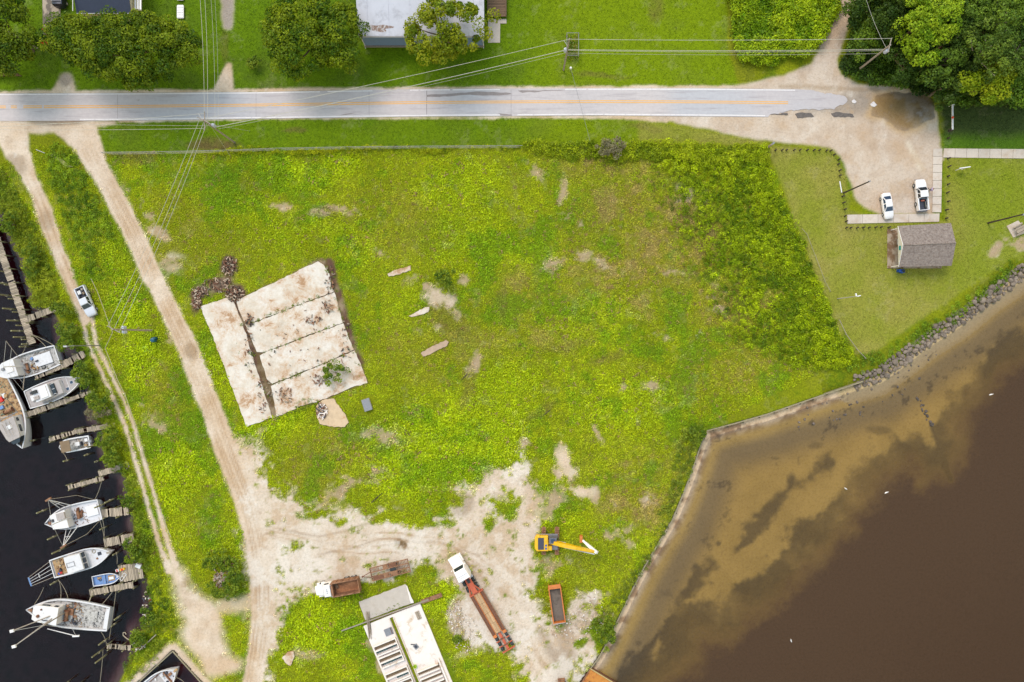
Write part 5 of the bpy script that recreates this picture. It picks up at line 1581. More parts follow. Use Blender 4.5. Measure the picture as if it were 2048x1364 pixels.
# chain link fence along the roadside
fc = thing("chain_fence", "long chain link fence with a bleached top rail between roadside grass and field", "fence", G(212, 309))
fo = fc.location.copy()
FP = [(212, 309), (330, 308), (460, 305), (560, 301), (700, 298.5), (850, 297), (1000, 296), (1045, 296)]
fpt = [GZ(*p) - fo for p in FP]
tot = []
for i in range(len(fpt) - 1):
    a, b = fpt[i], fpt[i + 1]
    L = (b - a).length
    n = max(1, round(L / 3.0))
    MB().tube(a + Vector((0, 0, 1.6)), b + Vector((0, 0, 1.6)), .035, n=6).build("top_rail", M['greysteel'], fc)
    for k in range(n):
        p = a.lerp(b, k / n)
        MB().tube((p.x, p.y, -.2), (p.x, p.y, 1.62), .04, n=6).build("post", M['greysteel'], fc)
    w = MB()
    k = 0
    d = (b - a).normalized()
    while k * .32 < L - 1.3:
        s0 = a + d * (k * .32)
        w.tube(s0 + Vector((0, 0, .05)), s0 + d * 1.3 + Vector((0, 0, 1.55)), .012, n=3)
        w.tube(s0 + d * 1.3 + Vector((0, 0, .05)), s0 + Vector((0, 0, 1.55)), .012, n=3)
        k += 1
    tag(w.build("wire_mesh", M['steel'], fc), kind="stuff")
# pale pipe rails along the park's weedy edge
def rail_fence(name, label, pts, hgt, m, r=.06, post=True, cat="fence"):
    ps = [GZ(*p) for p in pts]
    t = thing(name, label, cat, ps[0])
    for i in range(len(ps) - 1):
        a, b = ps[i] - ps[0], ps[i + 1] - ps[0]
        MB().tube(a + Vector((0, 0, hgt)), b + Vector((0, 0, hgt)), r, n=6).build("rail", M[m], t)
        if post: MB().tube(a + Vector((0, 0, -.2)), a + Vector((0, 0, hgt)), r * .9, n=6).build("post", M[m], t)
    if post:
        e = ps[-1] - ps[0]
        MB().tube(e + Vector((0, 0, -.2)), e + Vector((0, 0, hgt)), r * .9, n=6).build("post", M[m], t)
    return t


rail_fence("pipe_rail", "upper pale pipe rail between the tall weeds and the park lawn", [(1602, 458), (1612, 469), (1623, 498), (1636, 531), (1648, 563), (1659, 583)], .5, 'polewood', .035)
rail_fence("pipe_rail", "lower pale pipe rail leading down to the rock revetment", [(1676, 640), (1690, 669), (1712, 699), (1729, 717)], .6, 'polewood', .055)
rail_fence("vine_cable", "sagging pale cable fence with thin stakes beside the twin tracks", [(187, 558), (200, 585), (210, 612), (222, 645), (230, 665), (215, 696), (226, 724), (240, 760), (255, 790), (266, 822), (276, 850), (284, 880), (291, 905), (302, 940), (310, 970), (318, 1000), (330, 1030), (338, 1055), (346, 1072)], .75, 'rope', .045, False)
# fallen sheet in the grass island near the road mouth
fs_ = tag(MB().prism(ragged(plan([(100, 310), (108, 307), (124, 318), (138, 330), (148, 334), (134, 335), (118, 322)]), .3, .03, 2), .0, .12, .02).build("fallen_sheet", mat('mossy_sheet', C(170, 172, 96), .8, var=.2, scale=3)), "bent mossy metal sheet lying in the grass island by the road mouth", "metal sheet")
st = tag(MB().tube(GZ(74, 300) + Vector((0, 0, .3)), GZ(92, 307) + Vector((0, 0, .35)), .06).build("loose_pipe", M['steel']), "short grey pipe lying in the grass island by the road mouth", "pipe")
# white slatted loungers on the north lawn
for k, (v, lab) in enumerate(((25, "white slatted lounge bed on the north lawn, the lower one"), (-11, "white slatted lounge bed cut by the top edge"))):
    t = thing("slatted_lounger", lab, "lounger", G(362.5, v), 0, "white loungers on the lawn")
    MB().prism([(-.55, -1.2), (.55, -1.2), (.62, -1.05), (.62, 1.05), (.5, 1.2), (-.5, 1.2), (-.62, 1.05), (-.62, -1.05)], .28, .36).build("frame", M['white'], t)
    for j in range(5):
        MB().box((0, -.88 + j * .44, .40), (1.08, .36, .06), 0, .02).build("slat", M['white'], t)
    for sx in (-.5, .5):
        for sy in (-.9, .9):
            MB().box((sx, sy, .14), (.08, .08, .28)).build("leg", M['white'], t)
# plank fence and fallen limbs at the upper left corner
pf = thing("plank_fence", "low weathered plank fence at the foot of the upper left tree", "fence", G(0, 152))
for k in range(16):
    MB().box((-.6 + k * .3, -.02, .55), (.27, .05, 1.1), 0.03 * math.sin(k * 3)).build("board", M['wood'], pf)
MB().box((1.6, .06, .9), (4.9, .08, .1)).build("rail", M['wood'], pf)
tag(MB().path([GZ(25, 68) + Vector((0, 0, 3)), GZ(48, 82) + Vector((0, 0, 1.6)), GZ(76, 97) + Vector((0, 0, .15))], [.22, .18, .1], 6).build("dead_limb", M['deadwood']), "grey dead limb hanging from the upper left tree onto the lawn", "tree limb")

# ---------------------------------------------------------------- rock revetment
ico = []
def rock_mesh(seed):
    r = random.Random(seed)
    import bmesh
    bm_ = bmesh.new()
    bmesh.ops.create_icosphere(bm_, subdivisions=2, radius=.5)
    ax = [Vector((r.gauss(0, 1), r.gauss(0, 1), r.gauss(0, 1))).normalized() for _ in range(9)]
    lim = [r.uniform(.30, .46) for _ in range(9)]
    for v_ in bm_.verts:
        for a, l in zip(ax, lim):
            d = v_.co.dot(a)
            if d > l: v_.co -= a * (d - l)
        v_.co *= 1 + r.uniform(-.05, .05)
        v_.co.z *= .78
    me = bpy.data.meshes.new("rock")
    bm_.to_mesh(me)
    bm_.free()
    me.materials.append(M['rock'])
    return me


ROCKS = [rock_mesh(k) for k in range(7)]
line = [(2056, 540), (1990, 588), (1930, 632), (1862, 676), (1802, 722), (1757, 752), (1712, 766)]
lens = [math.dist(line[i], line[i + 1]) for i in range(len(line) - 1)]
rr_ = random.Random(21)
placed = []
tries = 0
while len(placed) < 235 and tries < 9000:
    tries += 1
    s = rr_.random() * sum(lens)
    i = 0
    while s > lens[i]:
        s -= lens[i]
        i += 1
    t = s / lens[i]
    a, b = line[i], line[i + 1]
    dx, dy = (b[0] - a[0]) / lens[i], (b[1] - a[1]) / lens[i]
    w = rr_.uniform(-15, 13)
    u, v = a[0] + (b[0] - a[0]) * t + dy * w, a[1] + (b[1] - a[1]) * t - dx * w
    sz = rr_.choice([.7, .8, .9, 1.0, 1.1, 1.3, 1.5]) * (1 - .012 * abs(w))
    if any(math.dist((u, v), p[:2]) < (sz + p[2]) * 4.1 for p in placed): continue
    placed.append((u, v, sz))
def put_rock(u, v, sz, label, group, name):
    p = GZ(u, v)
    o = link(name, rr_.choice(ROCKS))
    o.location = p + Vector((0, 0, sz * .12))
    o.scale = (sz * rr_.uniform(.85, 1.25), sz * rr_.uniform(.85, 1.2), sz)
    o.rotation_euler = (rr_.uniform(-.4, .4), rr_.uniform(-.4, .4), rr_.uniform(0, 6.28))
    tag(o, label, "rock", group)
for u, v, sz in placed:
    put_rock(u, v, sz, "angular grey brown boulder in the rock revetment along the bay", "boulders of the revetment", "revetment_rock")
for k in range(18):
    t = k / 17
    put_rock(1846 + 26 * t + rr_.uniform(-4, 4), 800 + 52 * t + rr_.uniform(-4, 4), rr_.uniform(.35, .7) , "small dark stone in the old line of stones leading into the bay", "stones of the old groin", "groin_stone")
for k in range(44):
    u = rr_.uniform(1600, 1900)
    v = 766 + (1723 - u) * .36 + rr_.uniform(12, 62) if u < 1723 else 766 - (u - 1723) * .62 + rr_.uniform(22, 90)
    put_rock(u, v, rr_.uniform(.25, .55), "scattered stone lying in the shallows off the revetment", "stones in the shallows", "shallows_stone")
# ---------------------------------------------------------------- vehicles
M['carwhite'] = mat('white_car_paint', C(250, 250, 252, 1.05), 0.22, var=0.02, scale=1, coat=0.4)
M['carsilver'] = mat('pale_silver_paint', C(226, 230, 240), 0.25, var=0.03, scale=1, coat=0.4)
M['truckwhite'] = mat('white_truck_paint', C(252, 252, 252, 1.1), 0.35, var=0.03, scale=1.5)
M['liner'] = mat('bed_liner', C(60, 60, 74), 0.7, var=0.2, scale=4)
M['tail'] = mat('tail_lamp', C(170, 20, 20), 0.3, var=.05)
M['headlamp'] = mat('head_lamp', C(220, 224, 230), 0.15, var=.05)


def ring_yz(x, w, zl, zh, r=.12):
    return [(x, -w * .9, zl), (x, -w, zl + r * 1.4), (x, -w, zh - r * 1.6), (x, -w * .95, zh - r * .5), (x, -w * .84, zh), (x, w * .84, zh), (x, w * .95, zh - r * .5), (x, w, zh - r * 1.6), (x, w, zl + r * 1.4), (x, w * .9, zl)]


def loft_body(t, stations, m, name="body"):
    return MB().rings([ring_yz(*s) for s in stations][::-1]).build(name, m, t, True)


def panel(par, pts, m, name, shrink=.86, off=.015):
    p = [Vector(q) for q in pts]
    c = sum(p, Vector()) / len(p)
    n = (p[1] - p[0]).cross(p[-1] - p[0]).normalized()
    q = [c + (a - c) * shrink + n * off for a in p]
    b = [a - n * .01 for a in q]
    k = len(q)
    return MB().add(q + b, [tuple(range(k))] + [(i, k + i, k + (i + 1) % k, (i + 1) % k) for i in range(k)]).build(name, m, par)


def wheel(t, x, y, r=.34, w=.24):
    s = 1 if y > 0 else -1
    o = MB().rings([[(x + q * math.cos(2 * math.pi * i / 18), yy, r + q * math.sin(2 * math.pi * i / 18)) for i in range(18)] for q, yy in ((r * .9, y - w / 2), (r, y - w / 2 + .04), (r, y + w / 2 - .04), (r * .9, y + w / 2))]).build("wheel", M['black'], t, True)
    MB().rings([[(x + q * math.cos(2 * math.pi * i / 14), yy, r + q * math.sin(2 * math.pi * i / 14)) for i in range(14)] for q, yy in ((r * .62, y + s * (w / 2 - .02)), (r * .5, y + s * (w / 2 + .012)))]).build("rim", M['steel'], o)
    return o


def cabin(t, xb0, xb1, wb, zb, xr0, xr1, wr, zr, m, glass='glass', rear=True, split=None):
    """greenhouse: base rectangle to roof rectangle, with panes set just proud"""
    B = [(xb0, -wb, zb), (xb1, -wb, zb), (xb1, wb, zb), (xb0, wb, zb)]
    R = [(xr0, -wr, zr), (xr1, -wr, zr), (xr1, wr, zr), (xr0, wr, zr)]
    R2 = [(xr0 + .1, -wr + .08, zr + .05), (xr1 - .08, -wr + .08, zr + .05), (xr1 - .08, wr - .08, zr + .05), (xr0 + .1, wr - .08, zr + .05)]
    o = MB().rings([B, R, R2]).build("cabin", m, t)
    panel(o, [B[1], B[2], R[2], R[1]], M['glassblue'] if glass == 'glassblue' else M[glass], "windscreen", .9)
    if rear: panel(o, [B[3], B[0], R[0], R[3]], M[glass], "rear_window", .84)
    for a, b, c, d in ((B[0], B[1], R[1], R[0]), (B[2], B[3], R[3], R[2])):
        a, b, c, d = map(Vector, (a, b, c, d))
        panel(o, [a.lerp(b, .03), a.lerp(b, .49), d.lerp(c, .49), d.lerp(c, .03)], M[glass], "side_window", .84)
        panel(o, [a.lerp(b, .51), a.lerp(b, .97), d.lerp(c, .97), d.lerp(c, .51)], M[glass], "side_window", .84)
    return o


def mirrors(t, x, w, z, m):
    for s in (-1, 1):
        MB().box((x, s * (w + .1), z), (.14, .2, .14), 0, .03).build("mirror", m, t)


def lamps(t, xf, xr, w, zf, zr):
    for s in (-1, 1):
        MB().box((xf, s * w * .74, zf), (.1, .32, .14), s * .25).build("headlight", M['headlamp'], t)
        MB().box((xr, s * w * .78, zr), (.1, .24, .18)).build("tail_light", M['tail'], t)


def heading(a, b):
    pa, pb = G(*a), G(*b)
    return math.atan2(pb.y - pa.y, pb.x - pa.x)


def sedan(label, rear, front, paint):
    c = G((rear[0] + front[0]) / 2, (rear[1] + front[1]) / 2, .6)
    c.z = .03
    t = thing("sedan_car", label, "car", c, heading(rear, front))
    loft_body(t, [(-2.37, .62, .38, .82), (-2.27, .78, .28, .95), (-1.7, .87, .2, 1.0), (0, .88, .2, .98), (1.2, .87, .2, .96), (1.8, .84, .22, .90), (2.22, .74, .28, .79), (2.37, .58, .36, .68)], paint)
    cabin(t, -1.75, 1.05, .78, .95, -1.0, .25, .60, 1.40, paint, 'glassblue')
    for x in (-1.42, 1.42):
        for s in (-1, 1): wheel(t, x, s * .79)
    mirrors(t, .78, .84, 1.0, paint)
    lamps(t, 2.22, -2.30, .8, .68, .8)
    MB().box((2.36, 0, .5), (.06, .9, .16)).build("grille", M['black'], t)
    return t


def pickup(label, rear, front, paint, cargo=None, name="pickup_truck"):
    c = G((rear[0] + front[0]) / 2, (rear[1] + front[1]) / 2, .7)
    c.z = .03
    t = thing(name, label, "pickup truck", c, heading(rear, front))
    loft_body(t, [(-.72, .95, .35, 1.12), (0, .96, .32, 1.12), (1.1, .96, .32, 1.14), (1.9, .95, .34, 1.12), (2.5, .88, .38, 1.02), (2.75, .76, .44, .92), (2.82, .6, .5, .8)], paint)
    cabin(t, -.68, 1.35, .88, 1.08, -.55, .62, .70, 1.72, paint, 'glass')
    bed = MB().box((-1.76, 0, .62), (2.06, 1.5, .1)).build("bed", M['liner'], t)
    for s in (-1, 1):
        MB().box((-1.76, s * .87, .80), (2.1, .2, .72), 0, .04).build("bed_side", paint, t)
        MB().box((-1.5, s * .64, .78), (.8, .24, .26), 0, .05).build("wheel_arch", M['liner'], bed)
    MB().box((-2.78, 0, .82), (.1, 1.9, .68), 0, .03).build("tailgate", paint, t)
    MB().box((-.80, 0, .82), (.06, 1.54, .70)).build("bed_front", M['liner'], t)
    MB().box((-2.93, 0, .5), (.18, 1.8, .16), 0, .03).build("rear_bumper", M['greysteel'], t)
    MB().box((2.84, 0, .5), (.14, 1.6, .18), 0, .03).build("front_bumper", M['greysteel'], t)
    for x in (-1.55, 1.85):
        for s in (-1, 1): wheel(t, x, s * .90, .39, .26)
    mirrors(t, .98, .98, 1.2, M['black'])
    lamps(t, 2.66, -2.82, .86, .86, .95)
    return t


sedan("white sedan nosed onto the concrete walk in the sandy lot", (1770, 386), (1778, 438), M['carwhite'])
pk = pickup("white pickup with an open dark bed beside the concrete walk", (1845.5, 421), (1839, 359), M['carwhite'])
pk2 = pickup("pale silver pickup loaded with boxes parked on the sandy track", (159.5, 574), (186.5, 632), M['carsilver'])


def cargo(par_thing, name, label, cat, x, y, z, d, m, rz=0.0, top=1.0):
    rz0 = par_thing.rotation_euler.z
    p = par_thing.location + Vector((x * math.cos(rz0) - y * math.sin(rz0), x * math.sin(rz0) + y * math.cos(rz0), z))
    o = MB().box((0, 0, d[2] / 2), d, 0, min(d) * .12, top).build(name, m)
    MB().box((0, 0, d[2] + .01), (d[0] * .92, d[1] * .12, .02)).build("strap", M['rope'], o)
    o.location = p
    o.rotation_euler.z = rz0 + rz
    return tag(o, label, cat)


cargo(pk, "toolbox", "orange red tool case in the bed of the pickup in the lot", "tool case", -1.05, -.1, .68, (.25, .6, .2), mat('orange_case', C(230, 110, 70), .5))
cargo(pk, "gear_bag", "dark bundle along the bed side of the pickup in the lot", "bag", -1.8, -.5, .68, (1.2, .3, .2), M['black'])
cargo(pk2, "cargo_box", "white box in the bed of the silver pickup", "box", -1.9, -.35, .68, (.7, .55, .4), M['white'])
cargo(pk2, "cargo_crate", "brown crate beside the white box in the silver pickup", "crate", -1.5, .3, .68, (.5, .5, .35), M['wood'], .3)
cargo(pk2, "cargo_bag", "pale sack at the tail of the silver pickup's bed", "sack", -2.3, .3, .68, (.5, .6, .3), M['polewood'], .2, .7)
# dark van and red chairs half hidden by the oak
vn = thing("dark_van", "dark navy van at the top edge on the stained driveway", "van", G(126, -6), math.radians(90))
loft_body(vn, [(-2.3, .8, .35, 1.4), (-2.1, .95, .3, 1.75), (0, .97, .3, 1.85), (1.0, .96, .3, 1.75), (1.6, .95, .3, 1.2), (2.3, .8, .35, 1.0)][:], M['navyroof'])
MB().box((-.4, 0, 1.87), (2.6, 1.4, .04), 0, .01).build("roof_panel", M['navyroof'], vn)
for s in (-1, 1):
    MB().box((-.3, s * .80, 1.9), (2.8, .05, .06)).build("roof_rail", M['steel'], vn)
    for x in (-1.4, 1.4): wheel(vn, x, s * .86, .36)
for k, (u, v, a, lab) in enumerate(((103, 72, 55, "red plastic chair under the oak's left edge, the upper one"), (102, 91, 15, "red plastic chair under the oak's left edge, the lower one"))):
    t = thing("red_chair", lab, "chair", GZ(u - 4, v - 2), math.radians(-a), "red chairs under the oak")
    MB().box((0, 0, .4), (1.5, .6, .06), 0, .02).build("seat", M['red'], t)
    MB().add([(-.75, -.3, .43), (-.75, .3, .43), (-1.0, .3, .95), (-1.0, -.3, .95), (-.70, -.3, .43), (-.70, .3, .43), (-.94, .3, .95), (-.94, -.3, .95)], [(0, 1, 2, 3), (7, 6, 5, 4), (0, 3, 7, 4), (1, 5, 6, 2), (3, 2, 6, 7)]).build("backrest", M['red'], t)
    for sx in (-.6, .6):
        for sy in (-.25, .25): MB().box((sx, sy, .19), (.06, .06, .38)).build("leg", M['red'], t)

# person standing by the pickup
def person(label, u, v, rz, shirt, trousers, skin):
    me = bpy.data.meshes.new("person")
    J_ = [(0, 0, .98), (0, 0, 1.2), (0, 0, 1.42), (0, 0, 1.52), (.02, 0, 1.63), (.02, 0, 1.76),
          (0, .2, 1.42), (.06, .27, 1.15), (.22, .22, .98), (0, -.2, 1.42), (.05, -.27, 1.15), (.18, -.26, .95),
          (0, .1, .92), (.02, .11, .5), (0, .12, .06), (.16, .13, .04), (0, -.1, .92), (.02, -.11, .5), (-.02, -.12, .06), (.14, -.13, .04)]
    E_ = [(0, 1), (1, 2), (2, 3), (3, 4), (4, 5), (2, 6), (6, 7), (7, 8), (2, 9), (9, 10), (10, 11), (0, 12), (12, 13), (13, 14), (14, 15), (0, 16), (16, 17), (17, 18), (18, 19)]
    R_ = [.16, .16, .15, .06, .10, .09, .08, .055, .04, .08, .055, .04, .10, .07, .05, .045, .10, .07, .05, .045]
    me.from_pydata(J_, E_, [])
    o = link("person", me)
    o.modifiers.new("skin", 'SKIN')
    o.modifiers.new("smooth", 'SUBSURF').levels = 1
    for sv, r in zip(me.skin_vertices[0].data, R_): sv.radius = (r, r)
    me.skin_vertices[0].data[0].use_root = True
    m, nt, b = new_mat('clothed_figure')
    tc = nt.nodes.new("ShaderNodeTexCoord")
    sp = nt.nodes.new("ShaderNodeSeparateXYZ")
    nt.links.new(tc.outputs["Object"], sp.inputs[0])
    zz = math_node(nt, 'DIVIDE', sp.outputs[2], 1.9)
    r = ramp_node(nt, zz, [(0.0, trousers), (0.50, trousers), (0.515, shirt), (0.77, shirt), (0.785, skin), (0.9, (.02, .015, .01))])
    nt.nodes[-1].color_ramp.interpolation = 'CONSTANT'
    nt.links.new(r, b.inputs["Base Color"])
    b.inputs["Roughness"].default_value = .8
    me.materials.append(m)
    o.location = GZ(u, v)
    o.rotation_euler.z = rz
    return tag(o, label, "person")


person("person in a pale lavender shirt standing beside the white pickup's door", 1856.5, 381.5, math.pi, C(208, 192, 226), C(50, 50, 64), C(190, 140, 110))

# dump truck
def truck_wheels(t, xs_, w, r=.5, dual=True):
    for x in xs_:
        for s in (-1, 1):
            wheel(t, x, s * w, r, .5 if dual else .3)


dt = thing("dump_truck", "white cabbed dump truck with a rusty open bed beside the flat trailer", "dump truck", G(680, 1168), heading((724, 1160), (636, 1176)))
MB().box((0, 0, .85), (7.6, .9, .3)).build("chassis", M['rustdark'], dt)
loft_body(dt, [(1.35, 1.05, .8, 1.9), (2.4, 1.02, .8, 1.85), (3.4, .9, .85, 1.75), (4.0, .8, .95, 1.6)], M['truckwhite'], "hood")
cb = MB().rings([[(1.0, -1.15, 1.1), (2.5, -1.15, 1.1), (2.5, 1.15, 1.1), (1.0, 1.15, 1.1)], [(1.0, -1.15, 1.9), (2.55, -1.15, 1.9), (2.55, 1.15, 1.9), (1.0, 1.15, 1.9)], [(1.0, -1.05, 2.75), (2.2, -1.0, 2.75), (2.2, 1.0, 2.75), (1.0, 1.05, 2.75)], [(1.1, -.9, 2.85), (2.05, -.85, 2.85), (2.05, .85, 2.85), (1.1, .9, 2.85)]]).build("cab", M['truckwhite'], dt)
panel(cb, [(2.55, -1.15, 1.95), (2.55, 1.15, 1.95), (2.2, 1.0, 2.72), (2.2, -1.0, 2.72)], M['glass'], "windscreen", .86)
for s in (-1, 1):
    MB().box((1.7, s * 1.16, 2.2), (.8, .04, .5)).build("side_window", M['glass'], cb)
    MB().box((2.9, s * 1.0, 1.2), (1.5, .5, .5), 0, .12).build("fender", M['truckwhite'], dt)
    MB().box((2.75, s * 1.4, 2.2), (.12, .22, .5)).build("mirror", M['black'], dt)
    MB().tube((.8, s * 1.0, 1.0), (.8, s * 1.0, 3.1), .08).build("exhaust_stack", M['steel'], dt)
for k in range(3):
    MB().box((1.6, -.3 + .3 * k, 2.9), (.22, .1, .08)).build("marker_lamp", M['greysteel'], cb)
truck_wheels(dt, (2.9,), 1.0, .5, False)
truck_wheels(dt, (-1.6, -2.9), .95)
bd = thing("x", "", "")
bpy.data.objects.remove(bd)
def open_bin(t, x0, x1, w, z0, z1, wall, m, floor_m, taper=.0, name="bed"):
    o = MB().box(((x0 + x1) / 2, 0, z0 + .06), (x1 - x0, w * 2 - .02, .12)).build(name, floor_m, t)
    for s in (-1, 1):
        MB().box(((x0 + x1) / 2, s * (w - wall / 2), (z0 + z1) / 2), (x1 - x0, wall, z1 - z0)).build("side_wall", m, t)
        MB().box(((x0 + x1) / 2, s * (w - wall / 2), z1 + .05), (x1 - x0 + .06, wall * 1.8, .1), 0, .02).build("top_rail", m, t)
        k = x0 + .6
        while k < x1:
            MB().box((k, s * (w + .05), (z0 + z1) / 2), (.12, .1, z1 - z0 - .1)).build("rib", m, t)
            k += 1.1
    for x in (x0, x1):
        MB().box((x + (wall / 2 if x == x0 else -wall / 2), 0, (z0 + z1) / 2 + .03), (wall, w * 2 - wall * 2 - .01, z1 - z0)).build("end_wall", m, t)
    return o


bedp = open_bin(dt, -4.1, .75, 1.25, 1.25, 2.75, .12, M['rust'], M['rust'])
MB().box((.2, 0, 2.9), (1.2, 2.3, .1)).build("headboard", M['rust'], dt) if False else None
MB().box((.68, 0, 2.85), (.35, 2.5, .14), 0, .03).build("headboard", M['rust'], dt)
heap = MB()
hv, hf = [], []
for i in range(13):
    for j in range(9):
        x = -3.9 + i * .37
        y = -1.08 + j * .27
        d_ = math.hypot((x + 2.9) / 1.9, (y + .5) / 1.3)
        hv.append((x, y, 1.40 + .75 * max(0, 1 - d_) + .05 * math.sin(i * 2.1 + j * 1.7)))
for i in range(12):
    for j in range(8):
        a = i * 9 + j
        hf.append((a, a + 9, a + 10, a + 1))
heap.add(hv, hf).build("sand_load", mat('rusty_sand', C(178, 122, 82), .95, var=.25, scale=3, bump=.03), dt, True)
MB().box((.2, -.3, 1.6), (.5, .9, .1), .4).build("loose_board", M['wood'], dt)

# rusty flat trailer behind it
ft = thing("flat_trailer", "rusty flat trailer with open ladder frame hitched behind the dump truck", "trailer", G(782, 1136.5), heading((819, 1127), (744.5, 1146)))
hl, hw_ = 3.5, 1.15
for y in (-hw_, -.38, .38, hw_):
    MB().box((0, y, .92), (hl * 2, .14, .2)).build("long_beam", M['rust'], ft)
for x in (-hl, hl):
    MB().box((x, 0, .93), (.16, hw_ * 2 + .14, .22)).build("end_beam", M['rust'], ft)
for k in range(8):
    for y in (-.76, .76): MB().box((-hl + .3 + .27 * k, y, .93), (.10, .62, .08)).build("cross_bar", M['rust'], ft)
    MB().box((-hl + .3 + .27 * k, 0, .9), (.08, .62, .06)).build("cross_bar", M['rustdark'], ft)
for k in range(6):
    MB().box((hl - .25 - .25 * k, -.76, .93), (.10, .62, .08)).build("cross_bar", M['rust'], ft)
for x, y, lx in ((-.55, .76, 1.3), (.75, .76, 1.0), (-.6, -.76, 1.4), (.7, -.76, .9), (2.3, .76, 2.0)):
    MB().box((x, y, .985), (lx, .66, .03)).build("deck_plate", M['rustdark'] if lx > 1.35 else M['rust'], ft)
MB().box((-.5, 0, .86), (1.0, .6, .1)).build("tool_box", M['black'], ft)
for s in (-1, 1):
    MB().tube((hl, s * .5, .85), (hl + 1.7, 0, .75), .07).build("drawbar", M['rustdark'], ft)
MB().disc((hl + 1.7, 0, .65), .14, .2, 10).build("coupling", M['rustdark'], ft)
truck_wheels(ft, (-1.2, -.1), .85, .42)

# tractor unit and low loader
ax0, ax1 = (911, 1108), (1007, 1275)
hd_ = heading(ax1, ax0)
tr_ = thing("tractor_unit", "white semi tractor unit coupled to the orange low loader", "semi truck", G(926, 1139), hd_)
MB().box((-.6, 0, .85), (6.6, .9, .25)).build("chassis", M['greysteel'], tr_)
loft_body(tr_, [(1.3, 1.1, .7, 2.0), (2.2, 1.05, .7, 1.9), (3.0, .98, .7, 1.75), (3.25, .85, .8, 1.6)], M['truckwhite'], "hood")
for s in (-1, 1):
    MB().box((2.4, s * 1.05, .95), (1.5, .4, .7), 0, .15).build("fender", M['truckwhite'], tr_)
    MB().tube((-1.1, s * 1.1, .8), (-1.1, s * 1.1, 3.3), .09).build("exhaust_stack", M['steel'], tr_)
    MB().box((1.35, s * 1.35, 2.2), (.1, .2, .5)).build("mirror", M['truckwhite'], tr_)
    MB().tube((.6, s * 1.0, .7), (-.8, s * 1.0, .7), .3, n=12).build("fuel_tank", M['steel'], tr_)
sc1 = MB().rings([[(-1.0, -1.2, .9), (1.45, -1.2, .9), (1.45, 1.2, .9), (-1.0, 1.2, .9)], [(-1.0, -1.2, 2.1), (1.45, -1.15, 2.1), (1.45, 1.15, 2.1), (-1.0, 1.2, 2.1)], [(-1.0, -1.15, 3.0), (.95, -1.0, 2.9), (.95, 1.0, 2.9), (-1.0, 1.15, 3.0)], [(-.9, -1.0, 3.12), (.75, -.85, 3.0), (.75, .85, 3.0), (-.9, 1.0, 3.12)]]).build("cab", M['truckwhite'], tr_)
panel(sc1, [(1.45, -1.15, 2.13), (1.45, 1.15, 2.13), (.95, 1.0, 2.88), (.95, -1.0, 2.88)], M['glass'], "windscreen", .84)
MB().box((-.1, 0, 3.08), (.05, 1.9, .03)).build("roof_seam", M['greysteel'], sc1)
for k in range(3): MB().box((-.45, -.25 + .25 * k, 3.13), (.08, .12, .05)).build("marker_lamp", M['greysteel'], sc1)
MB().box((-1.4, 0, 1.02), (.7, 1.0, .1)).build("deck_plate", M['steel'], tr_)
MB().disc((-2.9, 0, .98), .45, .08, 14).build("fifth_wheel", M['greysteel'], tr_)
truck_wheels(tr_, (2.4,), 1.02, .5, False)
truck_wheels(tr_, (-2.2, -3.5), .93, .5)
for s in (-1, 1):
    MB().box((-1.45, s * .98, 1.05), (.5, .5, .06)).build("mud_flap", M['steel'], tr_)
lb = thing("low_loader", "long orange low loader trailer with a worn plank deck", "trailer", G(978, 1226), hd_)
M['reddish'] = mat('faded_red_orange', C(206, 98, 62), .6, var=.2, scale=2, stain=C(140, 84, 62), stain_at=(.55, .7), stain_scale=1.5)
MB().box((6.4, 0, 1.35), (3.2, .95, .22)).build("gooseneck", M['reddish'], lb)
for s in (-1, 1):
    MB().path([(7.9, s * .42, 1.4), (6.2, s * .5, 1.5), (5.0, s * .95, 1.2), (4.5, s * 1.0, .75)], .12, 6).build("neck_beam", M['reddish'], lb)
MB().box((7.3, 0, 1.48), (.8, .5, .06)).build("pocket", M['black'], lb)
MB().box((5.4, .1, 1.2), (.5, .7, .1)).build("winch", M['black'], lb)
MB().box((4.55, 0, .75), (.35, 2.7, .35), 0, .04).build("front_beam", M['reddish'], lb)
M['worn'] = mat('worn_deck', C(206, 170, 128), .9, var=.2, scale=2, rand=.15, stretch=(.6, 4, 1), stain=C(176, 110, 60), stain_scale=1.2)
for k in range(2):
    for j in range(4):
        MB().box((3.4 - 2.0 * j, -.26 + .53 * k, .86), (1.95, .5, .07)).build("deck_board", M['worn'], lb)
for s in (-1, 1):
    MB().box((.4, s * .60, .84), (8.2, .10, .22)).build("main_beam", M['orange'], lb)
    MB().box((.4, s * .98, .74), (8.2, .62, .08)).build("side_deck", M['rustdark'], lb)
    MB().box((.4, s * 1.30, .80), (8.2, .08, .18)).build("side_rail", M['rust'], lb)
    MB().box((-3.95, s * .98, .86), (.5, .66, .14)).build("gusset", M['orange'], lb)
    for k, x in enumerate((-4.6, -5.6, -6.6)):
        wheel(lb, x, s * 1.0, .42, .5)
        MB().box((x + .5, s * 1.0, .78), (.16, .7, .12)).build("hanger", M['reddish'], lb)
MB().box((-5.4, 0, .80), (3.2, .5, .14)).build("rear_spine", M['reddish'], lb)
MB().box((-7.2, 0, .82), (.22, 2.5, .22)).build("rear_beam", M['reddish'], lb)
for x in (-4.9, -6.1):
    MB().box((x, 0, .9), (.2, 1.3, .1)).build("axle_plate", M['rustdark'], lb)

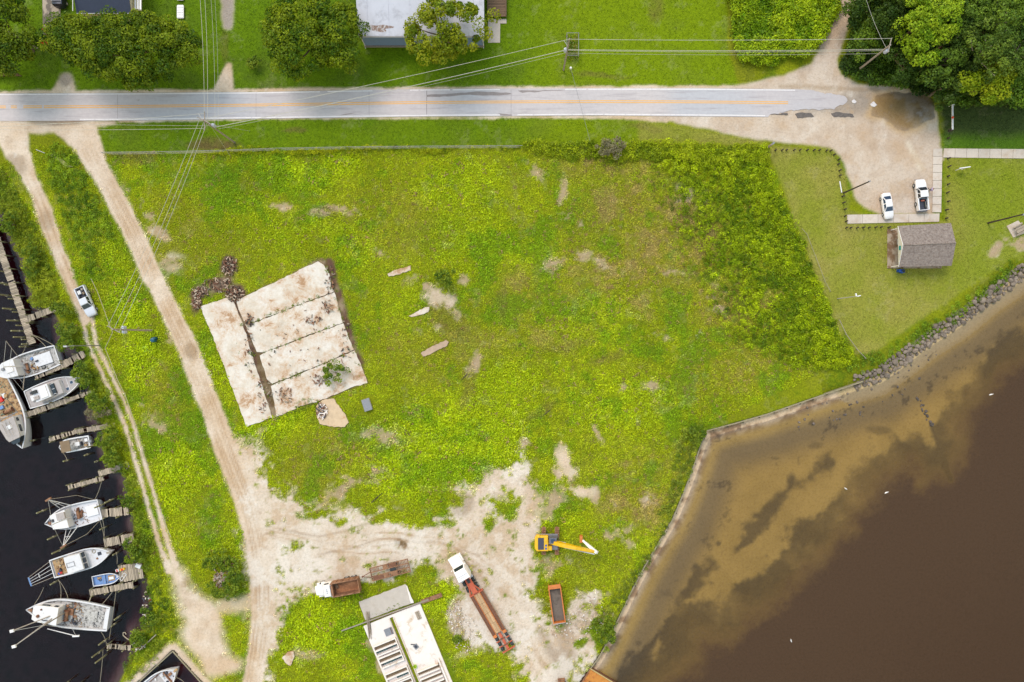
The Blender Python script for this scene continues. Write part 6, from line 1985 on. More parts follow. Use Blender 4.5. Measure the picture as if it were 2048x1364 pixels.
# orange roll-off bin
bn = thing("rolloff_bin", "orange open dump bin holding dark sand, standing alone in the weeds", "dump bin", G(1112.5, 1201), heading((1117.5, 1238), (1107, 1163)))
M['darksand'] = mat('grey_sand', C(128, 116, 104), .95, var=.15, scale=1.5, stain=C(104, 94, 84), stain_at=(.48, .56), stain_scale=.5)
open_bin(bn, -3.4, 2.9, 1.1, .3, 1.75, .1, M['orange'], M['orange'])
MB().box((-.25, 0, .75), (6.1, 1.98, .5), 0, .05).build("sand_load", M['darksand'], bn, True)
MB().box((3.15, 0, 1.75), (.75, 2.2, .1), 0, .03).build("canopy_shield", M['orange'], bn)
for s in (-1, 1):
    MB().box((3.1, s * 1.0, 1.0), (.5, .08, 1.4)).build("shield_side", M['orange'], bn)
    MB().box((0, s * .5, .14), (6.6, .12, .3)).build("skid", M['rustdark'], bn)
MB().box((-3.5, 0, 1.0), (.1, 2.2, 1.4)).build("tailgate", M['steel'], bn)

# excavator
ex = thing("excavator", "yellow tracked excavator with its long boom folded over the weeds", "excavator", G(1100, 1079), 0)
eo = ex.location.copy()
for x in (-1.2, 1.2):
    b_ = MB().path([(x, 2.3, .25), (x, 2.45, .5), (x, 2.3, .8), (x, 0, .86), (x, -2.3, .8), (x, -2.45, .5), (x, -2.3, .25), (x, 0, .18), (x, 2.3, .25)], .18, 4).build("track_belt", M['rustdark'], ex)
    MB().box((x, 0, .5), (.5, 4.6, .55), 0, .12).build("track_frame", M['rustdark'], ex)
    for k in range(15):
        MB().box((x, -2.35 + k * .336, .90), (.82, .27, .06)).build("track_pad", M['rust'], ex)
MB().disc((0, 0, .8), .7, .4, 16).build("slew_ring", M['rustdark'], ex)
hp = [(-2.75, -1.0), (-2.5, -1.4), (1.3, -1.4), (1.3, 1.4), (-2.5, 1.4), (-2.75, 1.0)]
hs = MB().prism(hp, 1.15, 1.45).build("platform", M['greysteel'], ex)
MB().prism([(-2.85, -.9), (-2.5, -1.42), (-1.95, -1.42), (-1.95, 1.42), (-2.5, 1.42), (-2.85, .9)], 1.46, 2.45, .12).build("counterweight", M['yellow'], ex)
hood = MB().box((-1.2, -.05, 1.95), (1.48, 2.7, .98), 0, .1).build("engine_hood", M['yellow'], ex)
MB().box((-1.75, -.05, 2.46), (1.05, 2.1, .08), 0, .02).build("engine_grille", mat('dark_grille', C(66, 66, 84), .6, var=.2, scale=8), hood)
for y in (-.9, -.35):
    MB().box((-.85, y, 2.46), (.3, .3, .08)).build("blue_cap", M['bluebin'], hood)
MB().box((-.2, -.95, 1.85), (.9, .8, .75), 0, .08).build("side_box", M['yellow'], ex)
cb2 = MB().rings([[(-.35, .1, 1.46), (1.25, .1, 1.46), (1.25, 1.2, 1.46), (-.35, 1.2, 1.46)], [(-.35, .1, 2.2), (1.35, .1, 2.2), (1.35, 1.2, 2.2), (-.35, 1.2, 2.2)], [(-.3, .15, 3.05), (1.0, .15, 3.05), (1.0, 1.15, 3.05), (-.3, 1.15, 3.05)]]).build("cab", mat('grey_cab', C(110, 112, 124), .4, var=.15, scale=3), ex)
panel(cb2, [(1.35, .1, 2.2), (1.35, 1.2, 2.2), (1.0, 1.15, 3.05), (1.0, .15, 3.05)], M['glass'], "windscreen", .85)
MB().box((.35, .65, 3.08), (.7, .6, .05)).build("roof_hatch", M['glassblue'], cb2)
P0, P1, P2, P3 = [G(a, b, z) - eo for a, b, z in ((1099, 1083, 1.9), (1128, 1090, 4.3), (1150, 1095, 4.6), (1192, 1103.5, 3.6))]
S1 = G(1166, 1081, 1.5) - eo


def beam(pts, hw2, hh2, name, m, par):
    rings_ = []
    for i, p in enumerate(pts):
        a, b = pts[max(0, i - 1)], pts[min(len(pts) - 1, i + 1)]
        d = (b - a).normalized()
        side = Vector((-d.y, d.x, 0)).normalized()
        up = d.cross(side) * -1
        w, hgt = hw2[i], hh2[i]
        rings_.append([p + side * w + up * hgt, p - side * w + up * hgt, p - side * w - up * hgt, p + side * w - up * hgt])
    return MB().rings(rings_).build(name, m, par)


beam([P0, P1, P2, P3], [.34, .32, .28, .2], [.3, .48, .45, .22], "boom", M['yellow'], ex)
beam([P3 + Vector((.15, -.05, .35)), P3.lerp(S1, .5) + Vector((0, 0, .15)), S1], [.26, .24, .16], [.3, .3, .16], "stick", M['truckwhite'], ex)
MB().tube(P1 + Vector((0, -.32, .35)), P3 + Vector((-.3, -.28, .5)), .1, n=8).build("stick_ram", M['steel'], ex)
for s in (-.3, .3):
    MB().tube(P0 + Vector((.6, s - .2, -.4)), P1 + Vector((.3, s, -.3)), .09, n=8).build("boom_ram", M['steel'], ex)
bk = S1 + Vector((-.25, .1, -.7))
MB().add([(bk.x - .35, bk.y - .55, bk.z + .6), (bk.x + .2, bk.y - .5, bk.z + .6), (bk.x + .25, bk.y - .5, bk.z - .3), (bk.x - .2, bk.y - .55, bk.z - .45), (bk.x - .35, bk.y + .65, bk.z + .6), (bk.x + .2, bk.y + .65, bk.z + .6), (bk.x + .25, bk.y + .65, bk.z - .3), (bk.x - .2, bk.y + .65, bk.z - .45)],
         [(3, 2, 1, 0), (4, 5, 6, 7), (0, 1, 5, 4), (3, 0, 4, 7), (2, 3, 7, 6)]).build("bucket", M['orange'], ex)
# little yellow loader at the bottom edge
ld = thing("yellow_loader", "small yellow loader cut off by the bottom edge of the photo", "loader", G(1124, 1372), math.radians(96))
MB().box((0, 0, .7), (1.9, 1.0, .7), 0, .12).build("body", M['yellow'], ld)
MB().box((-.2, 0, 1.45), (1.0, .85, .8), 0, .1, .9).build("cab", M['glass'], ld)
MB().box((-.2, 0, 1.9), (1.1, .9, .08), 0, .02).build("roof", M['yellow'], ld)
MB().box((1.25, 0, .35), (.5, 1.3, .5), 0, .08).build("bucket", M['rust'], ld)
for x in (-.6, .6):
    for s in (-1, 1): wheel(ld, x, s * .6, .35, .28)

# ---------------------------------------------------------------- foundation with rows of tanks at the bottom edge
fd = thing("tank_foundation", "pale concrete foundation with a dark trench and rows of white tank walls", "foundation", G(783.6, 1236))
ang_f = math.atan2(-(124), 51)
fdx, fdy = .380, .925


def F(d, w, z=0.0):
    """d along the trench, w to its west side (image pixels) -> local metres"""
    return Vector(((fdx * d - fdy * w) / UPM, -(fdy * d + fdx * w) / UPM, z))


def fbox(d0, d1, w0, w1, z0, z1, name, m, par, bev=.02):
    return MB().prism([tuple(F(*p)[:2]) for p in ((d0, w0), (d1, w0), (d1, w1), (d0, w1))], z0, z1, bev).build(name, m, par)


M['bright'] = mat('bleached_concrete', C(252, 244, 236), .9, var=.06, scale=.8, stain=C(212, 184, 152), stain_at=(.56, .7), stain_scale=.45)
fbox(-7, 190, 3.2, 58, -.1, .22, "floor", M['bright'], fd)
fbox(-7, 190, -64, -3.2, -.1, .24, "floor", M['bright'], fd)
fbox(-7, -2, -3.19, 3.19, -.1, .23, "floor", M['bright'], fd)
fbox(-2, 190, -3.1, 3.1, -.9, -.1 + .02, "trench_bottom", mat('trench_mud', C(70, 66, 50), .6, var=.3, scale=1), fd, 0)
for s in (-1, 1):
    fbox(-1, 190, min(s * 3.3, s * 5.2), max(s * 3.3, s * 5.2), .22, .42, "trench_kerb", M['concrete'], fd)
MB().prism(ragged([tuple((G(*p) - fd.location)[:2]) for p in ((718, 1203), (811, 1168), (826, 1205), (731, 1240))], .6, .06, 3), -.1, .16, .03).build("apron", M['newconcrete'], fd)
MB().prism(ragged([tuple((G(*p) - fd.location)[:2]) for p in ((811, 1168), (815, 1172), (828, 1205), (822, 1206))], .4, .06, 4), .165, .2, .01).build("worn_edge", M['bright'], fd)
cratem = MB().rings([[(-.16, -.13, 0), (.16, -.13, 0), (.16, .13, 0), (-.16, .13, 0)], [(-.18, -.15, .28), (.18, -.15, .28), (.18, .15, .28), (-.18, .15, .28)], [(-.14, -.11, .26), (.14, -.11, .26), (.14, .11, .26), (-.14, .11, .26)]])
crate_meshes = [cratem.mesh("crate", mat('teal_crate', C(30, 84, 84), .6, var=.3, scale=4)), None]
crate_meshes[1] = MB().add(cratem.v, cratem.f).mesh("crate", mat('dark_crate', C(52, 56, 54), .6, var=.3, scale=4))
rf_ = random.Random(3)
M['trough'] = mat('muddy_trough', C(132, 112, 84), .9, var=.25, scale=2)
for r_i, d0 in enumerate((36, 62, 96, 120, 144)):
    for dd in (0, 10, 20):
        fbox(d0 + dd, d0 + dd + 2.6, 6, 53, .22, .75, "tank_wall", M['bright'], fd)
    for w0 in (4.6, 51.6):
        fbox(d0 + 2.62, d0 + 19.98, w0 + 1.4, w0 + 3.2, .22, .73, "tank_end", M['bright'], fd)
    fbox(d0 + 2.65, d0 + 9.95, 7.9, 52.9, .225, .30, "trough", M['trough'], fd, 0)
    for k in range(10):
        if r_i == 4 and k > 6 or r_i == 2 and k > 5: continue
        o = link("crate", crate_meshes[rf_.random() < .35])
        o.location = fd.location + F(d0 + 15, 9.5 + k * 4.5, .24)
        o.rotation_euler.z = ang_f + rf_.uniform(-.1, .1)
        tag(o, "%s small dark crate from the trench in the %s tank row from the top" % (ORD[k], ORD[r_i]), "crate", "crates in the tank rows")
for d0 in (116, 132, 148):
    for dd in (0, 9):
        fbox(d0 + dd, d0 + dd + 2.6, -53, -7, .24, .78, "tank_wall", M['bright'], fd)
    fbox(d0 + 2.65, d0 + 8.95, -52.5, -7.5, .245, .3, "trough", M['trough'], fd, 0)
fbox(108, 190, -58, -55, .24, .7, "side_kerb", M['bright'], fd)
pbx = thing("steel_plate", "grey steel plate lying on the upper left of the tank foundation", "steel plate", fd.location + F(22, 15, .23), ang_f)
MB().box((0, 0, .04), (1.3, 1.5, .06)).build("plate", M['greysteel'], pbx)
MB().box((0, .5, .1), (1.2, .1, .06)).build("stiffener", M['rustdark'], pbx)
pbx = thing("floor_hatch", "dark square hatch frame lying on the foundation's right half", "hatch", fd.location + F(70, -24, .25), ang_f + .3)
MB().box((0, 0, .05), (.85, .8, .1), 0, .02).build("frame", M['greysteel'], pbx)
MB().box((0, 0, .12), (.5, .45, .04)).build("lid", M['liner'], pbx)
tag(MB().tube(fd.location + F(62, -16, .3), fd.location + F(66, -24, .3), .08).build("metal_bar", M['liner']), "short dark metal bar beside the square hatch", "metal bar")
pbx = thing("pallet", "weathered slatted pallet at the foundation's upper right corner", "pallet", fd.location + F(14, -52, .25), ang_f)
for k in range(4): MB().box((0, -.3 + k * .2, .1), (1.5, .14, .06)).build("slat", M['plank'], pbx)
for x in (-.6, .6): MB().box((x, 0, .04), (.1, .8, .06)).build("runner", M['stringer'], pbx)
lime = thing("green_tub", "bright lime green tub on the foundation beside the trench", "tub", fd.location + F(105, -8, .25))
MB().rings([[(r * math.cos(2 * math.pi * i / 16), r * math.sin(2 * math.pi * i / 16), z) for i in range(16)] for r, z in ((.26, 0), (.36, .4), (.30, .4), (.22, .08))], True, True).build("tub", mat('lime_plastic', C(190, 226, 30), .4, var=.05), lime)
MB().path([(-.33, 0, .4), (0, 0, .62), (.33, 0, .4)], .02, 5).build("handle", M['black'], lime)
# long timber and rusty channel across the foundation, bundle of lath
bw = thing("long_timber", "long weathered timber with a rusty channel end laid across the foundation", "timber", G(684, 1260), heading((684, 1260), (884, 1188)))
Lb = (G(884, 1188) - G(684, 1260)).length
MB().box((Lb * .40, 0, .30), (Lb * .8, .17, .24), 0, .02).build("timber", M['polewood'], bw)
MB().box((Lb * .52, -.13, .28), (Lb * .55, .05, .26)).build("facing", M['rustdark'], bw)
MB().box((Lb * .90, 0, .34), (Lb * .2, .75, .16), 0, .02).build("channel", M['rust'], bw)
MB().box((Lb * .82, 0, .44), (Lb * .10, .35, .06)).build("cover", M['plank'], bw)
lt_ = thing("lath_bundle", "bundle of grey lath and poles lying on the foundation's left corner", "wood bundle", G(738, 1248, .2), math.radians(97))
for k in range(14):
    a = rf_.uniform(-.07, .07)
    l_ = rf_.uniform(3.2, 5.2)
    y = rf_.uniform(-.28, .28)
    x = rf_.uniform(-.7, .7)
    MB().box((x, y, .08 + .035 * (k % 6)), (l_, .07, .05), a).build("lath", M['plank'], lt_)

# ---------------------------------------------------------------- barge
bg_ = thing("rusty_barge", "rust orange steel barge deck moored at the bottom of the bulkhead", "barge", G(1184, 1336, WL) * 1.0, math.atan2(-30.5, 49.6))
bg_.location = Vector((G(1181, 1337, .2).x, G(1181, 1337, .2).y, WL))
M['bargedeck'] = mat('rusty_deck', C(214, 142, 56), .85, var=.2, scale=1.2, stain=C(170, 92, 40), stain_at=(.5, .66), stain_scale=1.1)
MB().box((9, -3.5, -.1), (18, 7, 1.8), 0, .05).build("hull", M['rustdark'], bg_)
MB().box((9, -3.5, .83), (17.7, 6.7, .04)).build("deck", M['bargedeck'], bg_)
MB().box((9, -.08, .9), (18, .16, .2), 0, .02).build("rub_rail", mat('barge_rail', C(196, 176, 120), .8, var=.2, scale=2), bg_)
MB().box((.08, -3.6, .9), (.16, 6.8, .18), 0, .02).build("end_rail", M['rust'], bg_)
for k in range(3):
    MB().box((1.6 + 1.7 * k, -2.2 - .5 * k, .92), (1.2, .12, .12), .5 * k).build("deck_bar", M['rustdark'], bg_)
MB().path([(2.4, -3.6, .9), (2.7, -3.2, 1.0), (3.3, -3.3, 1.0), (3.4, -3.8, .95)], .06, 6).build("hose", M['rustdark'], bg_)

# ---------------------------------------------------------------- rubble, loose sticks
def rubble(name, label, areas, n, seed, palette, long=.5, z=.05, cat="rubble"):
    r = random.Random(seed)
    ms = {}
    for k in range(n):
        cu, cv, ru, rv = r.choice(areas)
        a, q = r.random() * 6.28, math.sqrt(r.random())
        p = GZ(cu + ru * q * math.cos(a), cv + rv * q * math.sin(a))
        mk = r.choice(palette)
        mb = ms.setdefault(mk, MB())
        l_ = r.uniform(.15, 1) ** 2 * long * 2.2 + .08
        mb.box((p.x, p.y, max(p.z, z) + r.uniform(.02, .28)), (l_, r.uniform(.05, .22), r.uniform(.04, .16)), r.random() * 3.14)
    first = None
    for mk, mb in ms.items():
        if first is None:
            first = mb.build(name, M[mk])
            tag(first, label, cat, None, "stuff")
        else:
            tag(mb.build("fragments", M[mk], first), kind="stuff")


rubble("rubble", "heap of broken boards and concrete at the big slab's upper left corner", [(460, 532, 16, 20), (436, 570, 32, 14), (402, 585, 18, 12), (470, 588, 18, 16), (394, 606, 10, 12)], 520, 5, ['stringer', 'walkrem', 'wood', 'rustdark', 'plank', 'rustdark', 'darkwood'], .3)
rubble("scattered_debris", "dark litter of sticks and crumbs strewn over the big floor slab", [(500, 700, 10, 60), (530, 790, 14, 40), (566, 790, 22, 18), (655, 615, 12, 16), (625, 640, 20, 8), (690, 690, 12, 60), (660, 560, 10, 30), (500, 640, 8, 12), (640, 760, 16, 10), (600, 690, 90, 70)], 330, 6, ['rustdark', 'darkwood', 'rust', 'plank'], .32, .14)
rubble("remnant_rubble", "dark rubble heaped on the tan concrete remnant", [(645, 822, 11, 16)], 90, 8, ['liner', 'walkrem', 'bright', 'rustdark'], .35, .22)
rubble("gravel_heap", "grey brick and gravel heap among bushes beside the dirt road", [(450, 1140, 22, 22), (440, 1160, 12, 14)], 240, 9, ['walkrem', 'plank', 'newconcrete', 'rust'], .18)
rubble("yard_litter", "pale shell and gravel litter beside the tank foundation", [(930, 1265, 26, 40), (910, 1230, 18, 26), (1180, 1230, 30, 40), (1140, 1255, 40, 30)], 420, 10, ['walkrem', 'bright', 'plank'], .14)
rubble("bank_litter", "litter and broken wood on the muddy canal bank beside the grey trawler", [(292, 1215, 5, 34), (280, 1290, 14, 12)], 60, 11, ['plank', 'bright', 'rust', 'liner'], .3)
STK = [((1100, 820), (1085, 832), "dark branch lying in the middle of the field"), ((935, 748), (922, 760), "brown stick east of the small concrete strips"), ((742, 1006), (765, 985), "dark pole lying in the weeds above the yard"), ((405, 585), (420, 577), "pale board sticking out of the rubble heap")]
for a, b, lab in STK:
    pa, pb = GZ(*a), GZ(*b)
    mid = pa.lerp(pb, .55) + Vector((.12, .1, .12))
    o = MB().path([pa + Vector((0, 0, .12)), mid, pb + Vector((0, 0, .1))], [.09, .07, .03], 6)
    o.path([mid, mid + (pb - pa) * .25 + Vector((.25, .2, .05))], [.04, .02], 5)
    tag(o.build("fallen_branch", M['polewood'] if 'pale' in lab else M['darkwood']), lab, "branch")
# ---------------------------------------------------------------- docks and pilings
plank_me = MB().box((0, 0, 0), (1.0, .25, .06), 0, .012).mesh("plank", M['plank'])
rk = random.Random(31)


def dock(label, a, b, width, z=-.05, group="old wooden docks", step=.29, skip=.05, piles=True, name="dock", rot=.05, pile_h=.7):
    pa, pb = G(a[0], a[1], z), G(b[0], b[1], z)
    d = pb - pa
    L = d.length
    rz = math.atan2(d.y, d.x)
    w = width / UPM
    t = thing(name, label, "dock", (pa.x, pa.y, z), rz, group)
    n = int(L / step)
    for k in range(n):
        if rk.random() < skip and 1 < k < n - 1: continue
        o = link("plank", plank_me, t)
        o.location = ((k + .5) * step, rk.uniform(-.05, .05), rk.uniform(-.015, .015))
        o.rotation_euler = (0, 0, math.pi / 2 + rk.uniform(-rot, rot))
        o.scale = (w * rk.uniform(.94, 1.06), 1, 1)
    for s in (-.36, .36):
        MB().box((L / 2, s * w, -.14), (L, .12, .2)).build("stringer", M['stringer'], t)
    if piles:
        k = .4
        while k < L:
            for s in (-1, 1):
                h_ = pile_h * rk.uniform(.4, 1.3)
                MB().path([(k, s * (w / 2 + .1), -3.2), (k + rk.uniform(-.06, .06), s * (w / 2 + .1), h_)], [.13, .11], 7).build("piling", M['pile'], t)
            k += 2.6
    return t


dock("long plank boardwalk along the left edge above the moored boats", (-14, 455), (64.5, 688), 14.5, -.05, skip=.02, pile_h=1.1)
dock("short boardwalk branch from the long boardwalk to the bank", (54, 638), (129, 610), 12.5, -.04)
dock("dock beside the upper white trawler", (70, 755), (135, 728), 9, -.1, skip=.12)
dock("wider dock end at the upper trawler's stern", (124, 731), (170, 706), 14, -.07)
dock("dock between the motor yacht and the wooden decked trawler", (50, 831), (136, 800), 10.5, -.08, skip=.1)
dock("thin shore end of the motor yacht's dock", (134, 801), (191, 781), 7.5, -.02, skip=.05)
dock("narrow tapering dock above the small canopy boat", (98, 880), (160, 861), 8, -.08, skip=.2)
dock("shore half of the dock above the canopy boat", (158, 862), (233, 849), 9.5, -.04)
dock("outer half of the abandoned broken pier below the canopy boat", (136, 975), (208, 956), 8.5, -.1, skip=.12)
dock("inner half of the abandoned broken pier below the canopy boat", (197, 948), (258, 929), 11, -.05)
dock("dock at the stern of the rigged trawler", (203, 1027), (258, 1021.5), 17, -.05)
dock("dock above the bow of the long white boat", (208, 1086), (270, 1074), 17, -.03)
dock("walkway dock beside the blue skiff", (179, 1186), (268, 1169), 12, -.1, pile_h=.5)
dock("cluttered square dock platform at the blue skiff's bow", (238, 1148), (287, 1140), 33, -.04, piles=True)
dock("overgrown collapsed pier at the bottom of the canal", (214, 1292), (262, 1296), 10, -.2, skip=.35, rot=.15)


def piling(u, v, h_, label, group, r=.15, m='pile', tilt=.03):
    p = G(u, v, WL)
    t = thing("mooring_pile", label, "piling", (p.x, p.y, WL), 0, group)
    MB().path([(0, 0, -3.0), (rk.uniform(-tilt, tilt) * h_, rk.uniform(-tilt, tilt) * h_, h_)], [r * 1.1, r * .9], 9).build("shaft", M[m], t, True)
    MB().disc((0, 0, h_ * .35), r * 1.25, .1, 9).build("rope_collar", M['rope'], t)
    return t


for k, (u, v) in enumerate(((14, 567), (22, 592), (30, 619), (38, 641), (47, 662), (51, 675))):
    piling(u, v, 3.0, "%s tall mossy mooring pile down along the long boardwalk's water side" % ORD[k], "piles along the boardwalk")
for k, (u, v) in enumerate(((60, 688), (56, 693))):
    piling(u, v, 2.2, ["mooring pile at the lower end of the long boardwalk, right one", "mooring pile at the lower end of the long boardwalk, left one"][k], "piles at the boardwalk's end")
PL = [(92, 1019, 2.4, "pile off the rigged trawler's bow, upper one"), (113, 1071, 2.4, "pile off the rigged trawler's bow, lower one"), (128, 1097, 3.2, "pile under the rigged trawler's hanging outrigger"), (212, 1054, 1.8, "short pile between the rigged trawler and the dock below it"),
      (208, 1008, 2.8, "leaning pile at the rigged trawler's stern"), (226, 998, 2.6, "second pile by the rigged trawler's stern"), (114, 1162, 1.8, "mossy pile at the long white boat's stern"), (236, 1105, 1.6, "pile at the long white boat's bow"),
      (137, 920, 1.4, "pile off the canopy boat's bow"), (178, 908, 1.4, "pile off the canopy boat's stern"), (196, 922, 1.0, "low pile beside the shrub below the canopy boat"), (190, 890, 2.2, "pale pile at the canopy boat's outboard engine"),
      (214, 1278, 2.4, "pile above the overgrown pier"), (205, 1300, 3.0, "tall pile at the overgrown pier's outer end"), (212, 1310, 3.2, "tall pile below the overgrown pier"), (240, 1232, 1.8, "dark pile right of the grey trawler's stern"), (232, 1246, 1.5, "short pile off the grey trawler's stern corner"),
      (136, 1364, 2.5, "pile at the bottom edge, left one"), (162, 1366, 2.5, "pile at the bottom edge, right one"), (70, 880, 1.2, "pile off the wooden decked trawler's bow")]
for u, v, h_, lab in PL:
    piling(u, v, h_, lab, "mooring piles")
tag(MB().path([GZ(282, 1297) + Vector((0, 0, .6)), GZ(316, 1266) + Vector((0, 0, .7))], [.1, .07], 7).build("fallen_pole", M['deadwood']), "pale pole lying on the bank beside the overgrown pier", "pole")
curl = [(262, 1281), (254, 1276), (247, 1270), (247, 1265), (251, 1264), (253, 1268)]
tag(MB().path([G(u, v, WL) + Vector((0, 0, .12)) for u, v in curl], .09, 6).build("curled_hose", M['rope']), "curled pale hose on the mud beside the overgrown pier", "hose")
# things on the cluttered platform
for (u, v, rz, lab, cm, d) in ((246, 1138, .3, "yellow and red cooler on the cluttered dock platform", 'yellow', (.9, .4, .35)), (236.5, 1140, .2, "white ice box on the cluttered dock platform", 'white', (.6, .45, .4)), (278, 1131, -.4, "white overturned tub at the platform's upper corner", 'white', (1.0, .7, .35)),
                                (296, 1203, -1.2, "small white box with a red stripe on the muddy bank", 'white', (1.0, .5, .3)), (297, 1220, .1, "dark blue plastic bin on the muddy bank, upper one", 'navyroof', (1.0, .6, .3)), (297, 1237, .0, "dark blue plastic bin on the muddy bank, middle one", 'navyroof', (1.0, .6, .3)), (295, 1253, .1, "dark blue plastic bin on the muddy bank, lowest", 'navyroof', (.9, .6, .3))):
    on_bank = u > 290
    p = GZ(u, v) if on_bank else G(u, v, 0)
    o = MB().box((0, 0, d[2] / 2), d, 0, .05).build("dock_box", M[cm])
    MB().box((0, 0, d[2] + .02), (d[0] * (.4 if 'red' in lab else .96), d[1] * .96, .05), 0, .02).build("lid", M['red'] if 'red' in lab else M[cm], o)
    o.location = p
    o.rotation_euler.z = rz
    tag(o, lab, "box")
lad = thing("frame_rack", "small white metal frame leaning on the cluttered dock platform", "frame", G(247, 1153, 0), math.radians(55))
for y in (-.25, .25): MB().box((0, y, .1), (1.5, .07, .07)).build("side_bar", M['white'], lad)
for x in (-.7, 0, .7): MB().box((x, 0, .15), (.07, .5, .06)).build("cross_bar", M['white'], lad)

# ---------------------------------------------------------------- boats
def halfw(t, B, s, tm, p):
    if t < tm:
        q = 1 - (1 - t / tm) ** 2
        f = s + (1 - s) * q
    else:
        f = max(0.0, 1 - ((t - tm) / (1 - tm)) ** p)
    return B / 2 * max(f, .012)


class Boat:
    def __init__(s, name, label, cat, stern, bow, beam_, group="boats moored in the canal", st=.86, tm=.42, p=2.2, z0=.95, z1=1.7, dd=.4, hullm='boathull', railm='boatwhite', deckm='deckgrey', rw=.16):
        a, b = G(stern[0], stern[1], WL + z0), G(bow[0], bow[1], WL + z1)
        s.L = (Vector((b.x, b.y)) - Vector((a.x, a.y))).length
        s.rz = math.atan2(b.y - a.y, b.x - a.x)
        s.t = thing(name, label, cat, (a.x, a.y, WL), s.rz, group)
        s.B = beam_ / UPM
        s.st, s.tm, s.p, s.z0, s.z1, s.dd = st, tm, p, z0, z1, dd
        N = 24
        hull, rail, deck = MB(), MB(), MB()
        L = s.L
        R = []
        for i in range(N + 1):
            t = i / N
            w, zg = s.w(t), s.zg(t)
            x = L * t
            R.append((x, w, zg))
        for sg_ in (1, -1):
            rows = [[(x, sg_ * w, zg) for x, w, zg in R], [(x * .995, sg_ * w * .95, zg * .45) for x, w, zg in R], [(x * .985, sg_ * w * .82, -.05) for x, w, zg in R], [(x * .96, sg_ * w * .5, -.6) for x, w, zg in R]]
            n0 = len(hull.v)
            vs_ = [q for r in rows for q in r]
            fs = []
            for j in range(3):
                for i in range(N):
                    a_, b_, c_, d_ = j * (N + 1) + i, j * (N + 1) + i + 1, (j + 1) * (N + 1) + i + 1, (j + 1) * (N + 1) + i
                    fs.append((a_, d_, c_, b_) if sg_ > 0 else (a_, b_, c_, d_))
            hull.add(vs_, fs)
            # bulwark inside
            rows = [[(x, sg_ * max(w - rw, .0), zg) for x, w, zg in R], [(x, sg_ * max(w - rw, .0), zg - s.dd) for x, w, zg in R]]
            hull.add([q for r in rows for q in r], [((i, i + 1, N + 2 + i, N + 1 + i) if sg_ > 0 else (i, N + 1 + i, N + 2 + i, i + 1)) for i in range(N)])
            ro_ = [(x, sg_ * (w + .03), zg + .05) for x, w, zg in R]
            ri_ = [(x, sg_ * max(w - rw - .02, 0), zg + .05) for x, w, zg in R]
            rl_ = [(x, sg_ * (w + .03), zg - .05) for x, w, zg in R]
            rail.add(ro_ + ri_ + rl_, [((i, i + 1, N + 2 + i, N + 1 + i) if sg_ < 0 else (i, N + 1 + i, N + 2 + i, i + 1)) for i in range(N)] + [((i, 2 * N + 2 + i, 2 * N + 3 + i, i + 1)) for i in range(N)])
        w0, zg0 = s.w(0), s.zg(0)
        hull.add([(0, -w0, zg0), (0, w0, zg0), (0, w0 * .82, -.05), (0, -w0 * .82, -.05), (0, w0 * .5, -.6), (0, -w0 * .5, -.6)], [(0, 1, 2, 3), (3, 2, 4, 5)])
        rail.box((rw / 2, 0, zg0), (rw, w0 * 2, .11))
        deck.add([(x, w - rw * .9 if w > rw else 0, zg - s.dd + .01) for x, w, zg in R] + [(x, -(w - rw * .9 if w > rw else 0), zg - s.dd + .01) for x, w, zg in R], [(i, N + 1 + i, N + 2 + i, i + 1) for i in range(N)])
        s.hull = hull.build("hull", M[hullm], s.t, True)
        s.rail = rail.build("rail", M[railm], s.t)
        s.deck = deck.build("deck", M[deckm], s.t)

    def w(s, t): return halfw(t, s.B, s.st, s.tm, s.p)
    def zg(s, t): return s.z0 + (s.z1 - s.z0) * t ** 2.2
    def zd(s, t): return s.zg(t) - s.dd

    def loc(s, u, v, z=0.0):
        """image pixel seen at height z above the land -> this boat's own coordinates"""
        d = G(u, v, z) - s.t.location
        c, n = math.cos(-s.rz), math.sin(-s.rz)
        return Vector((d.x * c - d.y * n, d.x * n + d.y * c, d.z))

    def house(s, t0, t1, k0, k1, hgt, m='boatwhite', roofm='boatwhite', over=.12, taper=.92, win='glass', name="wheelhouse", front=.0):
        """cabin following the deck outline from t0 to t1"""
        poly = []
        n = 6
        for i in range(n + 1):
            t = t0 + (t1 - t0) * i / n
            k = k0 + (k1 - k0) * i / n
            poly.append((s.L * t, min(s.w(t) - .1, s.B / 2 * k)))
        P = [(x, -y) for x, y in poly] + [(x, y) for x, y in poly[::-1]]
        zb = s.zd((t0 + t1) / 2) - .15
        o = MB().prism(P, zb, zb + hgt, .03, taper).build(name, M[m], s.t)
        cx = sum(p[0] for p in P) / len(P)
        P2 = [(cx + (x - cx) * taper * (1 + over / 2), y * taper * (1 + over)) for x, y in P]
        ro2 = MB().prism(P2, zb + hgt + .003, zb + hgt + .10, .04).build("cabin_roof", M[roofm], o)
        s.roof_z = zb + hgt + .10
        if win:
            zz = zb + hgt * .68
            xf, yf = poly[-1]
            kk = taper + (1 - taper) * .3
            for j in (-1, 0, 1):
                MB().box((cx + (xf - cx) * kk + .03, j * yf * kk * .64, zz), (.06, yf * .5, hgt * .28)).build("window", M[win], o)
            for sg_ in (-1, 1):
                for q in (.25, .5, .75):
                    i_ = int(q * n)
                    x_, y_ = poly[i_]
                    MB().box((cx + (x_ - cx) * kk, sg_ * (y_ * kk + .02), zz), (s.L * (t1 - t0) * .16, .05, hgt * .28)).build("window", M[win], o)
        return o

    def box(s, x, y, z, d, name, m, rz=0.0, bev=.03):
        return MB().box((x, y, z + d[2] / 2), d, rz, bev).build(name, M[m], s.t)

    def pole(s, pts, r, name, m='steel', n=6):
        return MB().path(pts, r, n).build(name, M[m], s.t)

